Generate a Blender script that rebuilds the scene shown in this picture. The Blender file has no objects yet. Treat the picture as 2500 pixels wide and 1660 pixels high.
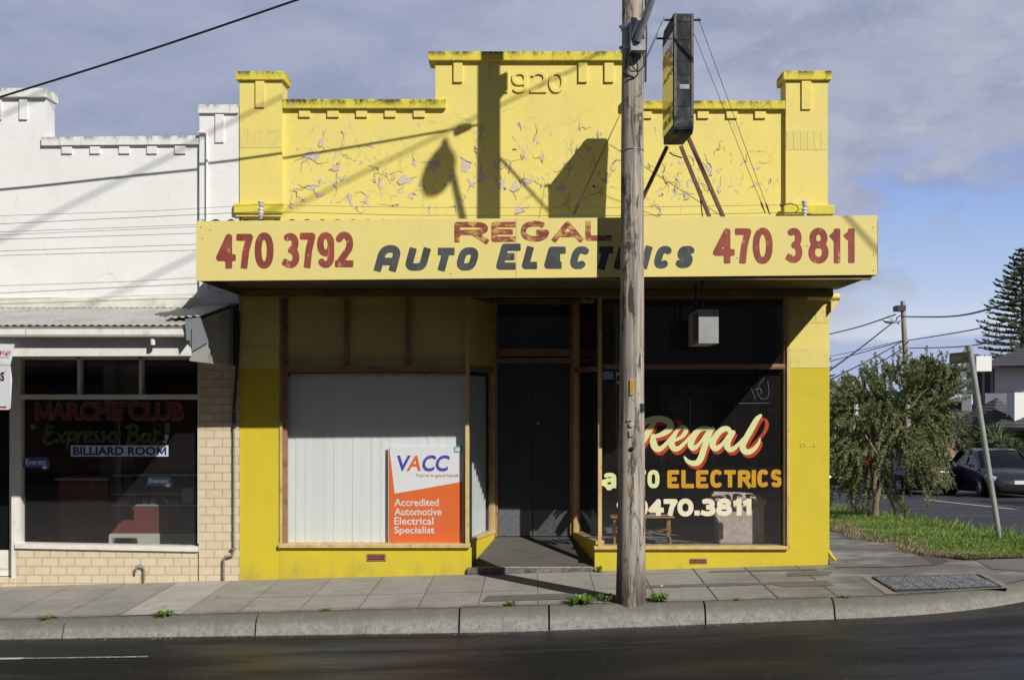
import bpy, bmesh, math, random
import numpy as np
from mathutils import Vector, Matrix
random.seed(7)
scene = bpy.context.scene
COL = scene.collection
R = math.radians

# ------------------------------------------------------------------ camera
CZ, D, F, VX, VY = 1.962, 13.0, 2795.0, 1310.0, 975.0
cd = bpy.data.cameras.new('camera'); cam = bpy.data.objects.new('camera', cd); COL.objects.link(cam)
cam.location = (0, -D, CZ); cam.rotation_euler = (R(90), 0, 0)
cd.sensor_width = 36; cd.lens = 36 * F / 2500
cd.shift_x = -60 / 2500; cd.shift_y = 145 / 2500
cd.clip_end = 3000; cd.clip_start = .1
scene.camera = cam

# ------------------------------------------------------------------ light
SUN = Vector((.814, -1.0, .954)).normalized()
sl = bpy.data.lights.new('sun', 'SUN'); so = bpy.data.objects.new('sun', sl); COL.objects.link(so)
sl.energy = 4.75; sl.angle = R(.5); sl.color = (1, .965, .90)
so.rotation_euler = (-SUN).to_track_quat('-Z', 'Y').to_euler()
scene.view_settings.view_transform = 'Standard'; scene.view_settings.look = 'None'
scene.view_settings.exposure = 0.0; scene.view_settings.gamma = 1
scene.cycles.use_denoising = True
scene.cycles.max_bounces = 8; scene.cycles.transparent_max_bounces = 16
scene.cycles.caustics_reflective = False; scene.cycles.caustics_refractive = False

class NT:
    """small wrapper round a node tree"""
    def __init__(s, nt): s.nt = nt; s.L = nt.links
    def n(s, t, **kw):
        nd = s.nt.nodes.new(t)
        for k, v in kw.items(): setattr(nd, k, v)
        return nd
    def put(s, sock, v):
        if hasattr(v, 'is_output') or isinstance(v, bpy.types.NodeSocket): s.L.new(v, sock)
        elif v is not None:
            if isinstance(v, (tuple, list)) and len(v) == 3 and sock.type == 'RGBA': v = (*v, 1)
            sock.default_value = v
    def math(s, op, a, b=None, c=None, clamp=False):
        nd = s.n('ShaderNodeMath', operation=op, use_clamp=clamp)
        s.put(nd.inputs[0], a)
        if b is not None: s.put(nd.inputs[1], b)
        if c is not None: s.put(nd.inputs[2], c)
        return nd.outputs[0]
    def step(s, v, a, b):
        nd = s.n('ShaderNodeMapRange', interpolation_type='SMOOTHSTEP', clamp=True)
        s.put(nd.inputs[0], v); s.put(nd.inputs[1], a); s.put(nd.inputs[2], b)
        return nd.outputs[0]
    def mix(s, f, a, b, mode='MIX'):
        nd = s.n('ShaderNodeMix', data_type='RGBA', blend_type=mode)
        s.put(nd.inputs[0], f); s.put(nd.inputs[6], a); s.put(nd.inputs[7], b)
        return nd.outputs[2]
    def mapping(s, vec, scale=(1, 1, 1), loc=(0, 0, 0), rot=(0, 0, 0)):
        nd = s.n('ShaderNodeMapping'); s.put(nd.inputs[0], vec)
        nd.inputs[1].default_value = loc; nd.inputs[2].default_value = rot; nd.inputs[3].default_value = scale
        return nd.outputs[0]
    def noise(s, vec, scale=5, detail=4, rough=.55, dist=0, col=False):
        nd = s.n('ShaderNodeTexNoise'); s.put(nd.inputs['Vector'], vec)
        s.put(nd.inputs['Scale'], scale); nd.inputs['Detail'].default_value = detail
        nd.inputs['Roughness'].default_value = rough; nd.inputs['Distortion'].default_value = dist
        return nd.outputs[1 if col else 0]
    def voro(s, vec, scale=5, feature='F1', rnd=1):
        nd = s.n('ShaderNodeTexVoronoi', feature=feature); s.put(nd.inputs['Vector'], vec)
        s.put(nd.inputs['Scale'], scale); nd.inputs['Randomness'].default_value = rnd
        return nd
    def sep(s, v):
        nd = s.n('ShaderNodeSeparateXYZ'); s.put(nd.inputs[0], v); return nd.outputs
    def vadd(s, a, b, op='ADD'):
        nd = s.n('ShaderNodeVectorMath', operation=op); s.put(nd.inputs[0], a); s.put(nd.inputs[1], b)
        return nd.outputs[0]
    def bump(s, h, strength=.3, dist=.01, normal=None):
        nd = s.n('ShaderNodeBump'); s.put(nd.inputs['Height'], h)
        nd.inputs['Strength'].default_value = strength; nd.inputs['Distance'].default_value = dist
        if normal: s.put(nd.inputs['Normal'], normal)
        return nd.outputs[0]

# ------------------------------------------------------------------ sky
w = bpy.data.worlds.new('World'); scene.world = w; w.use_nodes = True
t = NT(w.node_tree); w.node_tree.nodes.clear()
sky = t.n('ShaderNodeTexSky', sky_type='NISHITA'); sky.sun_disc = False
sky.sun_elevation = math.asin(SUN.z); sky.sun_rotation = math.atan2(SUN.x, SUN.y)
sky.air_density = 1.0; sky.dust_density = .6; sky.ozone_density = 1.0
STR = .09
g = t.n('ShaderNodeTexCoord').outputs['Generated']
gx, gy, gz = t.sep(g)
n1 = t.noise(t.mapping(g, (2.2, 2.2, 5.0), loc=(.3, 1.1, .2)), 1.6, 6, .55, .3)
n2 = t.noise(t.mapping(g, (3, 3, 7.0), loc=(4.3, .6, 2.2)), 2.4, 5, .6, .4)
n3 = t.noise(t.mapping(g, (7, 7, 15.0), loc=(1.3, 2.6, .9)), 2.0, 5, .62, .5)
gap = t.math('MULTIPLY', t.step(gx, .20, .33), t.math('SUBTRACT', 1, t.step(gz, .13, .27)))
clo = t.math('ADD', t.math('SUBTRACT', t.math('ADD', .62, t.math('MULTIPLY', n1, .75)), t.math('MULTIPLY', gap, .80)),
             t.math('MULTIPLY', t.math('SUBTRACT', n3, .5), 1.5))
cm = t.step(clo, .16, .74)
def lin(r, g_, b): 
    f = lambda c: (c / 255 / 12.92) if c / 255 <= .04045 else ((c / 255 + .055) / 1.055) ** 2.4
    return (f(r), f(g_), f(b))
def sc(c, k): return tuple(v * k for v in c)
ccol = t.mix(t.step(n2, .30, .70), sc(lin(146, 156, 182), 1 / STR), sc(lin(180, 184, 203), 1 / STR))
ccol = t.mix(t.math('MULTIPLY', t.step(n3, .50, .70), .5), ccol, sc(lin(190, 193, 208), 1 / STR))
ccol = t.mix(t.step(gx, -.25, .25), t.mix(.5, ccol, sc(lin(149, 159, 190), 1 / STR)), ccol)
blue = t.mix(t.step(gz, .02, .26), sc(lin(196, 212, 238), 1 / STR), sc(lin(118, 158, 232), 1 / STR))
blue = t.mix(.12, blue, sky.outputs[0])
top = t.mix(cm, blue, ccol)
bank = t.math('SUBTRACT', 1, t.step(t.math('ADD', gz, t.math('MULTIPLY', t.math('SUBTRACT', n2, .5), .035)), .052, .060))
hz = t.mix(t.math('MULTIPLY', t.math('SUBTRACT', 1, t.step(gz, .05, .10)), .65), top, sc(lin(214, 219, 233), 1 / STR))
allsky = t.mix(t.math('MULTIPLY', bank, .9), hz, sc(lin(172, 184, 216), 1 / STR))
# sky overhead turns clear; overhead and behind the camera darkened to cut fill light
allsky = t.mix(t.math('MULTIPLY', t.step(gz, .45, .75), .6), allsky, sky.outputs[0])
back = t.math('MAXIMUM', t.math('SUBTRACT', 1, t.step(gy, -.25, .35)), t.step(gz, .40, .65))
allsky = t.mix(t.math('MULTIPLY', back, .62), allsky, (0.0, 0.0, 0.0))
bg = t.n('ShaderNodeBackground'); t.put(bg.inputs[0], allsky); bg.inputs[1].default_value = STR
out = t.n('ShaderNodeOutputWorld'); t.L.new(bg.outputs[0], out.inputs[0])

# ------------------------------------------------------------------ mesh helpers
class MB:
    def __init__(s): s.v = []; s.f = []; s.sm = []
    def face(s, pts, smooth=False):
        i = len(s.v); s.v += [tuple(p) for p in pts]; s.f.append(tuple(range(i, i + len(pts)))); s.sm.append(smooth)
    def add(s, vs, fs, smooth=False):
        i = len(s.v); s.v += [tuple(p) for p in vs]
        for f in fs: s.f.append(tuple(k + i for k in f)); s.sm.append(smooth)
        return s
    def hexa(s, p):   # 8 points: bottom 4 ccw, top 4 ccw
        return s.add(p, [(3, 2, 1, 0), (4, 5, 6, 7), (0, 1, 5, 4), (1, 2, 6, 5), (2, 3, 7, 6), (3, 0, 4, 7)])
    def box(s, x0, x1, y0, y1, z0, z1, bev=0):
        x0, x1 = sorted((x0, x1)); y0, y1 = sorted((y0, y1)); z0, z1 = sorted((z0, z1))
        if bev:
            bm = bmesh.new(); bmesh.ops.create_cube(bm, size=1)
            for v in bm.verts: v.co = Vector(((x0 + x1) / 2 + v.co.x * (x1 - x0), (y0 + y1) / 2 + v.co.y * (y1 - y0), (z0 + z1) / 2 + v.co.z * (z1 - z0)))
            bmesh.ops.bevel(bm, geom=bm.edges[:], offset=bev, segments=2, affect='EDGES', profile=.6)
            return s.bm(bm)
        return s.hexa([(x0, y0, z0), (x1, y0, z0), (x1, y1, z0), (x0, y1, z0), (x0, y0, z1), (x1, y0, z1), (x1, y1, z1), (x0, y1, z1)])
    def bm(s, bm, smooth=False):
        bm.verts.ensure_lookup_table(); bm.verts.index_update()
        s.add([v.co[:] for v in bm.verts], [[v.index for v in f.verts] for f in bm.faces], smooth); bm.free(); return s
    def prism(s, pts, d):   # planar polygon extruded by vector d
        n = len(pts); d = Vector(d); a = [Vector(p) for p in pts]; b = [p + d for p in a]
        s.add(a + b, [tuple(range(n - 1, -1, -1)), tuple(range(n, 2 * n))] + [(i, (i + 1) % n, n + (i + 1) % n, n + i) for i in range(n)]); return s
    def tube(s, pts, r, n=8, cap=True, smooth=True, jit=0):
        pts = [Vector(p) for p in pts]; m = len(pts)
        rs = r if isinstance(r, (list, tuple)) else [r] * m
        vs = []; up = Vector((0, 0, 1))
        prev = None
        for i, p in enumerate(pts):
            d = (pts[min(i + 1, m - 1)] - pts[max(i - 1, 0)]).normalized()
            if prev is None:
                a = d.cross(up)
                if a.length < 1e-3: a = Vector((1, 0, 0))
            else: a = prev - d * prev.dot(d)
            a.normalize(); prev = a; b = d.cross(a)
            for k in range(n):
                th = 2 * math.pi * k / n
                rr = rs[i] * (1 + (random.uniform(-jit, jit) if jit else 0))
                vs.append(p + a * math.cos(th) * rr + b * math.sin(th) * rr)
        fs = [(i * n + k, i * n + (k + 1) % n, (i + 1) * n + (k + 1) % n, (i + 1) * n + k) for i in range(m - 1) for k in range(n)]
        s.add(vs, fs, smooth)
        if cap:
            s.face([vs[k] for k in range(n)][::-1]); s.face([vs[(m - 1) * n + k] for k in range(n)])
        return s
    def bar(s, a, b, w, h=None):  # square bar
        h = h or w; a, b = Vector(a), Vector(b); d = (b - a).normalized()
        u = d.cross(Vector((0, 0, 1)))
        if u.length < 1e-3: u = Vector((1, 0, 0))
        u.normalize(); v = d.cross(u)
        q = [(-1, -1), (1, -1), (1, 1), (-1, 1)]
        return s.hexa([a + u * w / 2 * i + v * h / 2 * j for i, j in q] + [b + u * w / 2 * i + v * h / 2 * j for i, j in q])
    def grid(s, xs, ys, zf, smooth=True):
        nx, ny = len(xs), len(ys)
        vs = [(x, y, zf(x, y)) for y in ys for x in xs]
        fs = [(j * nx + i, j * nx + i + 1, (j + 1) * nx + i + 1, (j + 1) * nx + i) for j in range(ny - 1) for i in range(nx - 1)]
        return s.add(vs, fs, smooth)
    def lathe(s, prof, c, axis='Z', n=20, smooth=True):  # profile of (radius, height)
        vs = []
        for r, h in prof:
            for k in range(n):
                a = 2 * math.pi * k / n; p = (r * math.cos(a), r * math.sin(a), h)
                if axis == 'Y': p = (p[0], p[2], p[1])
                if axis == 'X': p = (p[2], p[0], p[1])
                vs.append((c[0] + p[0], c[1] + p[1], c[2] + p[2]))
        m = len(prof)
        fs = [(i * n + k, i * n + (k + 1) % n, (i + 1) * n + (k + 1) % n, (i + 1) * n + k) for i in range(m - 1) for k in range(n)]
        fs += [tuple(range(n - 1, -1, -1)), tuple(range((m - 1) * n, m * n))]
        return s.add(vs, fs, smooth)
    def build(s, name, mat, parent=None, fix=True):
        me = bpy.data.meshes.new(name); me.from_pydata(s.v, [], s.f); me.update()
        me.polygons.foreach_set('use_smooth', s.sm)
        if fix:
            bm = bmesh.new(); bm.from_mesh(me); bmesh.ops.recalc_face_normals(bm, faces=bm.faces[:]); bm.to_mesh(me); bm.free()
        if any(s.sm) and not all(s.sm): pass
        me.materials.append(mat)
        o = bpy.data.objects.new(name, me); COL.objects.link(o)
        if parent is not None: attach(o, parent)
        return o

def root_of(o):
    while o.parent: o = o.parent
    return o
def attach(o, parent):
    o.parent = parent
    r = root_of(parent)
    # children keep their mesh in world metres; only the root carries a location
    o.matrix_parent_inverse = Matrix.Translation(-Vector(r.location)) if parent == r else Matrix()
    return o
def tag(o, label=None, cat=None, group=None, kind=None):
    if label: o['label'] = label
    if cat: o['category'] = cat
    if group: o['group'] = group
    if kind: o['kind'] = kind
    return o
def thing(name, label, cat, loc, group=None):
    o = bpy.data.objects.new(name, None); COL.objects.link(o); o.location = loc; o.empty_display_size = .2
    return tag(o, label, cat, group)
def structure(o): o['kind'] = 'structure'; return o
def copy_tree(o, loc):
    c = o.copy(); COL.objects.link(c); d = Vector(loc); c.location = d
    def rec(a, b):
        for ch in list(a.children):
            k = ch.copy(); COL.objects.link(k); k.parent = b; rec(ch, k)
    rec(o, c); return c

# photograph pixel (2500 px wide) -> metres at a chosen depth Y
def PX(x, Y=0): return (x - VX) * (D + Y) / F
def PZ(y, Y=0): return CZ - (y - VY) * (D + Y) / F
def P(x, y, Y=0): return Vector((PX(x, Y), Y, PZ(y, Y)))

# ------------------------------------------------------------------ lettering
def sdf_mesh(mb, strokes, plane, h, pad):
    """strokes: list of (pts[(x,z)], radii, closed, butt); filled outline found on a fine grid"""
    allp = np.array([p for s_ in strokes for p in s_[0]]); rmax = max(max(s_[1]) for s_ in strokes)
    x0, z0 = allp.min(0) - rmax - pad; x1, z1 = allp.max(0) + rmax + pad
    nx, nz = int((x1 - x0) / h) + 2, int((z1 - z0) / h) + 2
    X = x0 + np.arange(nx) * h; Z = z0 + np.arange(nz) * h
    GX, GZ = np.meshgrid(X, Z)
    dist = np.full(GX.shape, 1e9)
    for pts, rad, closed, butt in strokes:
        n = len(pts); segs = [(i, (i + 1) % n) for i in range(n if closed else n - 1)]
        for q, (i, j) in enumerate(segs):
            ax, az = pts[i]; bx, bz = pts[j]; dx, dz = bx - ax, bz - az; L2 = dx * dx + dz * dz
            if L2 < 1e-12: continue
            L = math.sqrt(L2)
            u = ((GX - ax) * dx + (GZ - az) * dz) / L2
            uc = np.clip(u, 0, 1)
            px_, pz_ = ax + uc * dx, az + uc * dz
            d = np.hypot(GX - px_, GZ - pz_) - (rad[i] + (rad[j] - rad[i]) * uc)
            if butt and not closed:
                if i == 0: d = np.maximum(d, -u * L)
                if j == n - 1: d = np.maximum(d, (u - 1) * L)
            dist = np.minimum(dist, d)
    bm = bmesh.new(); cache = {}
    def vert(key, x, z):
        v = cache.get(key)
        if v is None: v = cache[key] = bm.verts.new(plane(x, z))
        return v
    ins = dist < 0
    cnt = ins[:-1, :-1].astype(int) + ins[1:, :-1] + ins[:-1, 1:] + ins[1:, 1:]
    for r in range(nz - 1):
        c = 0
        while c < nx - 1:
            k = cnt[r, c]
            if k == 0: c += 1; continue
            if k == 4:
                e = c
                while e + 1 < nx - 1 and cnt[r, e + 1] == 4: e += 1
                vs = [vert((r, q), X[q], Z[r]) for q in range(c, e + 2)] + [vert((r + 1, q), X[q], Z[r + 1]) for q in range(e + 1, c - 1, -1)]
                bm.faces.new(vs); c = e + 1; continue
            cor = [(r, c), (r, c + 1), (r + 1, c + 1), (r + 1, c)]; poly = []
            for q in range(4):
                a, b = cor[q], cor[(q + 1) % 4]; da, db = dist[a], dist[b]
                if da < 0: poly.append(vert(a, X[a[1]], Z[a[0]]))
                if (da < 0) != (db < 0):
                    u = da / (da - db); lo, hi = min(a, b), max(a, b)
                    poly.append(vert((lo, hi), X[a[1]] + u * (X[b[1]] - X[a[1]]), Z[a[0]] + u * (Z[b[0]] - Z[a[0]])))
            if len(poly) >= 3 and len(set(poly)) == len(poly):
                try: bm.faces.new(poly)
                except ValueError: pass
            c += 1
    bmesh.ops.dissolve_limit(bm, angle_limit=.05, verts=bm.verts[:], edges=bm.edges[:])
    bmesh.ops.triangulate(bm, faces=[f for f in bm.faces if len(f.verts) > 4])
    mb.bm(bm)

def el(cx, cy, rx, ry, a0, a1, n=16, p=2.0):
    o = []
    for i in range(n + 1):
        a = R(a0 + (a1 - a0) * i / n); c, s_ = math.cos(a), math.sin(a)
        o.append((cx + rx * math.copysign(abs(c) ** (2 / p), c), cy + ry * math.copysign(abs(s_) ** (2 / p), s_)))
    return o
def glyph(ch, p=2.0):
    """centre lines in a unit box: (points, closed)"""
    g = {
     '0': [(el(.5, .5, .5, .5, 0, 360, 32, p)[:-1], 1)], 'O': [(el(.5, .5, .5, .5, 0, 360, 32, p)[:-1], 1)],
     '1': [([(.78, -.1), (.78, 1.1)], 0), ([(.90, .97), (-.05, .78)], 0)],
     '2': [(el(.5, .70, .48, .30, 160, -35, 16, p) + [(.02, .0)], 0), ([(-.06, 0), (1.1, 0)], 0)],
     '3': [(el(.42, .755, .5, .245, 140, -80, 14, p) + [(.3, .52)], 0), ([(.3, .52)] + el(.42, .26, .58, .26, 80, -150, 14, p), 0)],
     '4': [([(.72, -.12), (.72, 1), (0, .27), (1.12, .27)], 0)],
     '7': [([(-.08, 1), (1, 1), (.62, .5), (.42, -.08)], 0)],
     '8': [(el(.5, .76, .42, .24, 0, 360, 26, p)[:-1], 1), (el(.5, .27, .5, .27, 0, 360, 26, p)[:-1], 1)],
     '9': [(el(.5, .70, .5, .30, 0, 360, 26, p)[:-1], 1), ([(1, .7)] + el(.5, .3, .5, .3, 0, -150, 14, p), 0)],
     '.': [([(.2, -.02), (.8, -.02)], 0)],
     'A': [([(0, -.07), (.5, 1), (1, -.07)], 0), ([(.22, .28), (.78, .28)], 0)],
     'Ar': [([(0, -.1), (0, .55)] + el(.5, .55, .5, .45, 180, 0, 16, 2.6) + [(1, -.1)], 0), ([(0, .33), (1, .33)], 0)],
     'C': [(el(.5, .5, .5, .5, 42, 318, 24, p), 0)],
     'E': [([(1.1, 1), (0, 1), (0, 0), (1.1, 0)], 0), ([(0, .5), (1.0, .5)], 0)],
     'G': [(el(.5, .5, .5, .5, 45, 330, 24, p) + [(1, .42), (.55, .42)], 0)],
     'I': [([(.5, -.1), (.5, 1.1)], 0)], 'M': [([(0, -.1), (0, 1.1)], 0), ([(1, -.1), (1, 1.1)], 0), ([(0, 1), (.5, .12), (1, 1)], 0)],
     'L': [([(0, 1.1), (0, 0), (1.1, 0)], 0)],
     'R': [([(0, -.1), (0, 1), (.55, 1)] + el(.6, .74, .4, .26, 90, -90, 10, p) + [(0, .48)], 0), ([(.55, .48), (1.02, -.08)], 0)],
     'S': [(el(.5, .76, .5, .24, 25, 180, 10, p) + el(.5, .76, .5, .24, 180, 265, 6, p)[1:] + el(.5, .25, .5, .25, 85, 0, 6, p)[1:] + el(.5, .25, .5, .25, 0, -158, 10, p)[1:], 0)],
     'T': [([(-.1, 1), (1.1, 1)], 0), ([(.5, 1), (.5, -.1)], 0)],
     'U': [([(0, 1.1), (0, .4)] + el(.5, .4, .5, .4, 180, 360, 16, max(p, 2.6)) + [(1, 1.1)], 0)],
     'a': [(el(.45, .72, .5, .28, 150, 0, 10, 2.4) + [(.95, -.1)], 0), (el(.42, .26, .45, .27, 90, 360, 16, 2.4) + [(.95, .3)], 0), ([(.42, .53), (.95, .53)], 0)],
    }
    return g[ch]
def letters(mb, items, plane, t, slant=0, p=2.0, res=None):
    """items: (char, x0, x1, z0, z1) boxes in metres"""
    for ch, x0, x1, z0, z1 in items:
        H = z1 - z0; xs = x0 + t / 2; w_ = (x1 - x0) - t - abs(slant) * H; zs = z0 + t / 2; h_ = H - t
        st = []
        uz = lambda b: z0 if b < -1e-6 else (z1 if b > 1 + 1e-6 else zs + b * h_)
        ux = lambda a: x0 if a < -1e-6 else (x1 - abs(slant) * H if a > 1 + 1e-6 else xs + a * w_)
        for pts, closed in glyph(ch, p):
            q = [(ux(a) + slant * (uz(b) - z0), uz(b)) for a, b in pts]
            st.append((q, [t / 2] * len(q), closed, True))
        sdf_mesh(mb, st, plane, res or t / 6, t * .2)
def text(name, s, x0, x1, z0, z1, y, mat, parent, bold=0, shear=0, frame=None, keep=False, flip=False):
    c = bpy.data.curves.new(name, 'FONT'); c.body = s; c.offset = bold; c.shear = shear; c.resolution_u = 4; c.fill_mode = 'FRONT'
    tmp = bpy.data.objects.new(name, c); COL.objects.link(tmp)
    me = bpy.data.meshes.new_from_object(tmp.evaluated_get(bpy.context.evaluated_depsgraph_get()))
    bpy.data.objects.remove(tmp); bpy.data.curves.remove(c)
    co = np.array([v.co[:] for v in me.vertices]); mn, mx = co.min(0), co.max(0)
    sx, sz = (x1 - x0) / (mx[0] - mn[0]), (z1 - z0) / (mx[1] - mn[1])
    if keep: sx = sz
    for v in me.vertices:
        a, b = (v.co.x - mn[0]) * sx, (v.co.y - mn[1]) * sz
        if flip: a = (x1 - x0) - a
        v.co = frame(x0 + a, z0 + b) if frame else Vector((x0 + a, y, z0 + b))
    me.name = name; me.materials.clear(); me.materials.append(mat)
    o = bpy.data.objects.new(name, me); COL.objects.link(o)
    if parent is not None: attach(o, parent)
    return o
# ------------------------------------------------------------------ materials
def newmat(name):
    m = bpy.data.materials.new(name); m.use_nodes = True; m.node_tree.nodes.clear()
    t = NT(m.node_tree); b = t.n('ShaderNodeBsdfPrincipled'); o = t.n('ShaderNodeOutputMaterial')
    t.L.new(b.outputs[0], o.inputs[0]); return m, t, b, o
def OBJ(t): return t.n('ShaderNodeTexCoord').outputs['Object']
MATS = {}
def pm(name, col, col2=None, scale=6, rough=.6, bump=.15, stretch=(1, 1, 1), metal=0, spec=.5, lo=.35, hi=.65, dirt=None, dscale=2.2, bscale=None, bdist=.006):
    """paint / wood / metal with two tones, optional dirt blotches and a fine bump"""
    if name in MATS: return MATS[name]
    m, t, b, o = newmat(name); v = t.mapping(OBJ(t), stretch)
    c = col
    if col2: c = t.mix(t.step(t.noise(v, scale, 6, .6, .2), lo, hi), col, col2)
    if dirt: c = t.mix(t.math('MULTIPLY', t.step(t.noise(OBJ(t), dscale, 6, .65), .52, .75), .7), c, dirt)
    t.put(b.inputs['Base Color'], c)
    t.put(b.inputs['Roughness'], t.math('ADD', rough - .06, t.math('MULTIPLY', t.noise(v, scale * 1.7, 3), .12)))
    b.inputs['Metallic'].default_value = metal; b.inputs['Specular IOR Level'].default_value = spec
    if bump: t.put(b.inputs['Normal'], t.bump(t.noise(v, bscale or scale * 6, 5, .6), bump, bdist))
    MATS[name] = m; return m

def yellow_wall(name, cracks=True):
    """flaking yellow paint over render; a fresher, deeper yellow below the awning"""
    m, t, b, o = newmat(name); v = OBJ(t); x, y, z = t.sep(v)
    up = t.mix(t.step(t.noise(v, 1.7, 5, .6, .3), .38, .66), (.79, .665, .175), (.77, .64, .20))
    up = t.mix(t.math('MULTIPLY', t.step(t.noise(t.mapping(v, (1, 1, .5), loc=(3, 1, 2)), 2.1, 6, .6), .55, .7), .55), up, (.75, .645, .15))
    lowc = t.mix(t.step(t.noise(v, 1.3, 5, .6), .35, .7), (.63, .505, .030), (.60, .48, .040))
    # patchwork of older paint between about 2.3 and 3.2 m on the piers
    blk = t.n('ShaderNodeTexBrick'); t.put(blk.inputs['Vector'], t.mapping(v, (1, 1, 1), rot=(R(90), 0, 0)))
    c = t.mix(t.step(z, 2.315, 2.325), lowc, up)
    # grime running from the bottom edge upwards
    gr = t.math('MULTIPLY', t.math('SUBTRACT', 1, t.step(z, -.15, .22)), t.step(t.noise(t.mapping(v, (1, 1, .35)), 3.5, 6, .65), .38, .72))
    c = t.mix(t.math('MULTIPLY', gr, .8), c, (.27, .225, .09))
    sm = t.step(t.noise(t.mapping(v, (1.3, 1, .25), loc=(1, 5, 2)), 2.6, 5, .7), .56, .76)
    c = t.mix(t.math('MULTIPLY', sm, .12), c, (.45, .37, .13))
    h = t.noise(v, 38, 4, .6)
    if cracks:
        w2 = t.vadd(v, t.vadd(t.vadd(t.noise(v, 5.0, 5, .65, col=True), (.5, .5, .5), 'SUBTRACT'), (.22, .22, .22), 'MULTIPLY'), 'ADD')
        vo = t.voro(t.mapping(w2, (1.15, .02, .62)), 3.4, 'DISTANCE_TO_EDGE')
        zone = t.math('MULTIPLY', t.step(t.noise(t.mapping(v, loc=(5, 1, 3)), 1.25, 4, .5), .40, .56), t.step(z, 3.3, 4.6))
        zone = t.math('MULTIPLY', zone, t.math('SUBTRACT', 1, t.step(z, 5.15, 5.55)))
        zone = t.math('MULTIPLY', zone, t.math('MULTIPLY', t.step(x, -2.9, -2.5), t.math('SUBTRACT', 1, t.step(x, 2.6, 2.9))))
        ln = t.math('MULTIPLY', t.math('MULTIPLY', t.math('SUBTRACT', 1, t.step(vo.outputs['Distance'], .003, .013)), t.step(t.noise(t.mapping(v, loc=(8, 2, 5)), 5.2, 4), .50, .60)), zone)
        vo2 = t.voro(t.mapping(w2, (1, .02, .7), loc=(2, 0, 7)), 1.7, 'DISTANCE_TO_EDGE')
        ln2 = t.math('MULTIPLY', t.math('SUBTRACT', 1, t.step(vo2.outputs['Distance'], .002, .008)), t.step(z, 3.3, 3.5))
        ln2 = t.math('MULTIPLY', ln2, t.step(t.noise(t.mapping(v, loc=(1, 7, 2)), 1.1, 2), .46, .56))
        crk = t.math('MAXIMUM', ln, t.math('MULTIPLY', ln2, .22))
        c = t.mix(t.math('MULTIPLY', crk, .6), c, (.33, .25, .11))
        h = t.math('SUBTRACT', t.math('MULTIPLY', h, .12), crk)
        t.put(b.inputs['Normal'], t.bump(h, .35, .006, t.bump(t.noise(v, 2.3, 3), .35, .03)))
    else:
        t.put(b.inputs['Normal'], t.bump(h, .2, .005, t.bump(t.noise(v, 2.6, 4), .4, .035)))
    t.put(b.inputs['Base Color'], c); b.inputs['Roughness'].default_value = .62; b.inputs['Specular IOR Level'].default_value = .3
    return m

def coping_mat(name, base, base2, moss, ztop):
    """painted coping with moss and black lichen along its top edge"""
    m, t, b, o = newmat(name); v = OBJ(t); x, y, z = t.sep(v)
    c = t.mix(t.step(t.noise(v, 3, 5, .6), .4, .65), base, base2)
    n = t.noise(t.mapping(v, (1.0, 1, .5)), 9, 6, .7)
    e = t.math('MULTIPLY', t.step(n, .40, .62), .9)
    # lichen grows where water stands: strongest near the top edges
    gz_ = None
    for zt in ztop:
        q = t.step(z, zt - .075, zt + .0); q = t.math('MULTIPLY', q, t.math('SUBTRACT', 1, t.step(z, zt + .01, zt + .02)))
        gz_ = q if gz_ is None else t.math('MAXIMUM', gz_, q)
    e = t.math('MULTIPLY', e, t.math('ADD', .12, t.math('MULTIPLY', gz_, 1.0)), clamp=True)
    c = t.mix(e, c, moss)
    pk = t.step(t.noise(t.mapping(v, loc=(3, 2, 1)), 4.5, 5, .7), .66, .69)
    c = t.mix(t.math('MULTIPLY', pk, .8), c, (.46, .40, .36))
    vo = t.voro(t.mapping(v, (1, .05, .6)), 2.3, 'DISTANCE_TO_EDGE')
    cr = t.math('SUBTRACT', 1, t.step(vo.outputs['Distance'], .003, .012))
    c = t.mix(t.math('MULTIPLY', cr, .45), c, (.25, .19, .07))
    t.put(b.inputs['Base Color'], c); b.inputs['Roughness'].default_value = .75; b.inputs['Specular IOR Level'].default_value = .25
    t.put(b.inputs['Normal'], t.bump(t.noise(v, 30, 5, .6), .35, .008))
    return m

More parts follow.
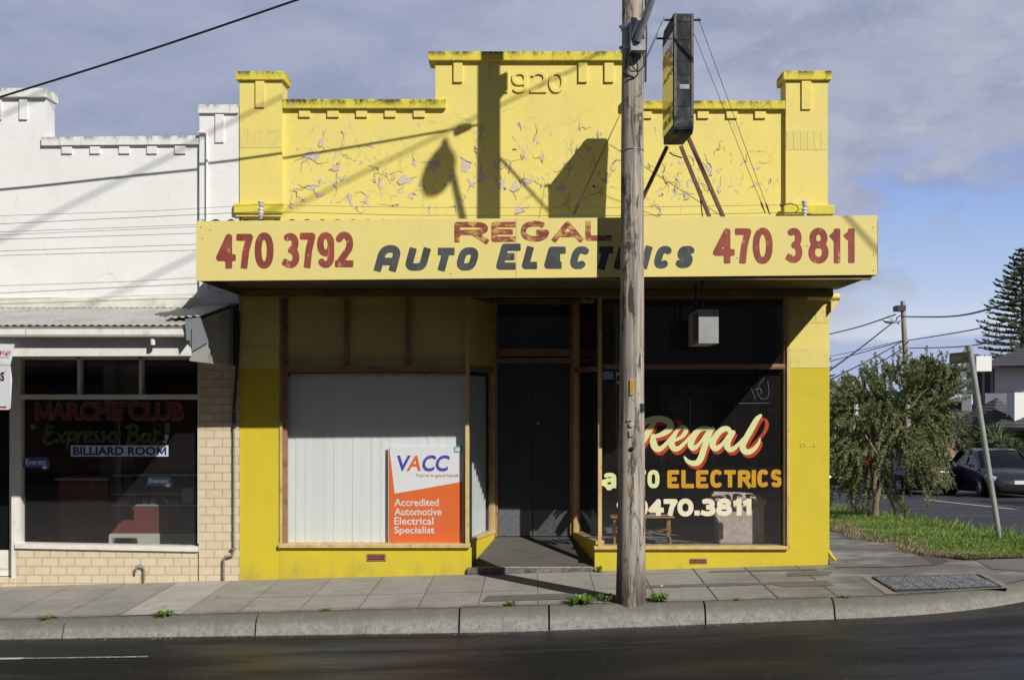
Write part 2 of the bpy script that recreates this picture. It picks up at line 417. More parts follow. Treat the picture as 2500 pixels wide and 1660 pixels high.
M_WALL = yellow_wall('yellow_wall_paint'); M_WALL2 = yellow_wall('yellow_pier_paint', False)
M_COP = coping_mat('yellow_coping_paint', (.74, .63, .085), (.69, .59, .075), (.07, .06, .02), [5.357, 5.339, 5.897, 5.664])
M_WCOP = coping_mat('white_coping_paint', (.80, .80, .77), (.76, .76, .74), (.30, .30, .25), [5.483, 4.945, 5.287])
def white_wall():
    m, t, b, o = newmat('white_wall_paint'); v = OBJ(t); x, y, z = t.sep(v)
    c = t.mix(t.step(t.noise(v, 1.6, 6, .6), .35, .65), (.81, .81, .795), (.775, .775, .755))
    st = t.math('MULTIPLY', t.step(t.noise(t.mapping(v, (3.2, 1, .16)), 2.6, 6, .7), .54, .74), t.step(z, 3.6, 5.0))
    c = t.mix(t.math('MULTIPLY', st, .30), c, (.60, .59, .53))
    vo = t.voro(t.mapping(t.vadd(v, t.vadd(t.vadd(t.noise(v, 4, 5, .6, col=True), (.5, .5, .5), 'SUBTRACT'), (.3, .3, .3), 'MULTIPLY'), 'ADD'), (.8, .02, .5)), 1.3, 'DISTANCE_TO_EDGE')
    cr = t.math('MULTIPLY', t.math('SUBTRACT', 1, t.step(vo.outputs['Distance'], .002, .007)), t.step(t.noise(v, 2.2, 3), .50, .60))
    c = t.mix(t.math('MULTIPLY', cr, .35), c, (.45, .44, .40))
    lo = t.math('MULTIPLY', t.math('SUBTRACT', 1, t.step(z, 3.05, 3.5)), t.step(t.noise(t.mapping(v, (1.5, 1, .4)), 3, 5, .7), .45, .7))
    c = t.mix(t.math('MULTIPLY', lo, .4), c, (.62, .60, .52))
    t.put(b.inputs['Base Color'], c); b.inputs['Roughness'].default_value = .6; b.inputs['Specular IOR Level'].default_value = .3
    t.put(b.inputs['Normal'], t.bump(t.noise(v, 26, 5, .6), .2, .006, t.bump(t.noise(v, 2.1, 4), .35, .03))); return m
M_WHITE = white_wall()
M_WDIRT = pm('white_dirty_paint', (.74, .73, .66), (.62, .60, .50), scale=4, rough=.65, dirt=(.22, .2, .15), dscale=5, stretch=(1, 1, .7))
M_WPAINT = pm('white_gloss_paint', (.78, .77, .72), (.72, .70, .63), scale=7, rough=.4, bump=.08, dirt=(.45, .41, .34), dscale=6)
M_PEEL = pm('bare_plaster', (.66, .54, .46), (.54, .46, .42), scale=9, rough=.85, bump=.4)
M_FLAKE = pm('curled_paint_flake', (.70, .58, .26), (.62, .52, .30), scale=9, rough=.7, bump=.2)
M_TRIM = pm('ochre_timber_paint', (.64, .48, .21), (.57, .39, .155), scale=9, rough=.5, bump=.2, stretch=(1, 1, .4), dirt=(.22, .11, .06), dscale=9)
M_TRIMB = pm('brown_timber_paint', (.26, .14, .08), (.33, .20, .10), scale=7, rough=.5, bump=.2, stretch=(.5, 1, 1), dirt=(.08, .04, .03), dscale=7)
M_PANEL = pm('dull_yellow_panel', (.66, .55, .17), (.58, .48, .15), scale=2.2, rough=.55, bump=.08)
M_STEP = pm('worn_bluestone', (.06, .06, .066), (.17, .16, .15), scale=13, rough=.7, bump=.5, dirt=(.30, .22, .17), dscale=11)
M_DOOR = pm('dark_green_grey_door', (.030, .034, .040), (.038, .042, .048), scale=5, rough=.42, bump=.1)
M_KICK = pm('kick_plate_steel', (.13, .14, .15), (.10, .105, .115), scale=22, rough=.45, bump=.3)
M_BLACK = pm('black_paint', (.012, .012, .013), (.02, .02, .02), scale=9, rough=.5)
M_DARKM = pm('dark_sheet_metal', (.030, .034, .037), (.065, .072, .075), scale=11, rough=.8, spec=.12, bump=.25, stretch=(1, 1, .35), dirt=(.2, .21, .2), dscale=7)
M_RUST = pm('rusty_angle_iron', (.13, .065, .05), (.09, .045, .04), scale=22, rough=.75, bump=.3, dirt=(.2, .1, .06), dscale=18)
M_GALV = pm('galvanised_steel', (.42, .44, .46), (.30, .33, .36), scale=14, rough=.42, metal=.35, bump=.12)
M_PIPE = pm('old_metal_pipe', (.20, .19, .19), (.30, .27, .25), scale=20, rough=.55, bump=.2, dirt=(.16, .08, .05), dscale=18)
M_WIRE = pm('black_cable', (.012, .012, .014), None, rough=.5, bump=0)
M_THIN = pm('weathered_wire', (.06, .06, .06), None, rough=.5, bump=0)
M_PORC = pm('white_porcelain', (.62, .60, .55), (.5, .48, .44), scale=20, rough=.25, bump=0)
M_RED = pm('vent_terracotta', (.34, .12, .08), (.28, .10, .075), scale=20, rough=.8, bump=.3)
M_HOLE = pm('dark_hole', (.006, .005, .005), None, rough=.9, bump=0)
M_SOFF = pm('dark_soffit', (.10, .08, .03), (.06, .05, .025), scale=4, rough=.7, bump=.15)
M_CORR = pm('galvanised_corrugated_iron', (.40, .40, .385), (.33, .33, .32), scale=3, rough=.5, metal=.1, bump=.1, dirt=(.22, .2, .17), dscale=4)
M_PAPER = pm('white_paper', (.75, .74, .7), None, rough=.7, bump=0)
M_WOODT = pm('varnished_wood', (.36, .20, .08), (.28, .15, .06), scale=12, rough=.4, stretch=(.2, 1, 1))
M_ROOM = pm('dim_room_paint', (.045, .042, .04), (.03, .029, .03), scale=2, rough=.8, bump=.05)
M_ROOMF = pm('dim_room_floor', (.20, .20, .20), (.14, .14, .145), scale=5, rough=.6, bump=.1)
M_BROWN = pm('dark_brown_panel', (.035, .026, .022), (.05, .038, .03), scale=5, rough=.5, stretch=(1, 1, .2))

def paint_letter(name, col, under, amount=.5, streak=(1, 1, 1), sc_=9):
    """brush-painted lettering, worn so that the board shows through in streaks"""
    m, t, b, o = newmat(name); v = OBJ(t)
    n = t.noise(t.mapping(v, streak), sc_, 7, .68, .6)
    k = t.step(n, amount, amount + .1)
    n2 = t.noise(v, 3.5, 4, .6)
    c = t.mix(t.step(n2, .4, .65), col, sc(col, 1.35))
    t.put(b.inputs['Base Color'], t.mix(t.math('MULTIPLY', k, .72), c, under))
    b.inputs['Roughness'].default_value = .5; b.inputs['Specular IOR Level'].default_value = .3
    return m
YB = (.70, .55, .20)
M_LRED = paint_letter('faded_red_lettering', (.25, .060, .046), YB, .585, (1.3, 1, .5), 15)
M_LREGAL = paint_letter('worn_red_lettering', (.235, .055, .042), (.66, .46, .13), .47, (.8, 1, 1.6), 11)
M_LGREY = paint_letter('faded_charcoal_lettering', (.062, .066, .074), (.26, .25, .15), .60, (1.2, 1, .6), 15)
def flat(name, col, rough=.5): return pm(name, col, None, rough=rough, bump=0)
M_CREAM = pm('pale_lime_sign_paint', (.72, .74, .37), (.68, .70, .34), scale=7, rough=.4, bump=0)
M_SRED = pm('red_sign_paint', (.50, .062, .018), (.36, .045, .016), scale=6, rough=.4, bump=0)
M_GOLD = pm('gold_sign_paint', (.62, .33, .022), (.56, .29, .02), scale=7, rough=.4, bump=0)
M_IVORY = pm('ivory_sign_paint', (.80, .75, .58), (.78, .68, .48), scale=5, rough=.4, bump=0)

def board_mat():
    m, t, b, o = newmat('awning_board_paint'); v = OBJ(t); x, y, z = t.sep(v)
    c = t.mix(t.step(t.noise(v, 1.2, 5, .6), .35, .68), (.78, .67, .225), (.76, .645, .245))
    st = t.step(t.noise(t.mapping(v, (2.5, 1, .5)), 2.8, 6, .7), .58, .75)
    c = t.mix(t.math('MULTIPLY', st, .25), c, (.55, .42, .17))
    sp = t.math('SUBTRACT', 1, t.step(t.voro(v, 3.1).outputs['Distance'], .018, .03))
    sp = t.math('MULTIPLY', sp, t.step(t.noise(v, .9, 2), .47, .52))
    c = t.mix(t.math('MULTIPLY', sp, .7), c, (.28, .16, .07))
    t.put(b.inputs['Base Color'], c); b.inputs['Roughness'].default_value = .5; b.inputs['Specular IOR Level'].default_value = .35
    t.put(b.inputs['Normal'], t.bump(t.noise(v, 1.5, 3), .12, .03)); return m
M_BOARD = board_mat()

def glass_mat(name, dust=.035, tint=(1, 1, 1)):
    m = bpy.data.materials.new(name); m.use_nodes = True; nt = m.node_tree; nt.nodes.clear(); t = NT(nt)
    tr = t.n('ShaderNodeBsdfTransparent'); tr.inputs[0].default_value = (*[.975 * q for q in tint], 1)
    gl = t.n('ShaderNodeBsdfGlossy'); gl.inputs['Roughness'].default_value = .015; gl.inputs[0].default_value = (1, 1, 1, 1)
    lw = t.n('ShaderNodeLayerWeight'); fr_ = t.math('ADD', .035, t.math('MULTIPLY', t.math('POWER', lw.outputs['Facing'], 5.0), .9))
    df = t.n('ShaderNodeBsdfDiffuse'); df.inputs[0].default_value = (.55, .55, .53, 1)
    v = OBJ(t); n = t.noise(v, 7, 6, .7); sp = t.step(t.noise(v, 90, 3, .6), .55, .75)
    low = t.math('SUBTRACT', 1, t.step(t.sep(v)[2], .35, 1.1))
    stk = t.step(t.noise(t.mapping(v, (9, 1, 1.2)), 3, 5, .7), .5, .8)
    dk = t.math('MULTIPLY', t.math('ADD', t.math('ADD', .35, t.math('MULTIPLY', low, .55)), t.math('ADD', t.math('MULTIPLY', sp, .6), t.math('MULTIPLY', stk, .35))), t.math('MULTIPLY', t.math('ADD', .7, t.math('MULTIPLY', n, .6)), dust))
    a = t.n('ShaderNodeMixShader'); t.put(a.inputs[0], dk); t.L.new(tr.outputs[0], a.inputs[1]); t.L.new(df.outputs[0], a.inputs[2])
    b = t.n('ShaderNodeMixShader'); t.put(b.inputs[0], fr_); t.L.new(a.outputs[0], b.inputs[1]); t.L.new(gl.outputs[0], b.inputs[2])
    o = t.n('ShaderNodeOutputMaterial'); t.L.new(b.outputs[0], o.inputs[0]); return m
M_GLASS = glass_mat('dusty_window_glass', .026); M_GLASS2 = glass_mat('clear_window_glass', .010)
M_DGLASS = pm('dark_reflective_glass', (.008, .009, .011), None, rough=.06, bump=0, spec=.6)
M_FACE = pm('yellow_acrylic_face', (.46, .35, .06), (.40, .31, .07), scale=4, rough=.14, bump=0, stretch=(1, 4, .3), spec=.7)
M_FACEW = pm('white_acrylic_face', (.60, .59, .57), (.55, .54, .53), scale=4, rough=.14, bump=0, spec=.7)

def brick_tex(name, cols, mortar, bw, bh, mw, rough=.6, spec=.4, off=.5, bumpk=.4, var=(.0, .0, .0), edge=None, org=(0, 0, 0)):
    m, t, b, o = newmat(name); v = OBJ(t)
    q = t.n('ShaderNodeTexBrick', offset=off); t.put(q.inputs['Vector'], t.mapping(v, loc=org, rot=(R(-90), 0, 0)))
    q.inputs['Scale'].default_value = 1; q.inputs['Brick Width'].default_value = bw; q.inputs['Row Height'].default_value = bh
    q.inputs['Mortar Size'].default_value = mw; q.inputs['Mortar Smooth'].default_value = .15
    q.inputs['Color1'].default_value = (*cols[0], 1); q.inputs['Color2'].default_value = (*cols[1], 1); q.inputs['Mortar'].default_value = (*mortar, 1)
    c = t.mix(t.math('MULTIPLY', t.step(t.noise(v, 9, 5, .6), .35, .7), .45), q.outputs[0], cols[2])
    if edge:  # darker glaze toward each tile's rim
        q2 = t.n('ShaderNodeTexBrick', offset=off); t.L.new(q.inputs['Vector'].links[0].from_socket, q2.inputs['Vector'])
        q2.inputs['Scale'].default_value = 1; q2.inputs['Brick Width'].default_value = bw; q2.inputs['Row Height'].default_value = bh
        q2.inputs['Mortar Size'].default_value = mw * 6; q2.inputs['Mortar Smooth'].default_value = 1
        c = t.mix(t.math('MULTIPLY', q2.outputs['Fac'], .55), c, edge)
        c = t.mix(q.outputs['Fac'], c, mortar)
    t.put(b.inputs['Base Color'], c); b.inputs['Roughness'].default_value = rough; b.inputs['Specular IOR Level'].default_value = spec
    t.put(b.inputs['Normal'], t.bump(t.math('SUBTRACT', t.math('MULTIPLY', t.noise(v, 40, 3), .1), q.outputs['Fac']), bumpk, .004))
    return m
M_TILE = brick_tex('glazed_beige_tile', [(.68, .58, .42), (.61, .51, .35), (.72, .635, .49)], (.36, .25, .16), .186, .0965, .0026, rough=.3, edge=(.52, .38, .22), org=(.03, .026, 0))
M_BRICK = brick_tex('red_brown_brick', [(.32, .11, .075), (.26, .085, .06), (.36, .13, .085)], (.42, .28, .22), .24, .086, .006, rough=.8)
M_BRICKF = brick_tex('orange_brick', [(.36, .17, .09), (.30, .13, .07), (.40, .22, .12)], (.36, .32, .28), .24, .086, .01, rough=.85)
M_BRICKP = brick_tex('tan_brick', [(.45, .32, .18), (.38, .26, .14), (.5, .38, .24)], (.36, .32, .28), .24, .086, .01, rough=.85)

def concrete_mat(name, tint, joints=True):
    m, t, b, o = newmat(name); v = OBJ(t); x, y, z = t.sep(v)
    c = t.mix(t.step(t.noise(v, 1.6, 6, .65, .2), .35, .68), sc(tint, .88), sc(tint, 1.1))
    c = t.mix(t.math('MULTIPLY', t.step(t.noise(t.mapping(v, (.6, 2.6, 1)), 3.0, 7, .7), .5, .72), .45), c, sc(tint, .58))
    c = t.mix(t.math('MULTIPLY', t.step(t.noise(v, 60, 3, .6), .5, .75), .35), c, sc(tint, 1.35))
    gum = t.math('SUBTRACT', 1, t.step(t.voro(v, 5.5).outputs['Distance'], .04, .07))
    c = t.mix(t.math('MULTIPLY', gum, .55), c, sc(tint, .42))
    blot = t.step(t.noise(t.mapping(v, loc=(6, 2, 0)), 2.7, 7, .72, .5), .54, .66)
    c = t.mix(t.math('MULTIPLY', blot, .38), c, sc(tint, .5))
    h = t.noise(v, 70, 4, .6)
    if joints:
        # slabs about .585 m wide with a long joint at mid width
        xs = t.math('DIVIDE', t.math('ADD', x, t.math('ADD', 40.06, t.math('MULTIPLY', t.math('SUBTRACT', t.noise(v, 3, 2), .5), .02))), .585)
        fx = t.math('ABSOLUTE', t.math('SUBTRACT', t.math('FRACT', xs), .5))
        jw = t.math('ADD', .010, t.math('MULTIPLY', t.step(x, .6, 1.6), .016)); jx = t.math('SUBTRACT', 1, t.step(fx, t.math('MULTIPLY', jw, .4), jw))
        ys = t.math('ABSOLUTE', t.math('ADD', y, t.math('ADD', 1.08, t.math('MULTIPLY', t.math('SUBTRACT', t.noise(v, 2, 2), .5), .05))))
        jy = t.math('MULTIPLY', t.math('SUBTRACT', 1, t.step(ys, .004, .012)), t.step(x, -3.2, -3.0))
        ys2 = t.math('ABSOLUTE', t.math('ADD', y, .30))
        jy2 = t.math('MULTIPLY', t.math('SUBTRACT', 1, t.step(ys2, .004, .012)), t.step(x, .5, .6))
        j = t.math('MAXIMUM', t.math('MAXIMUM', jx, jy), jy2)
        j = t.math('MULTIPLY', j, t.math('SUBTRACT', 1, t.step(x, 3.3, 3.4)))
        wn = t.n('ShaderNodeTexWhiteNoise', noise_dimensions='2D')
        cb = t.n('ShaderNodeCombineXYZ'); t.put(cb.inputs[0], t.math('FLOOR', t.math('ADD', xs, .5))); t.put(cb.inputs[1], t.step(y, -1.09, -1.07)); t.put(wn.inputs['Vector'], cb.outputs[0])
        c = t.mix(t.math('MULTIPLY', wn.outputs[0], .22), c, sc(tint, .62))
        c = t.mix(t.math('MULTIPLY', j, .85), c, (.04, .036, .03))
        h = t.math('SUBTRACT', t.math('MULTIPLY', h, .3), j)
        # damp staining round the corner and at the back of the kerb
        wet = t.math('MULTIPLY', t.step(x, 1.2, 3.9), t.step(t.noise(t.mapping(v, (1, 1.8, 1), loc=(2, 3, 0)), 1.5, 6, .65, .4), .32, .56))
        kb = t.math('MULTIPLY', t.math('SUBTRACT', 1, t.step(y, -1.86, -1.66)), t.step(t.noise(t.mapping(v, (1, .6, 1)), 5, 5, .65), .30, .6))
        c = t.mix(t.math('MULTIPLY', wet, .72), c, (.085, .074, .064))
        c = t.mix(t.math('MULTIPLY', kb, .62), c, (.085, .075, .05))
        t.put(b.inputs['Roughness'], t.math('SUBTRACT', .85, t.math('MULTIPLY', wet, .42)))
    else: b.inputs['Roughness'].default_value = .85
    t.put(b.inputs['Base Color'], c); b.inputs['Specular IOR Level'].default_value = .35
    t.put(b.inputs['Normal'], t.bump(h, .45, .004)); return m
M_FOOT = concrete_mat('footpath_concrete', (.30, .285, .26)); M_SLAB = concrete_mat('pale_concrete', (.40, .38, .35), False)
M_PATCH = concrete_mat('asphalt_patch', (.14, .135, .125), False)

def kerb_mat():
    m, t, b, o = newmat('kerb_concrete'); v = OBJ(t); x, y, z = t.sep(v)
    c = t.mix(t.step(t.noise(v, 24, 6, .7), .30, .72), (.22, .212, .195), (.37, .355, .33))
    nz = t.n('ShaderNodeNewGeometry'); upn = t.sep(nz.outputs['Normal'])[2]
    # moss and dirt lie on the kerb's level top
    top = t.math('MULTIPLY', t.step(upn, .12, .80), t.step(t.noise(v, 5, 6, .65), .12, .50))
    c = t.mix(t.math('MULTIPLY', top, .82), c, (.125, .118, .088))
    st = t.step(t.noise(t.mapping(v, (2, 1, .5), loc=(1, 0, 3)), 2.2, 6, .7), .50, .72)
    c = t.mix(t.math('MULTIPLY', st, .6), c, (.13, .125, .11))
    # weathered dark band along the upper half of the stones
    hh = t.math('SUBTRACT', z, t.math('SUBTRACT', t.math('MULTIPLY', x, .0264), .04))
    bn_ = t.math('MULTIPLY', t.step(t.math('ADD', hh, t.math('MULTIPLY', t.math('SUBTRACT', t.noise(v, 6, 5, .65), .5), .12)), -.125, -.035), t.step(t.noise(v, 14, 5, .7), .22, .55))
    c = t.mix(t.math('MULTIPLY', bn_, .62), c, (.12, .115, .095))
    rs = t.step(t.noise(t.mapping(v, loc=(9, 0, 3)), 3.1, 6, .7), .60, .72)
    c = t.mix(t.math('MULTIPLY', rs, .35), c, (.30, .22, .18))
    t.put(b.inputs['Base Color'], c); b.inputs['Roughness'].default_value = .85; b.inputs['Specular IOR Level'].default_value = .3
    t.put(b.inputs['Normal'], t.bump(t.noise(v, 45, 5, .65), .7, .01)); return m
M_KERB = kerb_mat()

def road_mat():
    m, t, b, o = newmat('damp_asphalt'); v = OBJ(t); x, y, z = t.sep(v)
    c = t.mix(t.step(t.noise(v, 62, 4, .7), .44, .68), (.005, .005, .0048), (.021, .0205, .0195))
    tr_ = t.noise(t.mapping(v, (.12, 3.0, 1), loc=(3, 1, 0)), 1.7, 5, .6)
    c = t.mix(t.math('MULTIPLY', t.step(tr_, .42, .62), .28), c, (.008, .0078, .0075))
    bl = t.step(t.noise(t.mapping(v, (.35, 1.4, 1)), 1.6, 6, .6, .3), .35, .7)
    c = t.mix(t.math('MULTIPLY', bl, .5), c, (.012, .0115, .0115))
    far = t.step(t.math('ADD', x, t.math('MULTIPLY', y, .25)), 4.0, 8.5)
    c = t.mix(t.math('MULTIPLY', far, .85), c, (.040, .044, .058))  # bluish sky reflection on the side street put into the colour
    speck = t.math('SUBTRACT', 1, t.step(t.voro(v, 9).outputs['Distance'], .05, .10))
    c = t.mix(t.math('MULTIPLY', speck, t.math('MULTIPLY', t.step(t.noise(v, 7, 2), .48, .58), .75)), c, (.22, .21, .20))
    gut = t.math('MULTIPLY', t.step(y, -2.22, -2.06), t.step(t.noise(t.mapping(v, (1, 3, 1)), 6, 5, .7), .35, .6))
    c = t.mix(t.math('MULTIPLY', gut, .55), c, (.06, .045, .036))
    t.put(b.inputs['Base Color'], c)
    wet = t.step(t.noise(t.mapping(v, (.25, 1.1, 1), loc=(4, 2, 0)), 1.4, 6, .6), .38, .62)
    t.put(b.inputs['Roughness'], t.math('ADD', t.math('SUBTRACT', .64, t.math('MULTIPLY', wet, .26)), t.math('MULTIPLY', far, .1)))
    b.inputs['Specular IOR Level'].default_value = .26
    t.put(b.inputs['Normal'], t.bump(t.noise(v, 110, 4, .65), .5, .006)); return m
M_ROAD = road_mat()
M_LINE = pm('worn_road_paint', (.55, .55, .53), (.42, .42, .41), scale=30, rough=.7, bump=.3)
M_LINEW = paint_letter('broken_road_paint', (.34, .34, .33), (.035, .035, .036), .45, (1, 1, 1), 30)
M_SOIL = pm('verge_soil', (.105, .085, .05), (.16, .13, .07), scale=7, rough=.9, bump=.6, dirt=(.05, .08, .02), dscale=3)
M_GROUND = pm('far_ground', (.10, .11, .06), (.08, .085, .06), scale=.2, rough=.9, bump=0)

def leaf_mat(name, a, b_, c_, scale=3.0, trans=.15):
    m, t, b, o = newmat(name); v = OBJ(t)
    n = t.noise(v, scale, 3, .6); g = t.n('ShaderNodeNewGeometry')
    c = t.mix(t.step(n, .35, .65), a, b_); c = t.mix(t.math('MULTIPLY', g.outputs['Random Per Island'], .75), c, c_)
    t.put(b.inputs['Base Color'], c); b.inputs['Roughness'].default_value = .55; b.inputs['Specular IOR Level'].default_value = .35
    tl = t.n('ShaderNodeBsdfTranslucent'); t.put(tl.inputs[0], c)
    mx = t.n('ShaderNodeMixShader'); mx.inputs[0].default_value = trans
    t.L.new(b.outputs[0], mx.inputs[1]); t.L.new(tl.outputs[0], mx.inputs[2]); t.L.new(mx.outputs[0], o.inputs[0]); return m
M_BOTTLE = leaf_mat('bottlebrush_leaf', (.070, .10, .030), (.13, .17, .055), (.27, .31, .14))
M_OLIVE = leaf_mat('olive_shrub_leaf', (.085, .10, .035), (.12, .13, .05), (.15, .15, .07))
M_PINE = leaf_mat('pine_leaf', (.055, .085, .040), (.085, .12, .05), (.13, .16, .07), .6, .1)
M_FARL = leaf_mat('far_tree_leaf', (.06, .095, .05), (.085, .12, .06), (.10, .13, .08), .6)
M_GRASS = leaf_mat('verge_grass', (.125, .235, .030), (.175, .30, .045), (.25, .34, .085), 1.6, .35)
M_DRY = leaf_mat('dry_grass', (.30, .24, .13), (.25, .19, .10), (.36, .30, .18), 2, .3)
M_WEED = leaf_mat('weed_leaf', (.11, .21, .03), (.15, .26, .05), (.20, .30, .07), 6, .3)
M_YUCCA = leaf_mat('yucca_leaf', (.06, .11, .035), (.10, .15, .06), (.15, .19, .09), 2, .2)
M_BARK = pm('pale_bark', (.28, .20, .13), (.17, .12, .08), scale=14, rough=.9, bump=.6, stretch=(1, 1, .2))
M_DBARK = pm('dark_bark', (.075, .055, .045), (.05, .04, .035), scale=5, rough=.9, bump=.5, stretch=(1, 1, .2))
M_FLOWER = pm('red_flower', (.45, .02, .012), (.3, .015, .01), scale=30, rough=.7)

def pole_mat():
    m, t, b, o = newmat('weathered_pole_timber'); v = OBJ(t); x, y, z = t.sep(v)
    g = t.noise(t.mapping(v, (1, 1, .045)), 26, 6, .65)
    c = t.mix(t.step(g, .32, .66), (.17, .155, .14), (.48, .42, .35))
    big = t.noise(t.mapping(v, (1.2, 1.2, .16), loc=(2, 1, 4)), 7, 6, .65, .3)
    c = t.mix(t.math('MULTIPLY', t.step(big, .50, .68), .55), c, (.47, .37, .26))
    dk = t.noise(t.mapping(v, (1, 1, .22), loc=(7, 3, 1)), 9.5, 7, .75, .7)
    c = t.mix(t.math('MULTIPLY', t.step(dk, .52, .60), .9), c, (.050, .044, .038))
    chk = t.noise(t.mapping(v, (1, 1, .03), loc=(1, 9, 2)), 48, 4, .6)
    ck = t.step(chk, .64, .70); c = t.mix(t.math('MULTIPLY', ck, .7), c, (.05, .04, .03))
    ft = t.math('MULTIPLY', t.math('SUBTRACT', 1, t.step(z, .02, .52)), t.step(t.noise(t.mapping(v, (1, 1, .3)), 9, 5, .7), .26, .52))
    c = t.mix(t.math('MULTIPLY', ft, .8), c, (.055, .045, .035))
    t.put(b.inputs['Base Color'], c); b.inputs['Roughness'].default_value = .85; b.inputs['Specular IOR Level'].default_value = .2
    t.put(b.inputs['Normal'], t.bump(t.math('SUBTRACT', g, ck), .6, .012)); return m
M_POLE = pole_mat()

def entry_mat():
    m, t, b, o = newmat('ribbed_rubber_mat'); v = OBJ(t); x, y, z = t.sep(v)
    s_ = t.math('SINE', t.math('MULTIPLY', y, 190.0))
    rib = t.step(s_, -.2, .5)
    wv = t.noise(t.mapping(v, (.7, 8, 1)), 4, 5, .6)
    c = t.mix(rib, (.06, .056, .05), (.155, .145, .13)); c = t.mix(t.math('MULTIPLY', t.step(wv, .45, .6), .6), c, (.075, .07, .064))
    t.put(b.inputs['Base Color'], c); b.inputs['Roughness'].default_value = .75
    t.put(b.inputs['Normal'], t.bump(rib, .4, .004)); return m
M_ENTRY = entry_mat()
M_BLIND = pm('pale_fabric_blind', (.78, .83, .82), (.75, .80, .79), scale=3, rough=.7, bump=.05, stretch=(1, 1, .2))

def roof_tile_mat(name, a, b_):
    m, t, b, o = newmat(name); v = OBJ(t); x, y, z = t.sep(v)
    q = t.n('ShaderNodeTexWave', wave_type='BANDS', bands_direction='Z'); t.put(q.inputs['Vector'], v); q.inputs['Scale'].default_value = 2.4
    n = t.noise(v, 4, 3)
    c = t.mix(t.step(q.outputs['Fac'], .1, .6), a, b_); c = t.mix(t.math('MULTIPLY', n, .4), c, sc(b_, 1.3))
    t.put(b.inputs['Base Color'], c); b.inputs['Roughness'].default_value = .55
    t.put(b.inputs['Normal'], t.bump(q.outputs['Fac'], .8, .05)); return m
M_RTILE = roof_tile_mat('charcoal_roof_tile', (.035, .034, .040), (.085, .082, .090))
M_RENDER = pm('grey_house_render', (.68, .68, .70), (.64, .64, .67), scale=1, rough=.8, bump=.05)
M_RENDW = pm('white_house_render', (.80, .80, .79), None, rough=.8, bump=0)
M_DARKG = pm('charcoal_trim', (.05, .05, .06), (.04, .04, .05), scale=3, rough=.5, bump=0)
M_COLORB = pm('pale_fence_sheet', (.50, .53, .50), (.46, .49, .47), scale=2, rough=.6, bump=.05)
def car_paint(name, col): return pm(name, col, None, rough=.22, bump=0, spec=.6, metal=.25)
M_CARD = car_paint('charcoal_car_paint', (.040, .040, .055)); M_CARB = car_paint('dark_blue_car_paint', (.014, .018, .034))
M_CARS = car_paint('silver_car_paint', (.36, .40, .42)); M_CARK = car_paint('black_car_paint', (.012, .013, .018))
M_TYRE = pm('tyre_rubber', (.014, .014, .015), None, rough=.8, bump=0)
M_RIM = pm('alloy_rim', (.36, .36, .38), None, rough=.3, metal=.7, bump=0)
M_LAMPR = pm('red_tail_lens', (.35, .012, .01), None, rough=.2, bump=0)
M_LAMPC = pm('clear_lamp_lens', (.55, .56, .58), None, rough=.12, bump=0, spec=.8)
# ------------------------------------------------------------------ ground
def B(y):
    if y < 1: return 0.0
    if y < 3: return -.051 * (y - 1) ** 2 / 4
    if y < 45: return -.051 * (y - 2)
    return -.051 * 43
def foot(x, y): return .0264 * max(-45, min(x, 6.3)) - .02 * max(0, -y) + B(y)
def roadA(x): return float(np.interp(x, [-40, -12, -5.2, -.24, 2.85, 4.8, 7, 16, 60], [-.95, -.43, -.335, -.264, -.141, -.06, .0, .03, .1]))
def road(x, y): return roadA(x) + B(y) + (.02 * min(5, max(0, -2 - y)))
gnd = MB(); gnd.face([(-900, -900, -2.5), (900, -900, -2.5), (900, 1500, -2.5), (-900, 1500, -2.5)])
structure(gnd.build('ground', M_GROUND))
rd = MB(); xs = list(np.arange(-60, -12, 4)) + list(np.arange(-12, 20, .5)) + list(np.arange(20, 61, 5))
ys = list(np.arange(-26, -4, 2)) + list(np.arange(-4, 6, .5)) + list(np.arange(6, 50, 1.5)) + [60, 90, 140]
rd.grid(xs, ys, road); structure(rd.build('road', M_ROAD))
CX, CY, CR = 3.2, 1.05, 3.05
def path():
    pts = []
    for x in np.linspace(-40, CX, 90): pts.append((x, -2.0, 0, -1))
    for a in np.linspace(-90, 0, 25)[1:]: pts.append((CX + CR * math.cos(R(a)), CY + CR * math.sin(R(a)), math.cos(R(a)), math.sin(R(a))))
    for y in np.linspace(CY, 60, 60)[1:]: pts.append((CX + CR, y, 1, 0))
    return pts
fp = MB()
fp.grid(list(np.linspace(-40, CX, 80)), [-1.87, -1.5, -1, -.5, 0, .35], foot)
fp.grid([CX, 3.6, 4.2, 4.8, 5.4, CX + CR - .13], list(np.linspace(CY, 60, 70)), foot)
nA, nR = 24, 8
vs = [(CX + r * math.cos(a), CY + r * math.sin(a)) for r in np.linspace(.0, CR - .13, nR + 1)[1:] for a in np.linspace(R(-90), 0, nA + 1)]
vs = [(CX, CY)] + vs
fs = [(0, 1 + k, 2 + k) for k in range(nA)] + [(1 + j * (nA + 1) + k, 1 + (j + 1) * (nA + 1) + k, 1 + (j + 1) * (nA + 1) + k + 1, 1 + j * (nA + 1) + k + 1) for j in range(nR - 1) for k in range(nA)]
fp.add([(x, y, foot(x, y)) for x, y in vs], fs, True)
structure(fp.build('footpath', M_FOOT))
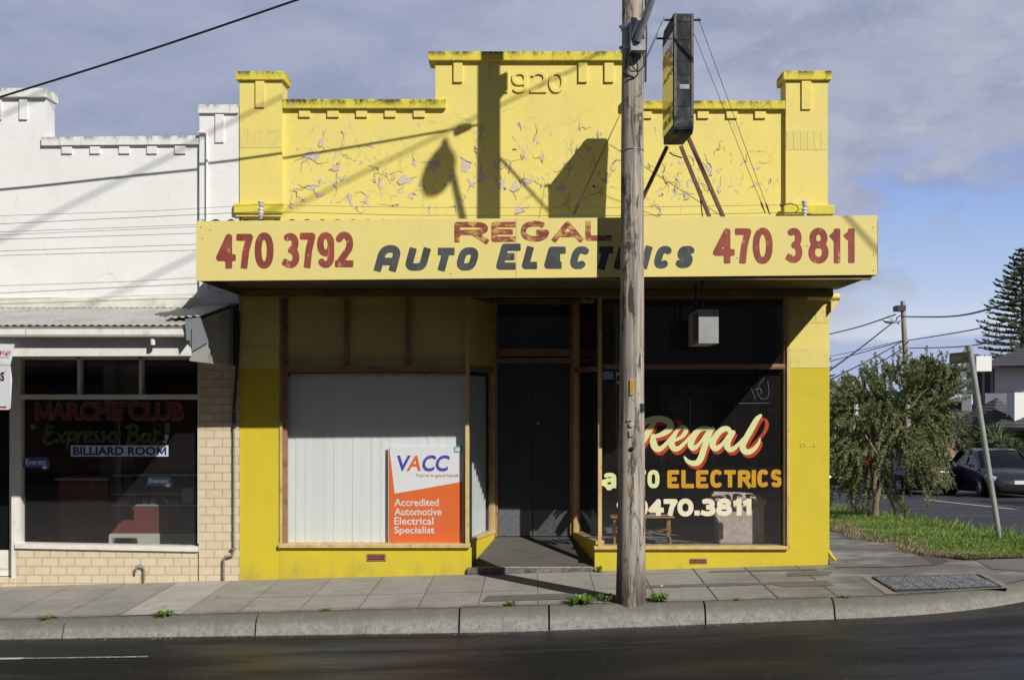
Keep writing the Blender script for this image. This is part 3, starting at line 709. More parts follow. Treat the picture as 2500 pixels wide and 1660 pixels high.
# kerb stones: swept profile, cut at the joints
joints = [-9.4, -7.0, -4.55, -2.70, -.744, .12, 1.62, 2.86]
kb = MB(); pp = path()
dense = []
for (a, b) in zip(pp[:-1], pp[1:]):
    cuts = [0] + sorted((j + s_ - a[0]) / (b[0] - a[0]) for j in joints for s_ in (-.009, .009) if a[1] == -2.0 and b[1] == -2.0 and a[0] < j + s_ < b[0])
    for u in cuts: dense.append(tuple(a[k] + (b[k] - a[k]) * u for k in range(4)))
dense.append(pp[-1])
def prof(p):
    x, y, nx, ny = p; f_ = foot(x, y); r_ = road(x + nx * .05, y + ny * .05); h = f_ - r_
    return [(x + nx * o, y + ny * o, z) for o, z in ((-.15, f_ - .05), (-.15, f_ + .004), (-.11, f_ + .001), (-.075, f_ - .006), (-.042, f_ - .022), (-.016, f_ - .048), (.004, f_ - .085), (.016, f_ - .125), (.03, r_ + .02), (.036, r_ - .06))]
cur = []
def flush(cur):
    if len(cur) < 2: return
    rows = [prof(p) for p in cur]; n = len(rows[0]); vs = [q for r_ in rows for q in r_]
    kb.add(vs, [(i * n + k, i * n + k + 1, (i + 1) * n + k + 1, (i + 1) * n + k) for i in range(len(rows) - 1) for k in range(n - 1)], True)
    kb.face(rows[0]); kb.face(rows[-1][::-1])
i = 0
for p in dense:
    cur.append(p)
    if p[1] == -2.0 and any(abs(p[0] - (j - .009)) < 1e-6 for j in joints): flush(cur); cur = []
flush(cur)
structure(kb.build('kerb', M_KERB))
# patches let into the footpath
def patch(name, pts, mat, dz=.005):
    b = MB(); n = len(pts)
    b.face([(x, y, foot(x, y) + dz) for x, y in pts]); return structure(b.build(name, mat))
patch('pale_path_slab', [(-4.62, -1.84), (-4.20, -1.84), (-3.42, -.02), (-4.02, -.02)][:0] or [(-4.05, -1.84), (-3.47, -1.84), (-3.46, -.01), (-4.05, -.01)], M_SLAB)
wig = lambda a: a + random.uniform(-.02, .02)
top_, bot_ = [], []
for x in np.linspace(.95, 3.05, 22):
    top_.append((x, wig(-.98))); bot_.append((x, wig(-1.13 if x < 2.45 else -1.27)))
patch('asphalt_strip', top_ + bot_[::-1], M_PATCH)
patch('asphalt_strip', [(-.55, -1.62), (.62, -1.62), (.62, -1.30), (-.5, -1.34)], M_PATCH)
patch('asphalt_strip', [(1.95, -.22), (2.6, -.24), (3.1, -.24), (3.1, -.36), (1.9, -.31)], M_PATCH)
patch('asphalt_strip', [(2.75, -.45), (3.25, -.45), (3.15, -.66), (2.7, -.66)], M_PATCH)
patch('dark_side_path', [(3.34, -.22), (3.9, -.30), (4.45, -.22), (4.7, .0), (4.55, .9), (4.42, 3), (4.42, 20), (3.34, 20)], concrete_mat('damp_concrete', (.088, .082, .076), False))
patch('crossing_slab', [(4.95, -.55), (5.0, .05), (5.35, .12), (6.0, .02), (5.9, -.35), (5.45, -.95)], concrete_mat('dark_crossing_concrete', (.16, .15, .135), False))
patch('grate_surround', [(3.42, -1.80), (4.72, -1.64), (4.78, -.83), (3.45, -.83)], concrete_mat('grate_concrete', (.24, .215, .185), False))
# lane markings
def strip(name, x0, x1, y, w_, mat, n=12):
    b = MB(); xs = np.linspace(x0, x1, n)
    for a, c in zip(xs[:-1], xs[1:]): b.face([(a, y - w_ / 2, road(a, y - w_ / 2) + .005), (c, y - w_ / 2, road(c, y - w_ / 2) + .005), (c, y + w_ / 2, road(c, y + w_ / 2) + .005), (a, y + w_ / 2, road(a, y + w_ / 2) + .005)])
    return structure(b.build(name, mat))
strip('lane_line', -14, -4.5, -2.98, .075, M_LINE); strip('worn_lane_line', -4.5, -3.4, -2.98, .05, M_LINEW)
strip('worn_lane_line', -2.3, .9, -3.02, .010, paint_letter('ghost_line', (.10, .10, .10), (.02, .02, .02), .48, (1, 1, 1), 20))
for k in range(4):
    b = MB(); y0 = 13.3 + k * 9.0
    for a in range(6):
        ya, yb = y0 + a, y0 + a + 1
        b.face([(10.92, ya, road(11, ya) + .006), (11.06, ya, road(11, ya) + .006), (11.06, yb, road(11, yb) + .006), (10.92, yb, road(11, yb) + .006)])
    structure(b.build('centre_line', M_LINE))
b = MB(); b.grid([15.4, 16.4, 18, 24, 40], list(np.linspace(6, 60, 30)), lambda x, y: road(x, y) + .13)
structure(b.build('far_verge', pm('far_verge_grass', (.07, .12, .03), (.10, .15, .04), scale=2, rough=.9)))
# grass verge of the side street
vg = MB()
def vedge(y): return 4.42 + .12 * math.sin(y * 1.7) + .07 * math.sin(y * 4.1 + 1) + (max(0, .9 - y) ** 2) * .55
def vfar(y): return 6.1 - (max(0, 1.0 - y) ** 2) * .30
def vz(x, y): return foot(x, y) + .03 + .035 * math.sin(x * 2.1 + y) * math.sin(y * 1.3)
ysv = list(np.linspace(.05, 4, 24)) + list(np.linspace(4.3, 45, 60))
for ya, yb in zip(ysv[:-1], ysv[1:]):
    for k in range(5):
        f0, f1 = k / 5, (k + 1) / 5
        q = [(vedge(y) + (vfar(y) - vedge(y)) * f_, y) for y, f_ in ((ya, f0), (ya, f1), (yb, f1), (yb, f0))]
        vg.face([(x, y, vz(x, y) - (.028 if (k == 0 and f_ == 0) else 0)) for (x, y), f_ in zip(q, (f0, f1, f1, f0))], True)
structure(vg.build('grass_verge', M_SOIL))
def blades(name, mat, n, sample, h0, h1, w_=.006, lean=.5):
    b = MB()
    for _ in range(n):
        x, y = sample(); z = vz(x, y) - .01; h = random.uniform(h0, h1); a = random.uniform(0, 6.28); l = random.uniform(.1, lean) * h
        dx, dy = math.cos(a), math.sin(a); px_, py_ = -dy * w_, dx * w_
        b.face([(x - px_, y - py_, z), (x + px_, y + py_, z), (x + dx * l * .4 + px_ * .7, y + dy * l * .4 + py_ * .7, z + h * .6), (x + dx * l, y + dy * l, z + h), (x + dx * l * .4 - px_ * .7, y + dy * l * .4 - py_ * .7, z + h * .6)][:4])
    o = b.build(name, mat, fix=False); o['kind'] = 'stuff'; return o
def samp(fmin, fmax, ymin=.1, ymax=13):
    def f():
        while True:
            y = ymin + (ymax - ymin) * random.random() ** 1.6; u = random.uniform(fmin, fmax); x = vedge(y) + (vfar(y) - vedge(y)) * u
            return x, y
    return f
blades('grass', M_GRASS, 30000, samp(.10, 1.0), .02, .062, .0055, 1.3)
blades('tall_grass', M_GRASS, 700, samp(.80, 1.03), .08, .18, .006, .8)
blades('dry_grass', M_DRY, 4200, samp(-.03, .22, .1, 7), .02, .07, .005, 1.3)
blades('dry_grass', M_DRY, 1500, samp(.0, .9, .05, .35), .02, .05, .005, 1.3)

# grit, leaf litter and small stones lying along the gutter and on the path
b = MB()
for _ in range(1500):
    if random.random() < .7: x, y = random.uniform(-6, 3.2), -2.04 - abs(random.gauss(0, .07)); z = road(x, y)
    else: x, y = random.uniform(-6, 4.5), random.uniform(-1.85, -.05) if random.random() < .5 else -1.80 + random.gauss(0, .04); z = foot(x, y) + .002
    r = random.uniform(.003, .010); a = random.uniform(0, 6.28)
    q = [(x + r * math.cos(a + k * 1.57) * (1.5 if k % 2 else .8), y + r * math.sin(a + k * 1.57) * (1.5 if k % 2 else .8), z + .003 + random.uniform(0, .004)) for k in range(4)]
    b.face(q)
tag(b.build('gutter_litter', pm('leaf_litter', (.20, .14, .08), (.34, .30, .25), scale=25, rough=.9, bump=0), None, False), kind='stuff')

# ------------------------------------------------------------------ drain grate and small weeds
gr = thing('drain_grate', 'black steel bar grate set flush in the concrete at the street corner', 'drain', (4.1, -1.35, foot(4.1, -1.35)))
gz = lambda x, y: foot(x, y) + .012
fr = MB()
cor = [(3.55, -1.72), (4.62, -1.60), (4.66, -.92), (3.55, -.92)]
for k in range(4):
    a, b_ = cor[k], cor[(k + 1) % 4]; fr.bar((*a, gz(*a)), (*b_, gz(*b_)), .025, .012)
fr.build('frame', M_DARKM, gr)
pit = MB(); pit.face([(x, y, foot(x, y) + .007) for x, y in cor]); pit.build('dark_pit', M_HOLE, gr)
for y in np.linspace(-1.56, -.96, 9):
    bb = MB(); bb.bar((3.57, y - .01, gz(3.57, y)), (4.62, y + .01, gz(4.62, y)), .024, .016); bb.build('bar', pm('worn_bar_steel', (.42, .42, .43), (.16, .16, .165), scale=40, rough=.3, metal=.5, bump=.3), gr)
for x in np.linspace(3.7, 4.5, 7):
    bb = MB(); bb.bar((x, -1.58, gz(x, -1.5) + .001), (x, -.94, gz(x, -.94) + .001), .011, .012); bb.build('cross_bar', pm('worn_bar_steel', (.2, .2, .2)), gr)
def weed(x, y, n, r, h, label, flower=False):
    z = foot(x, y); b = MB(); r *= .8; h *= .75
    for _ in range(n):
        a = random.uniform(0, 6.28); l = r * random.uniform(.35, 1); up = h * random.uniform(.3, 1)
        d = Vector((math.cos(a), math.sin(a), 0)); s_ = Vector((-d.y, d.x, 0)) * random.uniform(.006, .014)
        p0 = Vector((x, y, z)) + d * random.uniform(0, r * .5); p1 = p0 + d * l * .5 + Vector((0, 0, up)); p2 = p0 + d * l + Vector((0, 0, up * .7))
        b.face([p0 - s_ * .3, p0 + s_ * .3, p1 + s_, p1 - s_]); b.face([p1 - s_, p1 + s_, p2])
    o = tag(b.build('weed', M_WEED, None, False), label, 'weed', 'weeds along the kerb')
    if flower:
        f_ = MB(); f_.tube([(x, y, z), (x + .02, y, z + h * 1.8)], .002, 5); f_.build('stem', M_WEED, o)
        f_ = MB(); f_.lathe([(.002, 0), (.02, .008), (.018, .014), (.004, .016)], (x + .02, y, z + h * 1.8), n=10); f_.build('flower', pm('yellow_petal', (.75, .5, .01)), o)
    return o
weed(.43, -1.80, 170, .20, .10, 'broad clump of green weeds against the timber pole beside its long shadow')
weed(.70, -1.74, 60, .13, .09, 'small leafy weed between the pole foot and the bigger clump')
weed(1.20, -1.80, 150, .13, .10, 'leafy weed with one yellow flower beside the pole foot', True)
weed(-.25, -1.84, 50, .08, .06, 'little weed at the kerb under the doorway shadow')
weed(-3.62, -1.87, 70, .13, .06, 'low green weed on the kerb below the tiled pier')
weed(-4.75, -1.86, 40, .12, .035, 'thin flat weed on the kerb beside the pale concrete slab')
weed(-2.05, -1.85, 26, .07, .03, 'tiny weed on the kerb below the yellow shop base')
weed(.70, -.10, 34, .06, .10, 'upright weed growing at the corner of the entrance step')
weed(1.95, -1.86, 24, .06, .03, 'tiny flat weed on the kerb below the terracotta vent')
weed(3.0, -1.88, 30, .07, .03, 'low reddish weed at the kerb joint near the drain grate')
# ------------------------------------------------------------------ yellow corner shop
shop = thing('corner_shop', 'two-tone yellow shop with stepped parapet dated 1920 and a lettered awning', 'shop', (0, .1, 0))
def bx(mb, x0, x1, y0, y1, a, b): return mb.box(PX(x0), PX(x1), a, b, PZ(y0), PZ(y1))   # facade pixels -> box between depths a and b
TH = .23
m = MB()
ZS = 3.205
for x0, x1, top in ((588, 691, 200), (691, 1063, 247), (1063, 1543, 131), (1543, 1916, 251), (1916, 2018, 200)):
    m.box(PX(x0), PX(x1), 0, TH, ZS, PZ(top))
m.box(PX(586), PX(683), -.0, TH, -.3, ZS - .001); m.box(PX(1927.5), PX(2025), -.0, TH, -.3, ZS - .001)
wall = m.build('wall', M_WALL, shop)
m = MB(); m.box(PX(683.2), PX(1151), -.003, .16, -.3, PZ(1337)); m.build('stall_riser', M_WALL2, shop)
m = MB(); m.box(PX(1452), PX(1927.3), -.003, .16, -.3, PZ(1340)); m.build('stall_riser', M_WALL2, shop)
# splayed risers either side of the entrance
DY = 1.1
SL = [(PX(1147), .0), (PX(1210, DY), DY)]; SR = [(PX(1456), .0), (PX(1398, DY), DY)]
def splay_prism(mb, seg, z0, z1, t, side, off=0):
    (x0, y0), (x1, y1) = seg; d = Vector((x1 - x0, y1 - y0, 0)).normalized(); n = Vector((-d.y, d.x, 0)) * side
    a, b = Vector((x0, y0, 0)) + n * off, Vector((x1, y1, 0)) + n * off
    q = [a, b, b + n * t, a + n * t]
    mb.prism([(p.x, p.y, z0) for p in q], (0, 0, z1 - z0))
m = MB(); splay_prism(m, [(SL[0][0], .161), SL[1]], -.2, .325, .10, 1); m.build('entrance_riser', M_WALL2, shop)
m = MB(); splay_prism(m, [(SR[0][0] , .161), SR[1]], -.2, .31, .10, -1); m.build('entrance_riser', M_WALL2, shop)
# pilasters with T-shaped caps
def pilaster(x0, x1, cx0, cx1, ctop, cbot, b0, b1, bb, m0, m1, mt, mb_):
    p = MB(); p.box(PX(x0), PX(x1), -.055, -.001, PZ(mt) - .1, PZ(cbot)); o = p.build('pilaster', M_WALL, shop)
    c = MB(); c.box(PX(cx0), PX(cx1), -.09, TH + .05, PZ(cbot), PZ(ctop), .008); c.build('cap', M_COP, o)
    c = MB(); c.box(PX(b0), PX(b1), -.075, -.0552, PZ(bb), PZ(cbot) - .001); c.build('bracket', M_WALL2, o)
    c = MB(); c.box(PX(m0), PX(m1), -.10, -.0555, PZ(mb_), PZ(mt), .01); c.build('base_moulding', M_COP, o)
    c = MB(); c.box(PX(m0 + 4), PX(m1 - 4), -.075, -.0555, PZ(mb_ + 7), PZ(mb_) - .001); c.build('base_moulding', M_WALL2, o)
pilaster(588, 691, 580, 698, 179.5, 200.5, 627.5, 649, 266, 576, 696, 500, 524)
pilaster(1916, 2018, 1908.5, 2025.5, 178.5, 200.5, 1954, 1976.5, 271, 1910, 2032, 504, 527)
for (x0, x1, y0, y1) in ((691.3, 1089.5, 245, 267.5), (1046, 1560, 129, 151), (1517, 1915.5, 249, 269)):
    c = MB(); c.box(PX(x0), PX(x1), -.052, (TH + .05) if y0 < 200 else -.001, PZ(y1), PZ(y0), .008)
    if y0 > 200: c.box(PX(x0 if x0 < 1000 else 1545), PX(1061 if x0 < 1000 else x1), .001, TH + .05, PZ(y1), PZ(y0))
    c.build('coping', M_COP, shop)
def small(name, x0, x1, y0, y1, d=.024, mat=M_WALL2):
    c = MB(); c.box(PX(x0), PX(x1), -d, -.0012, PZ(y1), PZ(y0)); return c.build(name, mat, shop)
for a, b in ((731, 758), (800, 828), (870, 897), (940, 967), (1010.6, 1038)): small('corbel', a, b, 268, 287)
for a, b in ((1565, 1591), (1633, 1660), (1703, 1730), (1773, 1800), (1842.5, 1869)): small('corbel', a, b, 270, 290)
for a, b in ((1108, 1129.5), (1173.5, 1194), (1412.5, 1433.5), (1476, 1498)): small('bracket', a, b, 151.5, 202, .026)
# the year in raised render
def relief(name, items, t_, depth, mat, parent, p=2.3):
    flatm = MB(); letters(flatm, items, lambda x, z: (x, 0, z), t_, p=p)
    bm = bmesh.new(); vv = [bm.verts.new(v) for v in flatm.v]
    for f in flatm.f:
        try: bm.faces.new([vv[k] for k in f])
        except ValueError: pass
    bmesh.ops.remove_doubles(bm, verts=bm.verts[:], dist=1e-5); bmesh.ops.recalc_face_normals(bm, faces=bm.faces[:])
    ex = bmesh.ops.extrude_face_region(bm, geom=bm.faces[:])
    vs = [e for e in ex['geom'] if isinstance(e, bmesh.types.BMVert)]
    bmesh.ops.translate(bm, verts=vs, vec=(0, -depth, 0)); bmesh.ops.translate(bm, verts=bm.verts[:], vec=(0, -.0013, 0))
    o = MB(); o.bm(bm); return o.build(name, mat, parent)
relief('year_numerals', [(c, PX(a), PX(b), PZ(227), PZ(175)) for c, a, b in (('1', 1224, 1244), ('9', 1250, 1287), ('2', 1295, 1335), ('0', 1340, 1378))], .036, .018, M_WALL2, shop)
# plaster showing where the paint has come away (cx, cy, w, h in facade pixels)
PK = [(787, 349, 17, 26), (764, 383, 40, 22), (743, 392, 22, 16), (820, 413, 30, 20), (760, 458, 34, 18), (783, 475, 34, 13), (820, 444, 9, 28), (834, 437, 8, 10), (782, 440, 10, 10),
      (838, 323, 16, 8), (909, 356, 12, 14), (853, 481, 12, 22), (895, 487, 12, 28), (928, 452, 9, 32), (945, 428, 9, 12), (989, 440, 30, 30), (964, 430, 9, 12), (966, 502, 15, 6), (1004, 478, 20, 18),
      (1012, 397, 10, 14), (919, 411, 11, 8), (913, 441, 10, 10), (1030, 448, 20, 10), (1062, 404, 26, 30), (1085, 452, 7, 9), (1136, 402, 30, 42), (1161, 365, 8, 14), (1176, 316, 10, 20), (1162, 362, 6, 14),
      (1175, 432, 24, 26), (1152, 450, 18, 18), (1212, 408, 10, 20), (1211, 438, 12, 14), (1224, 453, 16, 34), (1256, 456, 24, 36), (1285, 443, 28, 20), (1265, 512, 28, 26), (1246, 412, 7, 26), (1268, 306, 7, 22),
      (1277, 370, 9, 34), (1258, 364, 11, 5), (1306, 340, 8, 20), (1323, 386, 10, 16), (1324, 453, 6, 8), (1382, 402, 10, 9), (1393, 410, 12, 12), (1435, 368, 16, 16), (1370, 458, 30, 22), (1386, 492, 10, 22),
      (1417, 312, 7, 18), (1460, 327, 5, 18), (1482, 438, 10, 30), (1467, 466, 9, 26), (1505, 392, 6, 8), (1731, 410, 14, 30), (1737, 424, 8, 14), (1694, 387, 9, 12), (1677, 476, 18, 28), (1613, 476, 11, 14),
      (1620, 428, 6, 16), (1632, 446, 20, 7), (1655, 437, 12, 12), (1708, 450, 9, 22), (1755, 464, 10, 16), (1757, 363, 10, 8), (1729, 467, 7, 10), (1823, 393, 7, 9), (1646, 468, 6, 14), (1611, 520, 12, 10),
      (722, 465, 12, 8), (740, 490, 14, 7), (1048, 505, 9, 10), (1100, 430, 8, 9), (870, 505, 8, 7), (1340, 450, 5, 12), (1585, 406, 8, 14), (1840, 455, 10, 8), (1112, 500, 5, 9), (711, 505, 10, 8), (1880, 440, 6, 18)]
for cx, cy, w_, h_ in PK:
    # shard outlines: straight torn edges, mostly upright, with a few points
    pb = MB(); n = random.randint(6, 9); a0 = random.uniform(0, 6.28); tilt = random.uniform(-.35, .35); pts = []
    for k in range(n):
        a = a0 + 6.283 * (k + random.uniform(-.28, .28)) / n; r = random.choice((.55, .8, 1.0, 1.25)) * random.uniform(.9, 1.1)
        ex, ey = math.cos(a) * r * w_ / 2, math.sin(a) * r * h_ / 2
        pts.append((PX(cx + ex + ey * tilt), PZ(cy + ey)))
    fine = []
    for k in range(n):
        (xa, za), (xb, zb_) = pts[k], pts[(k + 1) % n]
        for u in (0, .35, .7): fine.append((xa + (xb - xa) * u + random.uniform(-.004, .004), za + (zb_ - za) * u + random.uniform(-.004, .004)))
    pb.face([(x, -.0035, z) for x, z in fine]); o = pb.build('bare_plaster', M_PEEL, wall)
    # paint curling off along part of the rim
    fb = MB(); got = 0; mx, mz = PX(cx), PZ(cy)
    k0 = random.randint(0, n - 1)
    for k in range(k0, k0 + max(2, n // 2)):
        (xa, za), (xb, zb_) = pts[k % n], pts[(k + 1) % n]; u = random.uniform(.06, .16); o_ = random.uniform(.003, .010)
        fb.face([(xa, -.0045, za), (xb, -.0045, zb_), (xb + (mx - xb) * u, -.0045 - o_, zb_ + (mz - zb_) * u), (xa + (mx - xa) * u, -.0045 - o_, za + (mz - za) * u)])
    fb.build('curled_paint', M_FLAKE, wall)
# the many specks and slivers too small to show as more than a touch of plaster
sp_ = MB()
for _ in range(230):
    if random.random() < .7:
        cx, cy, w_, h_ = random.choice(PK); cx += random.gauss(0, 26); cy += random.gauss(0, 18)
    else: cx, cy = random.uniform(705, 1880), random.triangular(330, 520, 470)
    if not (700 < cx < 1900 and 300 < cy < 522): continue
    a, b = random.uniform(1.2, 4.5), random.uniform(1.5, 8); n = 5; ti = random.uniform(-.6, .6)
    sp_.face([(PX(cx + a * math.cos(6.283 * k / n) * random.uniform(.5, 1.2) + ti * b * math.sin(6.283 * k / n)), -.0025, PZ(cy + b * math.sin(6.283 * k / n) * random.uniform(.6, 1.1))) for k in range(n)])
tag(sp_.build('plaster_specks', M_PEEL, wall), kind='stuff')
# jagged open cracks from patch to patch: flat slivers coloured as the shade inside
ck = MB()
for cx, cy, w_, h_ in PK + random.sample(PK, 30):
    for _ in range(random.choice((0, 1, 1, 2))):
        a = random.choice((90, 90, -90, -90, 20, 160, 200)) + random.gauss(0, 18); L = random.uniform(12, 46); n = max(4, int(L / 4)); x, y = cx + math.cos(R(a)) * w_ * .4, cy - math.sin(R(a)) * h_ * .4
        wd = random.uniform(.5, 1.1); pts = []
        for k in range(n):
            pts.append((x, y, wd * (1 - k / n) + .15)); a += random.gauss(0, 26) - (a - round(a / 90) * 90) * .25
            x += math.cos(R(a)) * L / n; y -= math.sin(R(a)) * L / n
        if not all(700 < p[0] < 1905 and 296 < p[1] < 524 for p in pts): continue
        for (xa, ya, ra), (xb, yb, rb) in zip(pts[:-1], pts[1:]):
            dx, dy = xb - xa, yb - ya; l = math.hypot(dx, dy) or 1; nx, ny = -dy / l, dx / l
            ck.face([(PX(xa + nx * ra), -.0022, PZ(ya + ny * ra)), (PX(xb + nx * rb), -.0022, PZ(yb + ny * rb)), (PX(xb - nx * rb), -.0022, PZ(yb - ny * rb)), (PX(xa - nx * ra), -.0022, PZ(ya - ny * ra))])
tag(ck.build('open_cracks', pm('crack_shade', (.22, .16, .08), (.42, .32, .16), scale=14, rough=.9, bump=0), wall), kind='stuff')
# older paint blocks on the piers
def block(x0, x1, y0, y1, mat):
    c = MB(); c.face([(PX(x0), -.0035, PZ(y1)), (PX(x1), -.0035, PZ(y1)), (PX(x1), -.0035, PZ(y0)), (PX(x0), -.0035, PZ(y0))]); c.build('paint_block', mat, wall)
M_BLK = pm('older_yellow_paint', (.76, .645, .18), (.71, .59, .19), scale=5, rough=.75, bump=.5, stretch=(1, 1, .5), dirt=(.50, .40, .14), dscale=9)
for q in ((588, 682, 734, 786), (588, 682, 846, 892), (1929, 2023, 850, 898)): block(*q, M_BLK)
for q in ((1958, 1990, 742, 789), (1992, 2023, 742, 789)): block(*q, M_BLK)
for (x0, x1, y0, y1, n, yy) in ((588.5, 690, 318, 364, 6, -.058), (1917, 2017, 323, 369, 6, -.058)):
    c = MB()
    for k in range(n):
        a, b = x0 + (x1 - x0) * k / n + 1, x0 + (x1 - x0) * (k + 1) / n - 1
        c.face([(PX(a), yy, PZ(y1)), (PX(b), yy, PZ(y1)), (PX(b), yy, PZ(y0)), (PX(a), yy, PZ(y0))])
    c.build('paint_block', M_BLK, wall)
# airbricks
def vent(x0, x1, y0, y1):
    c = MB(); c.box(PX(x0), PX(x1), -.012, -.0035, PZ(y1), PZ(y0), .003); o = c.build('air_brick', M_RED, shop)
    h = MB(); n = 8; w_ = (PX(x1) - PX(x0)); hh = PZ(y0) - PZ(y1)
    for k in range(n):
        for j in (.2, .55): h.box(PX(x0) + w_ * (.08 + k * .108), PX(x0) + w_ * (.08 + k * .108 + .066), -.0135, -.0125, PZ(y1) + hh * j, PZ(y1) + hh * (j + .24))
    h.build('hole', M_HOLE, o)
vent(896, 942, 1351, 1369); vent(1684, 1726, 1363, 1375)
# half-round string course and its corbel at the street corner, pipe foot
m = MB(); m.tube([(PX(1969), -.03, PZ(723)), (PX(2047), -.03, PZ(726))], .042, 14); m.tube([(PX(2043), .04, PZ(726)), (PX(2043), 3, PZ(726))], .042, 12); m.build('string_course', M_WALL2, shop)
m = MB(); m.prism([(PX(2026), -.06, PZ(736)), (PX(2044), -.06, PZ(736)), (PX(2026), -.06, PZ(764))], (0, .25, 0)); m.build('corner_corbel', M_WALL2, shop)
m = MB(); m.tube([(PX(2024), .02, PZ(1345)), (PX(2030), -.01, PZ(1358)), (PX(2037), -.06, PZ(1366))], .02, 8); m.build('pipe_foot', M_WALL2, shop)
# scratched tag on the pier
def scratch(name, polys, mat, parent, r=.004, y=-.006):
    c = MB()
    for pl in polys: c.tube([(PX(a), y, PZ(b)) for a, b in pl], r, 5)
    return c.build(name, mat, parent)
scratch('scratched_tag', [[(1964, 1082), (1955, 1084), (1954, 1090), (1962, 1091)], [(1964, 1083), (1966, 1090), (1971, 1083)], [(1972, 1090), (1979, 1084), (1977, 1090), (1984, 1083)], [(1984, 1091), (1990, 1079), (1987, 1090), (1998, 1088)]], pm('pale_scratch', (.75, .66, .25)), shop, .0024)
# side wall, roof and rooms behind; wall made grey to stop yellow bounce light
m = MB(); m.box(PX(2010), PX(2025), TH + .001, 9, -.8, 4.4); m.box(PX(586), PX(598), TH + .001, 9, -.5, 4.4); m.box(PX(598.5), PX(2009.5), 8.8, 9, -.5, 4.4); m.build('side_wall', pm('grey_low_bounce', (.33, .32, .28), (.27, .26, .23), scale=2, rough=.9), shop)
m = MB(); m.box(PX(599), PX(2009), TH + .002, 8.79, 4.1, 4.2); m.build('roof', M_CORR, shop)
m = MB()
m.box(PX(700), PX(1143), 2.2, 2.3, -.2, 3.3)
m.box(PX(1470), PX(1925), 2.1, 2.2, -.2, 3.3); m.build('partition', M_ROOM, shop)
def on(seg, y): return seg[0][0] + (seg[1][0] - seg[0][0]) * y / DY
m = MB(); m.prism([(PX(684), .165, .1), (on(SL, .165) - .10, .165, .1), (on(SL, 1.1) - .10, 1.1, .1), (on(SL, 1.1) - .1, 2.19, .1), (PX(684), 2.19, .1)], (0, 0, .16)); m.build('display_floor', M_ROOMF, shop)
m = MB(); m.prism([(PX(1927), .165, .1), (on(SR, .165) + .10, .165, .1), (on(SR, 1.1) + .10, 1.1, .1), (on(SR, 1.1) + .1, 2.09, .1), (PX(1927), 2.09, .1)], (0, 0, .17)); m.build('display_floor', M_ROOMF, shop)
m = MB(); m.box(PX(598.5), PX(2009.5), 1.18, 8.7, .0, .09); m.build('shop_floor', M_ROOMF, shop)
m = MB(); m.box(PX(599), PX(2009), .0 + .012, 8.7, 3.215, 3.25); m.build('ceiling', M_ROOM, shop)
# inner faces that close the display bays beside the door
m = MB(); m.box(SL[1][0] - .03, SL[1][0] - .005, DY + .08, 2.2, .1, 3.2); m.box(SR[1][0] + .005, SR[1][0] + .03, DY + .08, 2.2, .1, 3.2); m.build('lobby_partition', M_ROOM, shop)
# ---- left shop window
Zh, Zt1, Zt0, Zsill = ZS - .004, PZ(893), PZ(905), PZ(1326)
lw = MB()
lw.box(PX(683.3), PX(691), -.012, .13, Zsill, Zh); lw.box(PX(691), PX(699), .02, .10, Zsill, Zh - .001)
lw.box(PX(699.2), PX(1136), -.004, .11, Zh - .075, Zh - .002); lw.box(PX(699.2), PX(1136), -.02, .11, Zt0, Zt1)
lw.box(PX(699.2), PX(1136), .0, .1, Zt0 - .018, Zt0 - .002)
for x in (844, 995): lw.box(PX(x - 5), PX(x + 5), .01, .1, Zt1 + .001, Zh - .076)
lwo = lw.build('shop_window', M_TRIMB, shop)
m = MB(); m.box(PX(1136.2), PX(1145.5), -.012, .09, Zsill, Zh - .001); m.build('corner_post', M_TRIM, lwo)
m = MB(); m.box(PX(683.3), PX(690), -.016, -.0125, Zsill, PZ(1030)); m.build('jamb_facing', M_TRIM, lwo)
m = MB(); m.box(PX(681), PX(1148), -.045, .15, PZ(1336), Zsill - .001, .006); m.build('sill', M_TRIM, lwo)
for a, b in ((699.4, 838.5), (849.5, 989.5), (1000.5, 1135.8)):
    m = MB(); m.box(PX(a), PX(b), .055, .07, Zt1 + .001, Zh - .077); m.build('painted_panel', M_PANEL, lwo)
m = MB(); m.box(PX(699.3), PX(1136), .054, .06, Zsill, Zt0 - .02); m.build('pane', M_GLASS2, lwo)
# ---- right shop window
RZt1, RZt0, Rs = PZ(888.5), PZ(900.5), PZ(1332)
rw = MB()
rw.box(PX(1469.6), PX(1915), -.004, .11, PZ(728), Zh - .003); rw.box(PX(1469.6), PX(1915), -.02, .11, RZt0, RZt1)
rw.box(PX(1469.6), PX(1915), -.03, -.0205, RZt0 + .018, RZt1 - .012)
rwo = rw.build('shop_window', M_TRIMB, shop)
m = MB(); m.box(PX(1915.2), PX(1921), .02, .10, Rs, Zh - .001); m.box(PX(1921.2), PX(1927), -.012, .13, Rs, Zh - .002); m.build('jamb_facing', M_TRIM, rwo)
m = MB(); m.box(PX(1460.3), PX(1469.3), -.012, .09, Rs, Zh - .001); m.build('corner_post', M_TRIM, rwo)
m = MB(); m.box(PX(1450), PX(1924), -.045, .15, PZ(1340), Rs - .001, .006); m.build('sill', M_TRIM, rwo)
rgl = []
for z0, z1 in ((Rs, RZt0 - .001), (RZt1 + .001, PZ(728) - .001)):
    m = MB(); m.box(PX(1469.5), PX(1915.1), .054, .06, z0, z1); m.build('pane', M_GLASS, rwo)
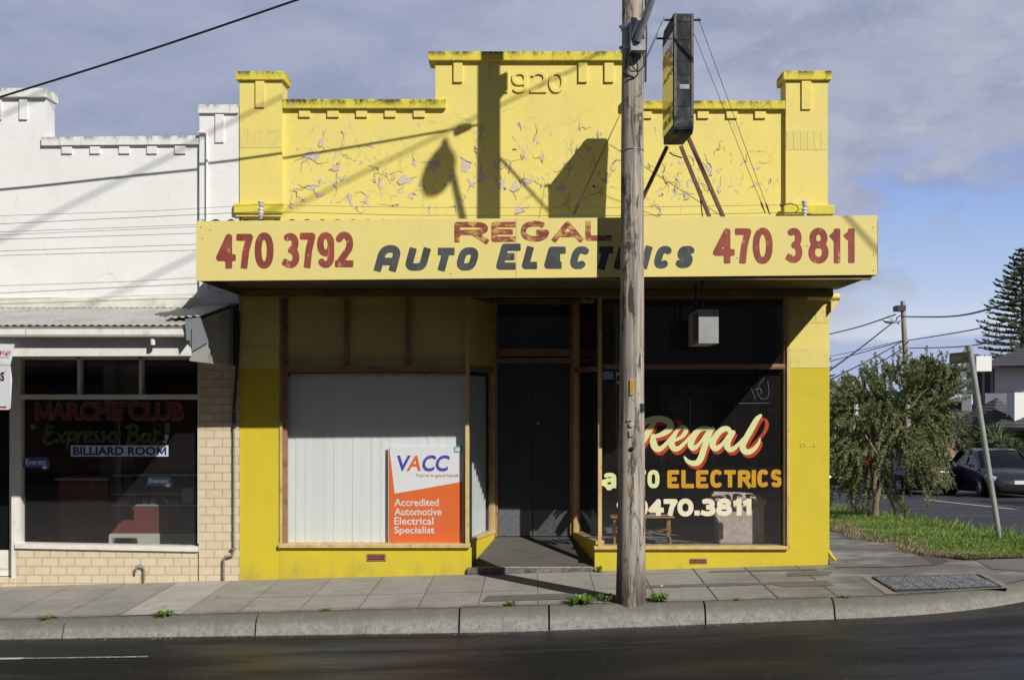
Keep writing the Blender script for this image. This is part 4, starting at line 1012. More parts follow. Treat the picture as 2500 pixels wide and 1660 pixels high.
# ---- splayed side windows of the entrance
def splay(seg, side, zs):
    o = MB()
    splay_prism(o, [(seg[0][0], .10), seg[1]], Zt0, Zt1, .06, side, -.0); splay_prism(o, [(seg[0][0], .10), seg[1]], Zh - .07, Zh - .006, .06, side)
    w_ = o.build('entrance_window', M_TRIMB, shop)
    q = MB(); splay_prism(q, [(seg[0][0], .165), seg[1]], zs, zs + .03, .115, side, -.012); q.build('sill', M_TRIM, w_)
    q = MB(); (x0, y0), (x1, y1) = seg; d = Vector((x1 - x0, y1 - y0, 0)).normalized()
    e0 = Vector((x1, y1, 0)) - d * .07; splay_prism(q, [(e0.x, e0.y), (x1, y1)], zs + .031, Zh - .008, .075, side, -.006); q.build('door_post', M_TRIM, w_)
    e = Vector((x1, y1, 0)) - d * .075
    q = MB(); splay_prism(q, [(seg[0][0], .10), (e.x, e.y)], zs + .031, Zt0 - .001, .005, side, .02); q.build('pane', M_GLASS2, w_)
    q = MB(); splay_prism(q, [(seg[0][0], .10), (e.x, e.y)], Zt1 + .001, Zh - .075, .01, side, .02); q.build('upper_panel', M_PANEL if side > 0 else M_GLASS2, w_)
splay(SL, 1, .325); splay(SR, -1, .31)
# ---- door, transom light, entrance floor and step
x0, x1 = PX(1212, DY) + .02, PX(1393, DY) - .01
m = MB(); m.box(x0, x1, DY - .03, DY + .06, PZ(887, DY), PZ(874, DY)); m.box(x0, x1, DY - .045, DY + .06, PZ(870, DY), PZ(852, DY)); m.box(x0 - .045, x0 - .001, DY - .04, DY + .07, .28, 3.2); m.box(x1 + .001, x1 + .045, DY - .04, DY + .07, .28, 3.2)
m.box(x0, x1, DY - .03, DY + .06, 3.14, 3.2)
fo = m.build('door_frame', M_TRIMB, shop)
m = MB(); m.box(x0, x1, DY, DY + .006, PZ(852, DY) + .001, 3.139); m.build('transom_pane', M_GLASS2, fo)
m = MB(); m.box(x0, x1, DY + .25, DY + .27, 2.4, 3.2); m.build('transom_backing', M_ROOM, fo)
xm = PX(1300, DY); zd0, zd1 = PZ(1309, DY), PZ(887, DY) - .002
for a, b in ((x0, xm - .002), (xm + .002, x1)):
    m = MB(); m.box(a, b, DY + .005, DY + .045, zd0, zd1); d = m.build('door', M_DOOR, shop)
    k = MB(); k.box(a + .004, b - .004, DY - .0, DY + .004, zd0 + .005, PZ(1244, DY)); k.build('kick_plate', M_KICK, d)
    s_ = MB()
    for xx in np.linspace(a + .03, b - .03, 6):
        s_.lathe([(.006, 0), (.003, -.004)], (xx, DY - .0005, zd0 + .02), 'Y', 8); s_.lathe([(.006, 0), (.003, -.004)], (xx, DY - .0005, zd0 + .28), 'Y', 8)
    s_.build('rivet', M_GALV, d)
    if a < x0 + .1: s_ = MB(); s_.box(PX(1247, DY), PX(1266, DY), DY - .003, DY + .004, PZ(1096, DY), PZ(1090, DY)); s_.build('letter_slot', M_BLACK, d)
    else: s_ = MB(); s_.lathe([(.012, 0), (.022, -.02), (.02, -.035), (.006, -.04)], (PX(1313, DY), DY + .003, PZ(1032, DY)), 'Y', 14); s_.build('knob', M_GALV, d)
m = MB(); zf = zd0 - .004
xl, xr = SL[0][0] + .006, SR[0][0] - .006
m.add([(xl, .045, .062), (xr, .045, .062), (SR[1][0] - .004, DY, zf), (SL[1][0] + .004, DY, zf)], [(0, 1, 2, 3)]); m.build('entrance_floor', M_ENTRY, shop)
m = MB(); m.box(PX(1141), PX(1452), -.05, .044, -.12, .058, .012); m.build('doorstep', M_STEP, shop)
m = MB(); m.box(PX(1162), PX(1448), -.052, .02, .0585, .064, .002); m.build('step_nosing', pm('worn_step_edge', (.50, .44, .36), (.30, .2, .15), scale=16, rough=.8, bump=.3), shop)
# flood light over the entrance and a sticker in the window
m = MB(); m.box(PX(1419, .15), PX(1450, .15), .06, .16, PZ(739, .15), PZ(713, .15), .006); fl = m.build('flood_lamp', pm('grey_lamp_case', (.30, .30, .29)), shop)
m = MB(); m.lathe([(.044, 0), (.048, -.008), (.034, -.012)], (PX(1435, .15), .059, PZ(725, .15)), 'Y', 18); m.build('lens', M_DGLASS, fl)
m = MB(); m.box(PX(1472), PX(1497.5), .048, .0525, PZ(926), PZ(906.5)); st = m.build('blue_sticker', pm('blue_sticker_paper', (.16, .30, .55), (.30, .45, .65), scale=60, rough=.5), rwo)

# ------------------------------------------------------------------ awning of the corner shop
FY = -1.594
xa, xb = PX(478.6, FY), PX(2142, FY)
fz = lambda x, top: (3.737 + (x - xa) * .057 / (xb - xa)) if top else (3.141 + (x - xa) * .062 / (xb - xa))
m = MB()   # corrugated roof sheet
xs = np.arange(xa + .03, xb - .02, .019)
m.grid(list(xs), [-1.57, -.8, .0 - .075], lambda x, y: 3.747 + .014 * math.sin((x - xa) * 2 * math.pi / .152))
aw = m.build('awning', M_CORR, shop, False)
m = MB(); m.hexa([(xa, FY, fz(xa, 0)), (xb, FY, fz(xb, 0)), (xb, FY + .022, fz(xb, 0)), (xa, FY + .022, fz(xa, 0)), (xa, FY, fz(xa, 1)), (xb, FY, fz(xb, 1)), (xb, FY + .022, fz(xb, 1)), (xa, FY + .022, fz(xa, 1))])
m.build('fascia', M_BOARD, aw)
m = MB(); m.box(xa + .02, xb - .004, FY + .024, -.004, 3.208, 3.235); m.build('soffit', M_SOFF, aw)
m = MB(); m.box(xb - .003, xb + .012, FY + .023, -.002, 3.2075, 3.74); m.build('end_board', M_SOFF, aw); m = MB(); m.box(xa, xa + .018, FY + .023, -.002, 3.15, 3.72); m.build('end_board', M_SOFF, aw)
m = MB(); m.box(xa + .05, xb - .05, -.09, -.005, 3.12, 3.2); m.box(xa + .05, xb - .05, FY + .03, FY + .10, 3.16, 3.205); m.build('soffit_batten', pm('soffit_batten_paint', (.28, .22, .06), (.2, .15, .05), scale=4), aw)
m = MB(); m.box(PX(1260, FY) - .002, PX(1260, FY) + .002, FY - .0015, FY - .0008, fz(0, 0), fz(0, 1)); m.build('board_joint', pm('joint_shadow_line', (.35, .25, .08)), aw)
m = MB()
for x, y in ((2132, 623), (2133, 661), (2131, 556), (490, 555), (513, 562), (494, 583), (2002, 590), (1970, 600), (650, 640), (1100, 668), (1500, 660), (1800, 630)):
    m.lathe([(.006, 0), (.003, -.003)], (PX(x, FY), FY - .001, PZ(y, FY)), 'Y', 8)
m.build('nail_head', M_RUST, aw)
# lettering on the fascia (boxes read off the photograph, metres on the board)
fpl = lambda x, z: (x, FY - .0025, z)
def place(lst, ox, oy, k): return [(c, PX(ox + a / k, FY), PX(ox + b / k, FY), PZ(oy + y1 / k, FY), PZ(oy + y0 / k, FY)) for c, a, b, y0, y1 in lst]
m = MB()
letters(m, place([('4', 242, 415, 255, 558), ('0', 580, 745, 242, 558), ('3', 825, 970, 247, 553), ('2', 1280, 1442, 236, 546)], 460, 500, 3.579), fpl, .068, p=2.25)
letters(m, place([('7', 420, 565, 255, 558), ('7', 975, 1112, 245, 552)], 460, 500, 3.579), fpl, .068)
letters(m, place([('9', 1125, 1275, 240, 552)], 460, 500, 3.579), fpl, .066, p=2.25)
m.build('telephone_number', M_LRED, aw)
m = MB()
letters(m, place([('4', 440, 672, 252, 628), ('7', 675, 850, 252, 628), ('0', 865, 1078, 245, 632), ('3', 1225, 1395, 247, 622), ('8', 1460, 1675, 247, 628)], 1640, 500, 4.374), fpl, .066, p=2.2)
letters(m, place([('1', 1700, 1808, 255, 625), ('1', 1852, 1962, 253, 622)], 1640, 500, 4.374), fpl, .064)
m.build('telephone_number', M_LRED, aw)
m = MB()
letters(m, place([('R', 105, 400, 150, 330), ('E', 428, 640, 150, 325), ('G', 685, 935, 142, 322), ('A', 945, 1245, 142, 320), ('L', 1250, 1482, 142, 315)], 1080, 500, 3.579), fpl, .054, p=2.3, res=.008)
m.build('shop_name', M_LREGAL, aw)
m = MB(); SLT = .27
letters(m, place([('Ar', 1617, 1875, 353, 582), ('U', 1880, 2122, 378, 577), ('T', 2135, 2335, 376, 577)], 460, 500, 3.579), fpl, .074, SLT, 3.2, .009)
letters(m, place([('O', 107, 335, 372, 575), ('E', 462, 693, 340, 568), ('L', 687, 872, 366, 562), ('E', 882, 1087, 366, 560), ('C', 1098, 1305, 364, 562), ('T', 1325, 1500, 364, 565),
                  ('R', 1492, 1720, 363, 562), ('I', 1735, 1830, 362, 557), ('C', 1833, 2025, 360, 557), ('S', 2022, 2220, 360, 553)], 1080, 500, 3.579), fpl, .072, SLT, 3.0, .009)
m.build('trade_lettering', M_LGREY, aw)

# ------------------------------------------------------------------ sign writing on the right-hand window
wy = .0515
wpl = lambda x, z: (x, wy, z); wpl2 = lambda x, z: (x, wy + .0012, z)
K = 5.808
def crop(pts): return [(PX(1560 + a / K, wy), PZ(1010 + b / K, wy)) for a, b in pts]
def smooth_line(pts, n=5):
    P_ = [np.array(p, float) for p in pts]; o = []
    for i in range(len(P_) - 1):
        p0, p1, p2, p3 = P_[max(i - 1, 0)], P_[i], P_[i + 1], P_[min(i + 2, len(P_) - 1)]
        for k in range(n):
            u = k / n; o.append(tuple(.5 * ((2 * p1) + (-p0 + p2) * u + (2 * p0 - 5 * p1 + 4 * p2 - p3) * u * u + (-p0 + 3 * p1 - 3 * p2 + p3) * u ** 3)))
    o.append(tuple(P_[-1])); return o
SCR = [  # x, y, pen radius in crop pixels
  [(-130, 330, 14), (-70, 250, 24), (20, 180, 34), (110, 105, 42), (220, 75, 44), (340, 78, 44), (425, 115, 46), (450, 175, 46), (400, 245, 42), (300, 300, 32), (190, 325, 24)],
  [(225, 110, 26), (150, 230, 44), (60, 370, 48), (-40, 520, 40), (-90, 590, 22)],
  [(200, 310, 28), (200, 390, 46), (225, 470, 48), (280, 500, 40), (350, 460, 30), (430, 370, 24), (500, 290, 22), (560, 220, 24), (610, 190, 28), (660, 210, 30), (660, 260, 32), (600, 330, 26), (500, 380, 20)],
  [(540, 240, 24), (480, 340, 38), (460, 420, 44), (490, 485, 42), (560, 490, 34), (650, 410, 24), (730, 320, 20), (800, 250, 22)],
  [(1000, 215, 30), (930, 205, 32), (860, 225, 36), (790, 300, 42), (740, 400, 44), (740, 460, 42), (780, 485, 36), (850, 430, 24), (930, 320, 22), (1000, 230, 24)],
  [(1050, 205, 24), (1010, 250, 38), (960, 380, 42), (920, 500, 44), (880, 620, 44), (830, 690, 42), (760, 700, 36), (690, 670, 28), (645, 610, 12)],
  [(1300, 265, 30), (1260, 215, 36), (1190, 220, 40), (1110, 290, 42), (1050, 390, 44), (1050, 460, 44), (1100, 490, 38), (1180, 430, 26), (1260, 320, 22), (1320, 265, 24)],
  [(1335, 265, 34), (1280, 350, 40), (1250, 430, 44), (1270, 495, 40), (1330, 500, 34), (1410, 430, 24), (1480, 350, 20)],
  [(1725, 25, 22), (1670, 80, 36), (1590, 220, 42), (1510, 360, 42), (1470, 450, 44), (1490, 520, 44), (1560, 540, 38), (1640, 490, 30), (1700, 410, 20), (1715, 355, 12)],
]
def script_mesh(strokes, plane, dx=0, dy=0):
    o = MB(); st = []
    for s_ in strokes:
        q = smooth_line(s_, 6); st.append((crop([(a + dx, b + dy) for a, b, _ in q]), [max(.002, c * (D + wy) / F / K) for _, _, c in q], False, False))
    sdf_mesh(o, st, plane, .0065, .004); return o
script_mesh(SCR, wpl).build('script_name', M_CREAM, rwo)
sh = SCR + [[(520, 60, 24), (565, 90, 30), (530, 170, 26), (450, 230, 18)], [(1770, 40, 20), (1790, 110, 28), (1750, 220, 26), (1660, 330, 24), (1570, 420, 20), (1510, 470, 14)]]
script_mesh(sh, wpl2, 26, 46).build('script_shadow', M_SRED, rwo)
def wplace(lst, k=3.563, ox=1500, oy=960): return [(c, PX(ox + a / k, wy), PX(ox + b / k, wy), PZ(oy + y1 / k, wy), PZ(oy + y0 / k, wy)) for c, a, b, y0, y1 in lst]
m = MB(); letters(m, wplace([('E', 460, 562, 667, 824), ('L', 582, 692, 667, 824), ('E', 710, 816, 667, 824), ('C', 834, 944, 664, 820), ('T', 955, 1056, 667, 818), ('R', 1074, 1184, 667, 818), ('I', 1200, 1226, 667, 818), ('C', 1243, 1346, 662, 816), ('S', 1362, 1456, 662, 816)]), wpl, .049, p=2.8, res=.006)
m.build('trade_lettering', M_GOLD, rwo)
m = MB(); letters(m, wplace([('a', -95, 20, 690, 824), ('U', 38, 140, 668, 824), ('T', 165, 275, 668, 822), ('O', 288, 392, 666, 824)]), wpl, .048, p=2.8, res=.006); m.build('trade_lettering', M_CREAM, rwo)
m = MB(); letters(m, wplace([('9', 20, 165, 918, 1066), ('0', 178, 292, 918, 1068), ('4', 294, 430, 918, 1064), ('7', 428, 550, 918, 1064), ('0', 548, 688, 914, 1070), ('3', 752, 880, 914, 1068), ('8', 886, 1022, 912, 1066), ('1', 1036, 1114, 914, 1062), ('1', 1120, 1200, 914, 1060)]), wpl, .056, p=2.2, res=.007)
m.box(PX(1500 + 696 / 3.563, wy), PX(1500 + 742 / 3.563, wy), wy - .0004, wy + .0004, PZ(960 + 1062 / 3.563, wy), PZ(960 + 1018 / 3.563, wy)); m.build('telephone_number', M_IVORY, rwo)
scratch('etched_mark', [[(1868, 922), (1858, 935), (1850, 950), (1852, 965), (1862, 975), (1876, 972), (1880, 955), (1876, 930)], [(1836, 948), (1846, 975)], [(1846, 952), (1858, 948), (1862, 958), (1856, 962)], [(1638, 985), (1648, 972), (1660, 972), (1664, 985), (1655, 995), (1640, 993)], [(1618, 998), (1670, 999)], [(1805, 985), (1880, 984)]], pm('etched_glass_scratch', (.14, .14, .14)), rwo, .0035, .05)
# ------------------------------------------------------------------ things in the shop windows
vb = thing('vertical_blind', 'closed pale grey vertical blind of wide fabric slats filling the shop window', 'blind', (-1.85, .13, .3))
m = MB(); m.box(PX(701), PX(1134), .118, .155, 2.22, 2.26); m.build('head_rail', M_WPAINT, vb)
n = 19; xs = np.linspace(PX(701, .13), PX(1137.5, .13), n + 1)
for k in range(n):
    a, b = xs[k] - .006, xs[k + 1] + .004
    m = MB(); tz = random.uniform(-.004, .004)
    cols = [(a, .1285 + tz * .25), (a + (b - a) * .5, .129 + tz * .25), (b, .1312)]
    m.add([(x, y + (.0 if z > 1 else random.uniform(-.003, .003)), z) for z in (.33, 2.22) for x, y in cols], [(0, 1, 4, 3), (1, 2, 5, 4)]); m.build('slat', M_BLIND, vb, False)
    if k < n - 1: m = MB(); m.box(xs[k] + .02, xs[k + 1] - .02, .125, .13, .315, .33); m.build('hem_weight', M_BLIND, vb)
sb = thing('vertical_blind', 'side-on vertical blind behind the splayed glass of the entrance', 'blind', (-.75, .6, .3))
for k in range(11):
    u = .13 + k * .075; (x0_, y0_), (x1_, y1_) = SL; cx, cy = x0_ + (x1_ - x0_) * u - .13, y0_ + (y1_ - y0_) * u
    m = MB(); m.bar((cx, cy, .34), (cx, cy, 2.24), .085, .004); o = m.build('slat', M_BLIND, sb)
# association board standing behind the glass
ab = thing('advertising_board', 'orange and white trade association board propped inside the window against the blind', 'sign board', (PX(1040), .14, PZ(1330)))
BY = .078; X0, X1, Zb, Zt_ = PX(948, BY), PX(1132, BY), PZ(1332, BY), PZ(1089.5, BY)
m = MB(); m.box(X0, X1, BY, BY + .012, Zb, Zt_); m.build('panel', pm('white_sign_board', (.87, .88, .91), None, rough=.4, bump=0), ab)
q = lambda a, b: (PX(660 + a / 3.92, BY), BY - .0015, PZ(1040 + b / 3.92, BY))
M_OR = flat('orange_print', (.86, .17, .032)); M_BLU = flat('violet_blue_print', (.085, .075, .46))
m = MB(); m.face([q(1134, 1130), q(1842, 1130), q(1842, 530), q(1190, 645), q(1140, 205), q(1134, 205)]); m.build('orange_field', M_OR, ab)
def tq(name, s, a0, a1, b0, b1, mat, bold=0, shear=0, par=ab):
    return text(name, s, PX(660 + a0 / 3.92, BY), PX(660 + a1 / 3.92, BY), PZ(1040 + b1 / 3.92, BY), PZ(1040 + b0 / 3.92, BY), BY - .003, mat, par, bold, shear)
tq('initials', 'V', 1213, 1345, 280, 428, M_BLU, .022, .12); tq('initials', 'A', 1303, 1440, 280, 428, M_OR, .018, .2); tq('initials', 'C', 1455, 1588, 277, 432, M_BLU, .025, .2); tq('initials', 'C', 1583, 1718, 277, 432, M_BLU, .025, .2)
tq('slogan', "You're in good hands", 1390, 1800, 452, 495, flat('grey_red_print', (.50, .22, .17)), .003)
WP = flat('white_print', (.82, .80, .77))
for s_, a1, b0, b1 in (('Accredited', 1612, 693, 764), ('Automotive', 1638, 782, 853), ('Electrical', 1562, 870, 942), ('Specialist', 1572, 958, 1046)): tq('board_wording', s_, 1186, a1, b0, b1, WP, .016)
m = MB(); m.box(*[q(a, 0)[0] for a in (1758, 1840)], BY - .004, BY - .002, q(0, 250)[2], q(0, 195)[2]); m.build('corner_sticker', flat('light_blue_sticker', (.16, .48, .72)), ab)
m = MB(); m.box(*[q(a, 0)[0] for a in (1770, 1828)], BY - .0055, BY - .0042, q(0, 240)[2], q(0, 207)[2]); m.build('sticker_paper', M_PAPER, ab)
# low bench table with papers
tb = thing('side_table', 'small varnished wooden table with slim legs in the dark shop window', 'table', (1.3, .5, .27))
tz = .60
m = MB(); m.box(PX(1490, .4), PX(1645, .4), .32, .62, tz - .018, tz, .004); m.build('tabletop', M_WOODT, tb)
for x in (PX(1500, .4), PX(1636, .4)):
    for y in (.36, .58): m = MB(); m.bar((x, y, .27), (x + (.0 if x < 1.4 else -.015), y, tz - .02), .022); m.build('leg', M_WOODT, tb)
m = MB(); m.box(PX(1500, .4), PX(1632, .4), .36, .58, .42, .43); m.build('shelf', M_WOODT, tb)
for k, (a, b, ang) in enumerate(((1560, 1612, .1), (1590, 1632, -.25))):
    m = MB(); c = Vector((PX((a + b) / 2, .45), .46, tz + .004 + k * .006)); w_ = .12
    u = Vector((math.cos(ang), math.sin(ang), 0)); v = Vector((-u.y, u.x, 0))
    m.hexa([c - u * w_ - v * .08, c + u * w_ - v * .08, c + u * w_ + v * .08, c - u * w_ + v * .08] + [p + Vector((0, 0, .005)) for p in (c - u * w_ - v * .08, c + u * w_ - v * .08, c + u * w_ + v * .08, c - u * w_ + v * .08)])
    tag(m.build('magazine', pm('magazine_paper', (.62, .6, .58), (.35, .25, .22), scale=25, rough=.4, bump=0)), ['white magazine lying flat on the small wooden table', 'loose magazine lying askew on top of the other on the wooden table'][k], 'magazine', 'magazines on the table')
# fabric covered seat
st_ = thing('upholstered_seat', 'cream patterned fabric box seat with a rolled cushion on top', 'seat', (2.4, .55, .27))
M_CLOTH = pm('patterned_cream_cloth', (.50, .43, .38), (.40, .33, .29), scale=16, rough=.9, bump=.5, dirt=(.30, .26, .30), dscale=22)
m = MB(); m.box(PX(1752, .5), PX(1862, .5), .38, .80, .27, .735, .025); m.build('body', M_CLOTH, st_)
m = MB(); m.tube([(PX(1738, .45), .42, .79), (PX(1790, .45), .40, .815), (PX(1840, .45), .40, .80), (PX(1868, .45), .42, .765)], [.05, .065, .065, .045], 14, jit=.06); m.tube([(PX(1742, .45), .62, .79), (PX(1866, .45), .62, .78)], [.08, .07], 12, jit=.05); m.build('cushion', M_CLOTH, st_)
m = MB(); m.tube([(PX(1752, .4), .375, .74), (PX(1747, .4), .36, .62), (PX(1758, .4), .37, .5)], [.03, .035, .02], 8, jit=.2); m.build('cover_fold', M_CLOTH, st_)
# poster board at the back of the bay, dim racks
pb_ = thing('notice_board', 'large dim framed board hanging deep inside the dark shop', 'notice board', (2.0, 2.0, 1.9))
m = MB(); m.box(PX(1612, 2), PX(1800, 2), 2.05, 2.09, PZ(1110, 2), PZ(937, 2)); m.build('frame', pm('dim_board_frame', (.07, .06, .055)), pb_)
m = MB(); m.box(PX(1618, 2), PX(1794, 2), 2.04, 2.049, PZ(1104, 2), PZ(943, 2)); m.build('panel', pm('dim_board_panel', (.035, .034, .035), (.05, .045, .045), scale=3), pb_)
text('board_heading', 'MODELS', PX(1660, 2), PX(1752, 2), PZ(958, 2), PZ(946, 2), 2.036, flat('dim_heading', (.10, .095, .09)), pb_, .01)
text('board_lettering', 'RICS', PX(1614, 2), PX(1684, 2), PZ(1131, 2), PZ(1108, 2), 2.03, flat('dull_orange_lettering', (.42, .13, .05)), pb_, .02)
m = MB(); m.box(PX(1686, 1.9), PX(1688, 1.9), 1.98, 1.99, PZ(1060, 1.9), PZ(972, 1.9)); m.build('edge_strip', flat('highlight_strip', (.6, .6, .6)), pb_)  # pale strip with a bright upright highlight put into its colour
for k, (a, b, y, lab) in enumerate(((1840, 1852, 1.5, 'narrow dark upright cabinet standing against the dim back wall'), (1866, 1905, 1.8, 'wide dark upright cabinet in the far corner of the dim shop'))):
    c = thing('cabinet', lab, 'cabinet', (PX((a + b) / 2, y), y, .27), 'cabinets in the dim shop')
    m = MB(); m.box(PX(a, y), PX(b, y), y, y + .2, .27, 1.9 + k * .3); m.build('body', pm('dim_cabinet', (.10, .10, .10), (.075, .075, .08), scale=3), c)
    m = MB(); m.box(PX(a, y) + .01, PX(b, y) - .01, y - .012, y - .001, .4, 1.8); m.build('door', pm('dim_cabinet_door', (.06, .06, .065)), c)
# ------------------------------------------------------------------ light box hanging under the awning
hs = thing('hanging_sign', 'dirty white box sign hung from two rods under the awning', 'hanging sign', (1.78, -1.0, 2.9))
HX0, HX1 = PX(1706, -1.2), PX(1754.5, -1.2)
m = MB(); m.hexa([(HX0, -1.2, 2.54), (HX1, -1.2, 2.54), (HX1 - .012, -.5, 2.54), (HX0 - .012, -.5, 2.54), (HX0, -1.2, 2.89), (HX1, -1.2, 2.89), (HX1 - .012, -.5, 2.89), (HX0 - .012, -.5, 2.89)]); m.build('box', pm('dirty_white_sign_box', (.34, .345, .33), (.29, .295, .29), scale=5, rough=.6, dirt=(.2, .19, .16), dscale=6), hs)
m = MB(); m.box(HX0 - .006, HX0 - .002, -1.17, -.53, 2.57, 2.86); m.build('side_face', pm('brown_sign_face', (.16, .09, .05), (.12, .07, .04), scale=6), hs)
for y in (-1.1, -.62): m = MB(); m.tube([(HX0 + .05, y, 2.888), (HX0 + .05, y, 3.206)], .011, 8); m.build('rod', M_BLACK, hs)

# ------------------------------------------------------------------ projecting sign above the awning
ps = thing('projecting_sign', 'tall narrow dark metal box sign on rusty legs above the awning', 'projecting sign', (1.45, -1.2, 3.76))
yf, yr = -1.524, -.878
xf0, xf1 = PX(1645.4, yf), PX(1693.6, yf); xr0 = PX(1617.4, yr); w_ = xf1 - xf0; xr1 = xr0 + w_
zt, zb = PZ(32.6, yf), PZ(358.7, yr)
def ring(x0_, x1_, inset, side):   # rounded rectangle outline in depth-height
    pts = []; r = .09; L = yr - yf
    for cy, cz, a0 in ((r, zb + r, 180), (L - r, zb + .03, 270), (L - r * 1.2, zt - r * 1.6, 0), (.02, zt - .02, 90)):
        rr = r if cy == r else (.03 if cz < zb + .05 else (r * 1.2 if cy > .1 else .02))
        for k in range(6):
            a = R(a0 + 90 * k / 5); pts.append((cy + rr * math.cos(a) * (1), cz + (rr * math.sin(a) * (1.33 if rr > .1 else 1))))
    o = []
    for cy, cz in pts:
        u = cy / L; y = yf + cy; x = (x0_ + (x1_ - x0_) * u)
        o.append((x, y, cz))
    return o
A = ring(xf0, xr0, 0, 0); Bq = ring(xf1, xr1, 0, 0); n = len(A)
m = MB(); m.add(A + Bq, [(i, (i + 1) % n, n + (i + 1) % n, n + i) for i in range(n)] + [tuple(range(n)), tuple(range(2 * n - 1, n - 1, -1))]); m.build('casing', M_DARKM, ps)
def face_pt(u, z, off=-.004): return (xf0 + (xr0 - xf0) * u + off, yf + (yr - yf) * u, z)
zz = lambda f_: zb + (zt - zb) * f_
def facepoly(name, u0, u1, f0, f1, mat, off):
    m = MB(); m.face([face_pt(u0, zz(f0), off), face_pt(u1, zz(f0), off), face_pt(u1, zz(f1), off), face_pt(u0, zz(f1), off)]); return m.build(name, mat, ps)
facepoly('yellow_face', .06, .96, .07, .63, M_FACE, -.004); facepoly('white_face', .06, .96, .632, .86, M_FACEW, -.004)
mk = lambda off: (lambda x, z: Vector(face_pt(1 - x, z, off)))
text('sign_lettering', 'REGAL', .10, .92, zz(.65), zz(.78), 0, M_SRED, ps, .03, .1, frame=mk(-.006))
text('sign_lettering', 'AUTO', .10, .92, zz(.515), zz(.56), 0, M_BLACK, ps, .03, 0, frame=mk(-.006))
text('sign_lettering', 'ELECTRICS', .10, .92, zz(.23), zz(.275), 0, M_BLACK, ps, .03, 0, frame=mk(-.006))
text('sign_lettering', '470 3811', .10, .92, zz(.12), zz(.18), 0, M_BLACK, ps, .03, 0, frame=mk(-.006))
# seams, plate and side strips on the narrow front
for f_ in (.93, .78, .70, .60, .49, .37, .22): 
    m = MB(); m.box(xf0 + .03, xf1 - .03, yf - .004, yf - .0008, zz(f_) - .003, zz(f_)); m.build('seam', M_BLACK, ps)
m = MB(); m.box(xf0 + .055, xf1 - .045, yf - .006, yf - .001, PZ(218, yf), PZ(207, yf)); m.build('maker_plate', M_GALV, ps)
for x in (xf0 + .013, xf1 - .013): m = MB(); m.box(x - .012, x + .012, yf - .008, yf - .0009, zb + .16, zt - .004); m.build('edge_strip', pm('scuffed_edge_strip', (.13, .14, .14), (.07, .075, .08), scale=30, rough=.6), ps)
for y, z, ext in ((yf + .06, zt - .05, .085), (yr - .12, zt - .09, .085)):
    u = (y - yf) / (yr - yf); xm = xf0 + (xr0 - xf0) * u
    m = MB(); m.tube([(xm - ext, y, z), (xm + w_ + ext, y, z)], .012, 8); m.build('cross_rod', M_BLACK, ps)
def leg(p0, p1, w_=.036): m = MB(); m.bar(p0, p1, w_, w_); m.build('leg', M_RUST, ps)
leg(P(1629, 358, yr + .03), P(1545, 535, -.75)); leg(P(1662, 357, yr + .1), P(1732, 530, -.75)); leg(P(1680, 335, -1.1), P(1768, 535, -1.05))
m = MB(); m.tube([P(1634, 372, -.95), P(1645, 380, -.95), P(1666, 386, -.95)], .007, 6); m.tube([P(1708, 470, -.75), P(1715, 530, -.75)], .007, 6); m.build('power_lead', M_WIRE, ps)
for a, b in ((P(1704, 43, yf + .06), P(1880, 525, -.35)), (P(1693, 80, yr - .12), P(1868, 520, -.2)), (P(1622, 42, yf + .06), P(1402, 525, -.6)), (P(1607, 82, yr - .12), P(1398, 525, -.35))):
    m = MB(); m.tube([a, b], .0032, 5); m.build('guy_wire', M_THIN, ps)
    c = a.lerp(b, .93); e = a.lerp(b, 1.0); m = MB(); m.tube([c, c.lerp(e, .3), c.lerp(e, .6), e], [.004, .013, .009, .006], 6); m.build('turnbuckle', M_RUST, ps)

# ------------------------------------------------------------------ timber power pole
PYY = -1.82; bx_, bz_ = PX(1541, PYY), foot(PX(1541, PYY), PYY)
pole = thing('power_pole', 'weathered timber power pole standing at the kerb before the yellow shop', 'power pole', (bx_, PYY, bz_))
def pole_c(z): return Vector((bx_ + (z - bz_) * .0022, PYY, z))
def pole_r(z): return float(np.interp(z, [bz_, .35, 1, 2, 3.2, 5.4, 9.2], [.149, .141, .134, .121, .114, .105, .095]))
zs = list(np.arange(bz_ - .3, 9.2, .16)); ph = [random.uniform(0, 6.28) for _ in range(6)]
vs, nn = [], 28
for z in zs:
    c = pole_c(z); r = pole_r(z)
    for k in range(nn):
        a = 2 * math.pi * k / nn
        rr = r * (1 + .018 * math.sin(5 * a + ph[0] + z * .4) + .012 * math.sin(9 * a + ph[1] - z * .7) + .008 * math.sin(z * 3 + ph[2] + 3 * a) + random.uniform(-.006, .006))
        vs.append((c.x + rr * math.cos(a), c.y + rr * math.sin(a), z))
m = MB(); m.add(vs, [(i * nn + k, i * nn + (k + 1) % nn, (i + 1) * nn + (k + 1) % nn, (i + 1) * nn + k) for i in range(len(zs) - 1) for k in range(nn)] + [tuple(range((len(zs) - 1) * nn, len(zs) * nn))], True)
m.build('shaft', M_POLE, pole)
fy = lambda z: PYY - pole_r(z)
def on_pole(name, px0, px1, py0, py1, mat, th=.005, y_off=0, parent=None):
    z0, z1 = PZ(py1, -1.95), PZ(py0, -1.95); xc = PX((px0 + px1) / 2, -1.94) - pole_c(z0).x; r = pole_r((z0 + z1) / 2)
    yy = PYY - math.sqrt(max(0, (r * 1.03) ** 2 - xc * xc)) + y_off
    m = MB(); m.box(PX(px0, -1.94), PX(px1, -1.94), yy - th, yy + .012, z0, z1); return m.build(name, mat, parent or pole)
pl = on_pole('yellow_number_plate', 1538, 1547, 927, 964, pm('yellow_plate', (.55, .33, .02)))
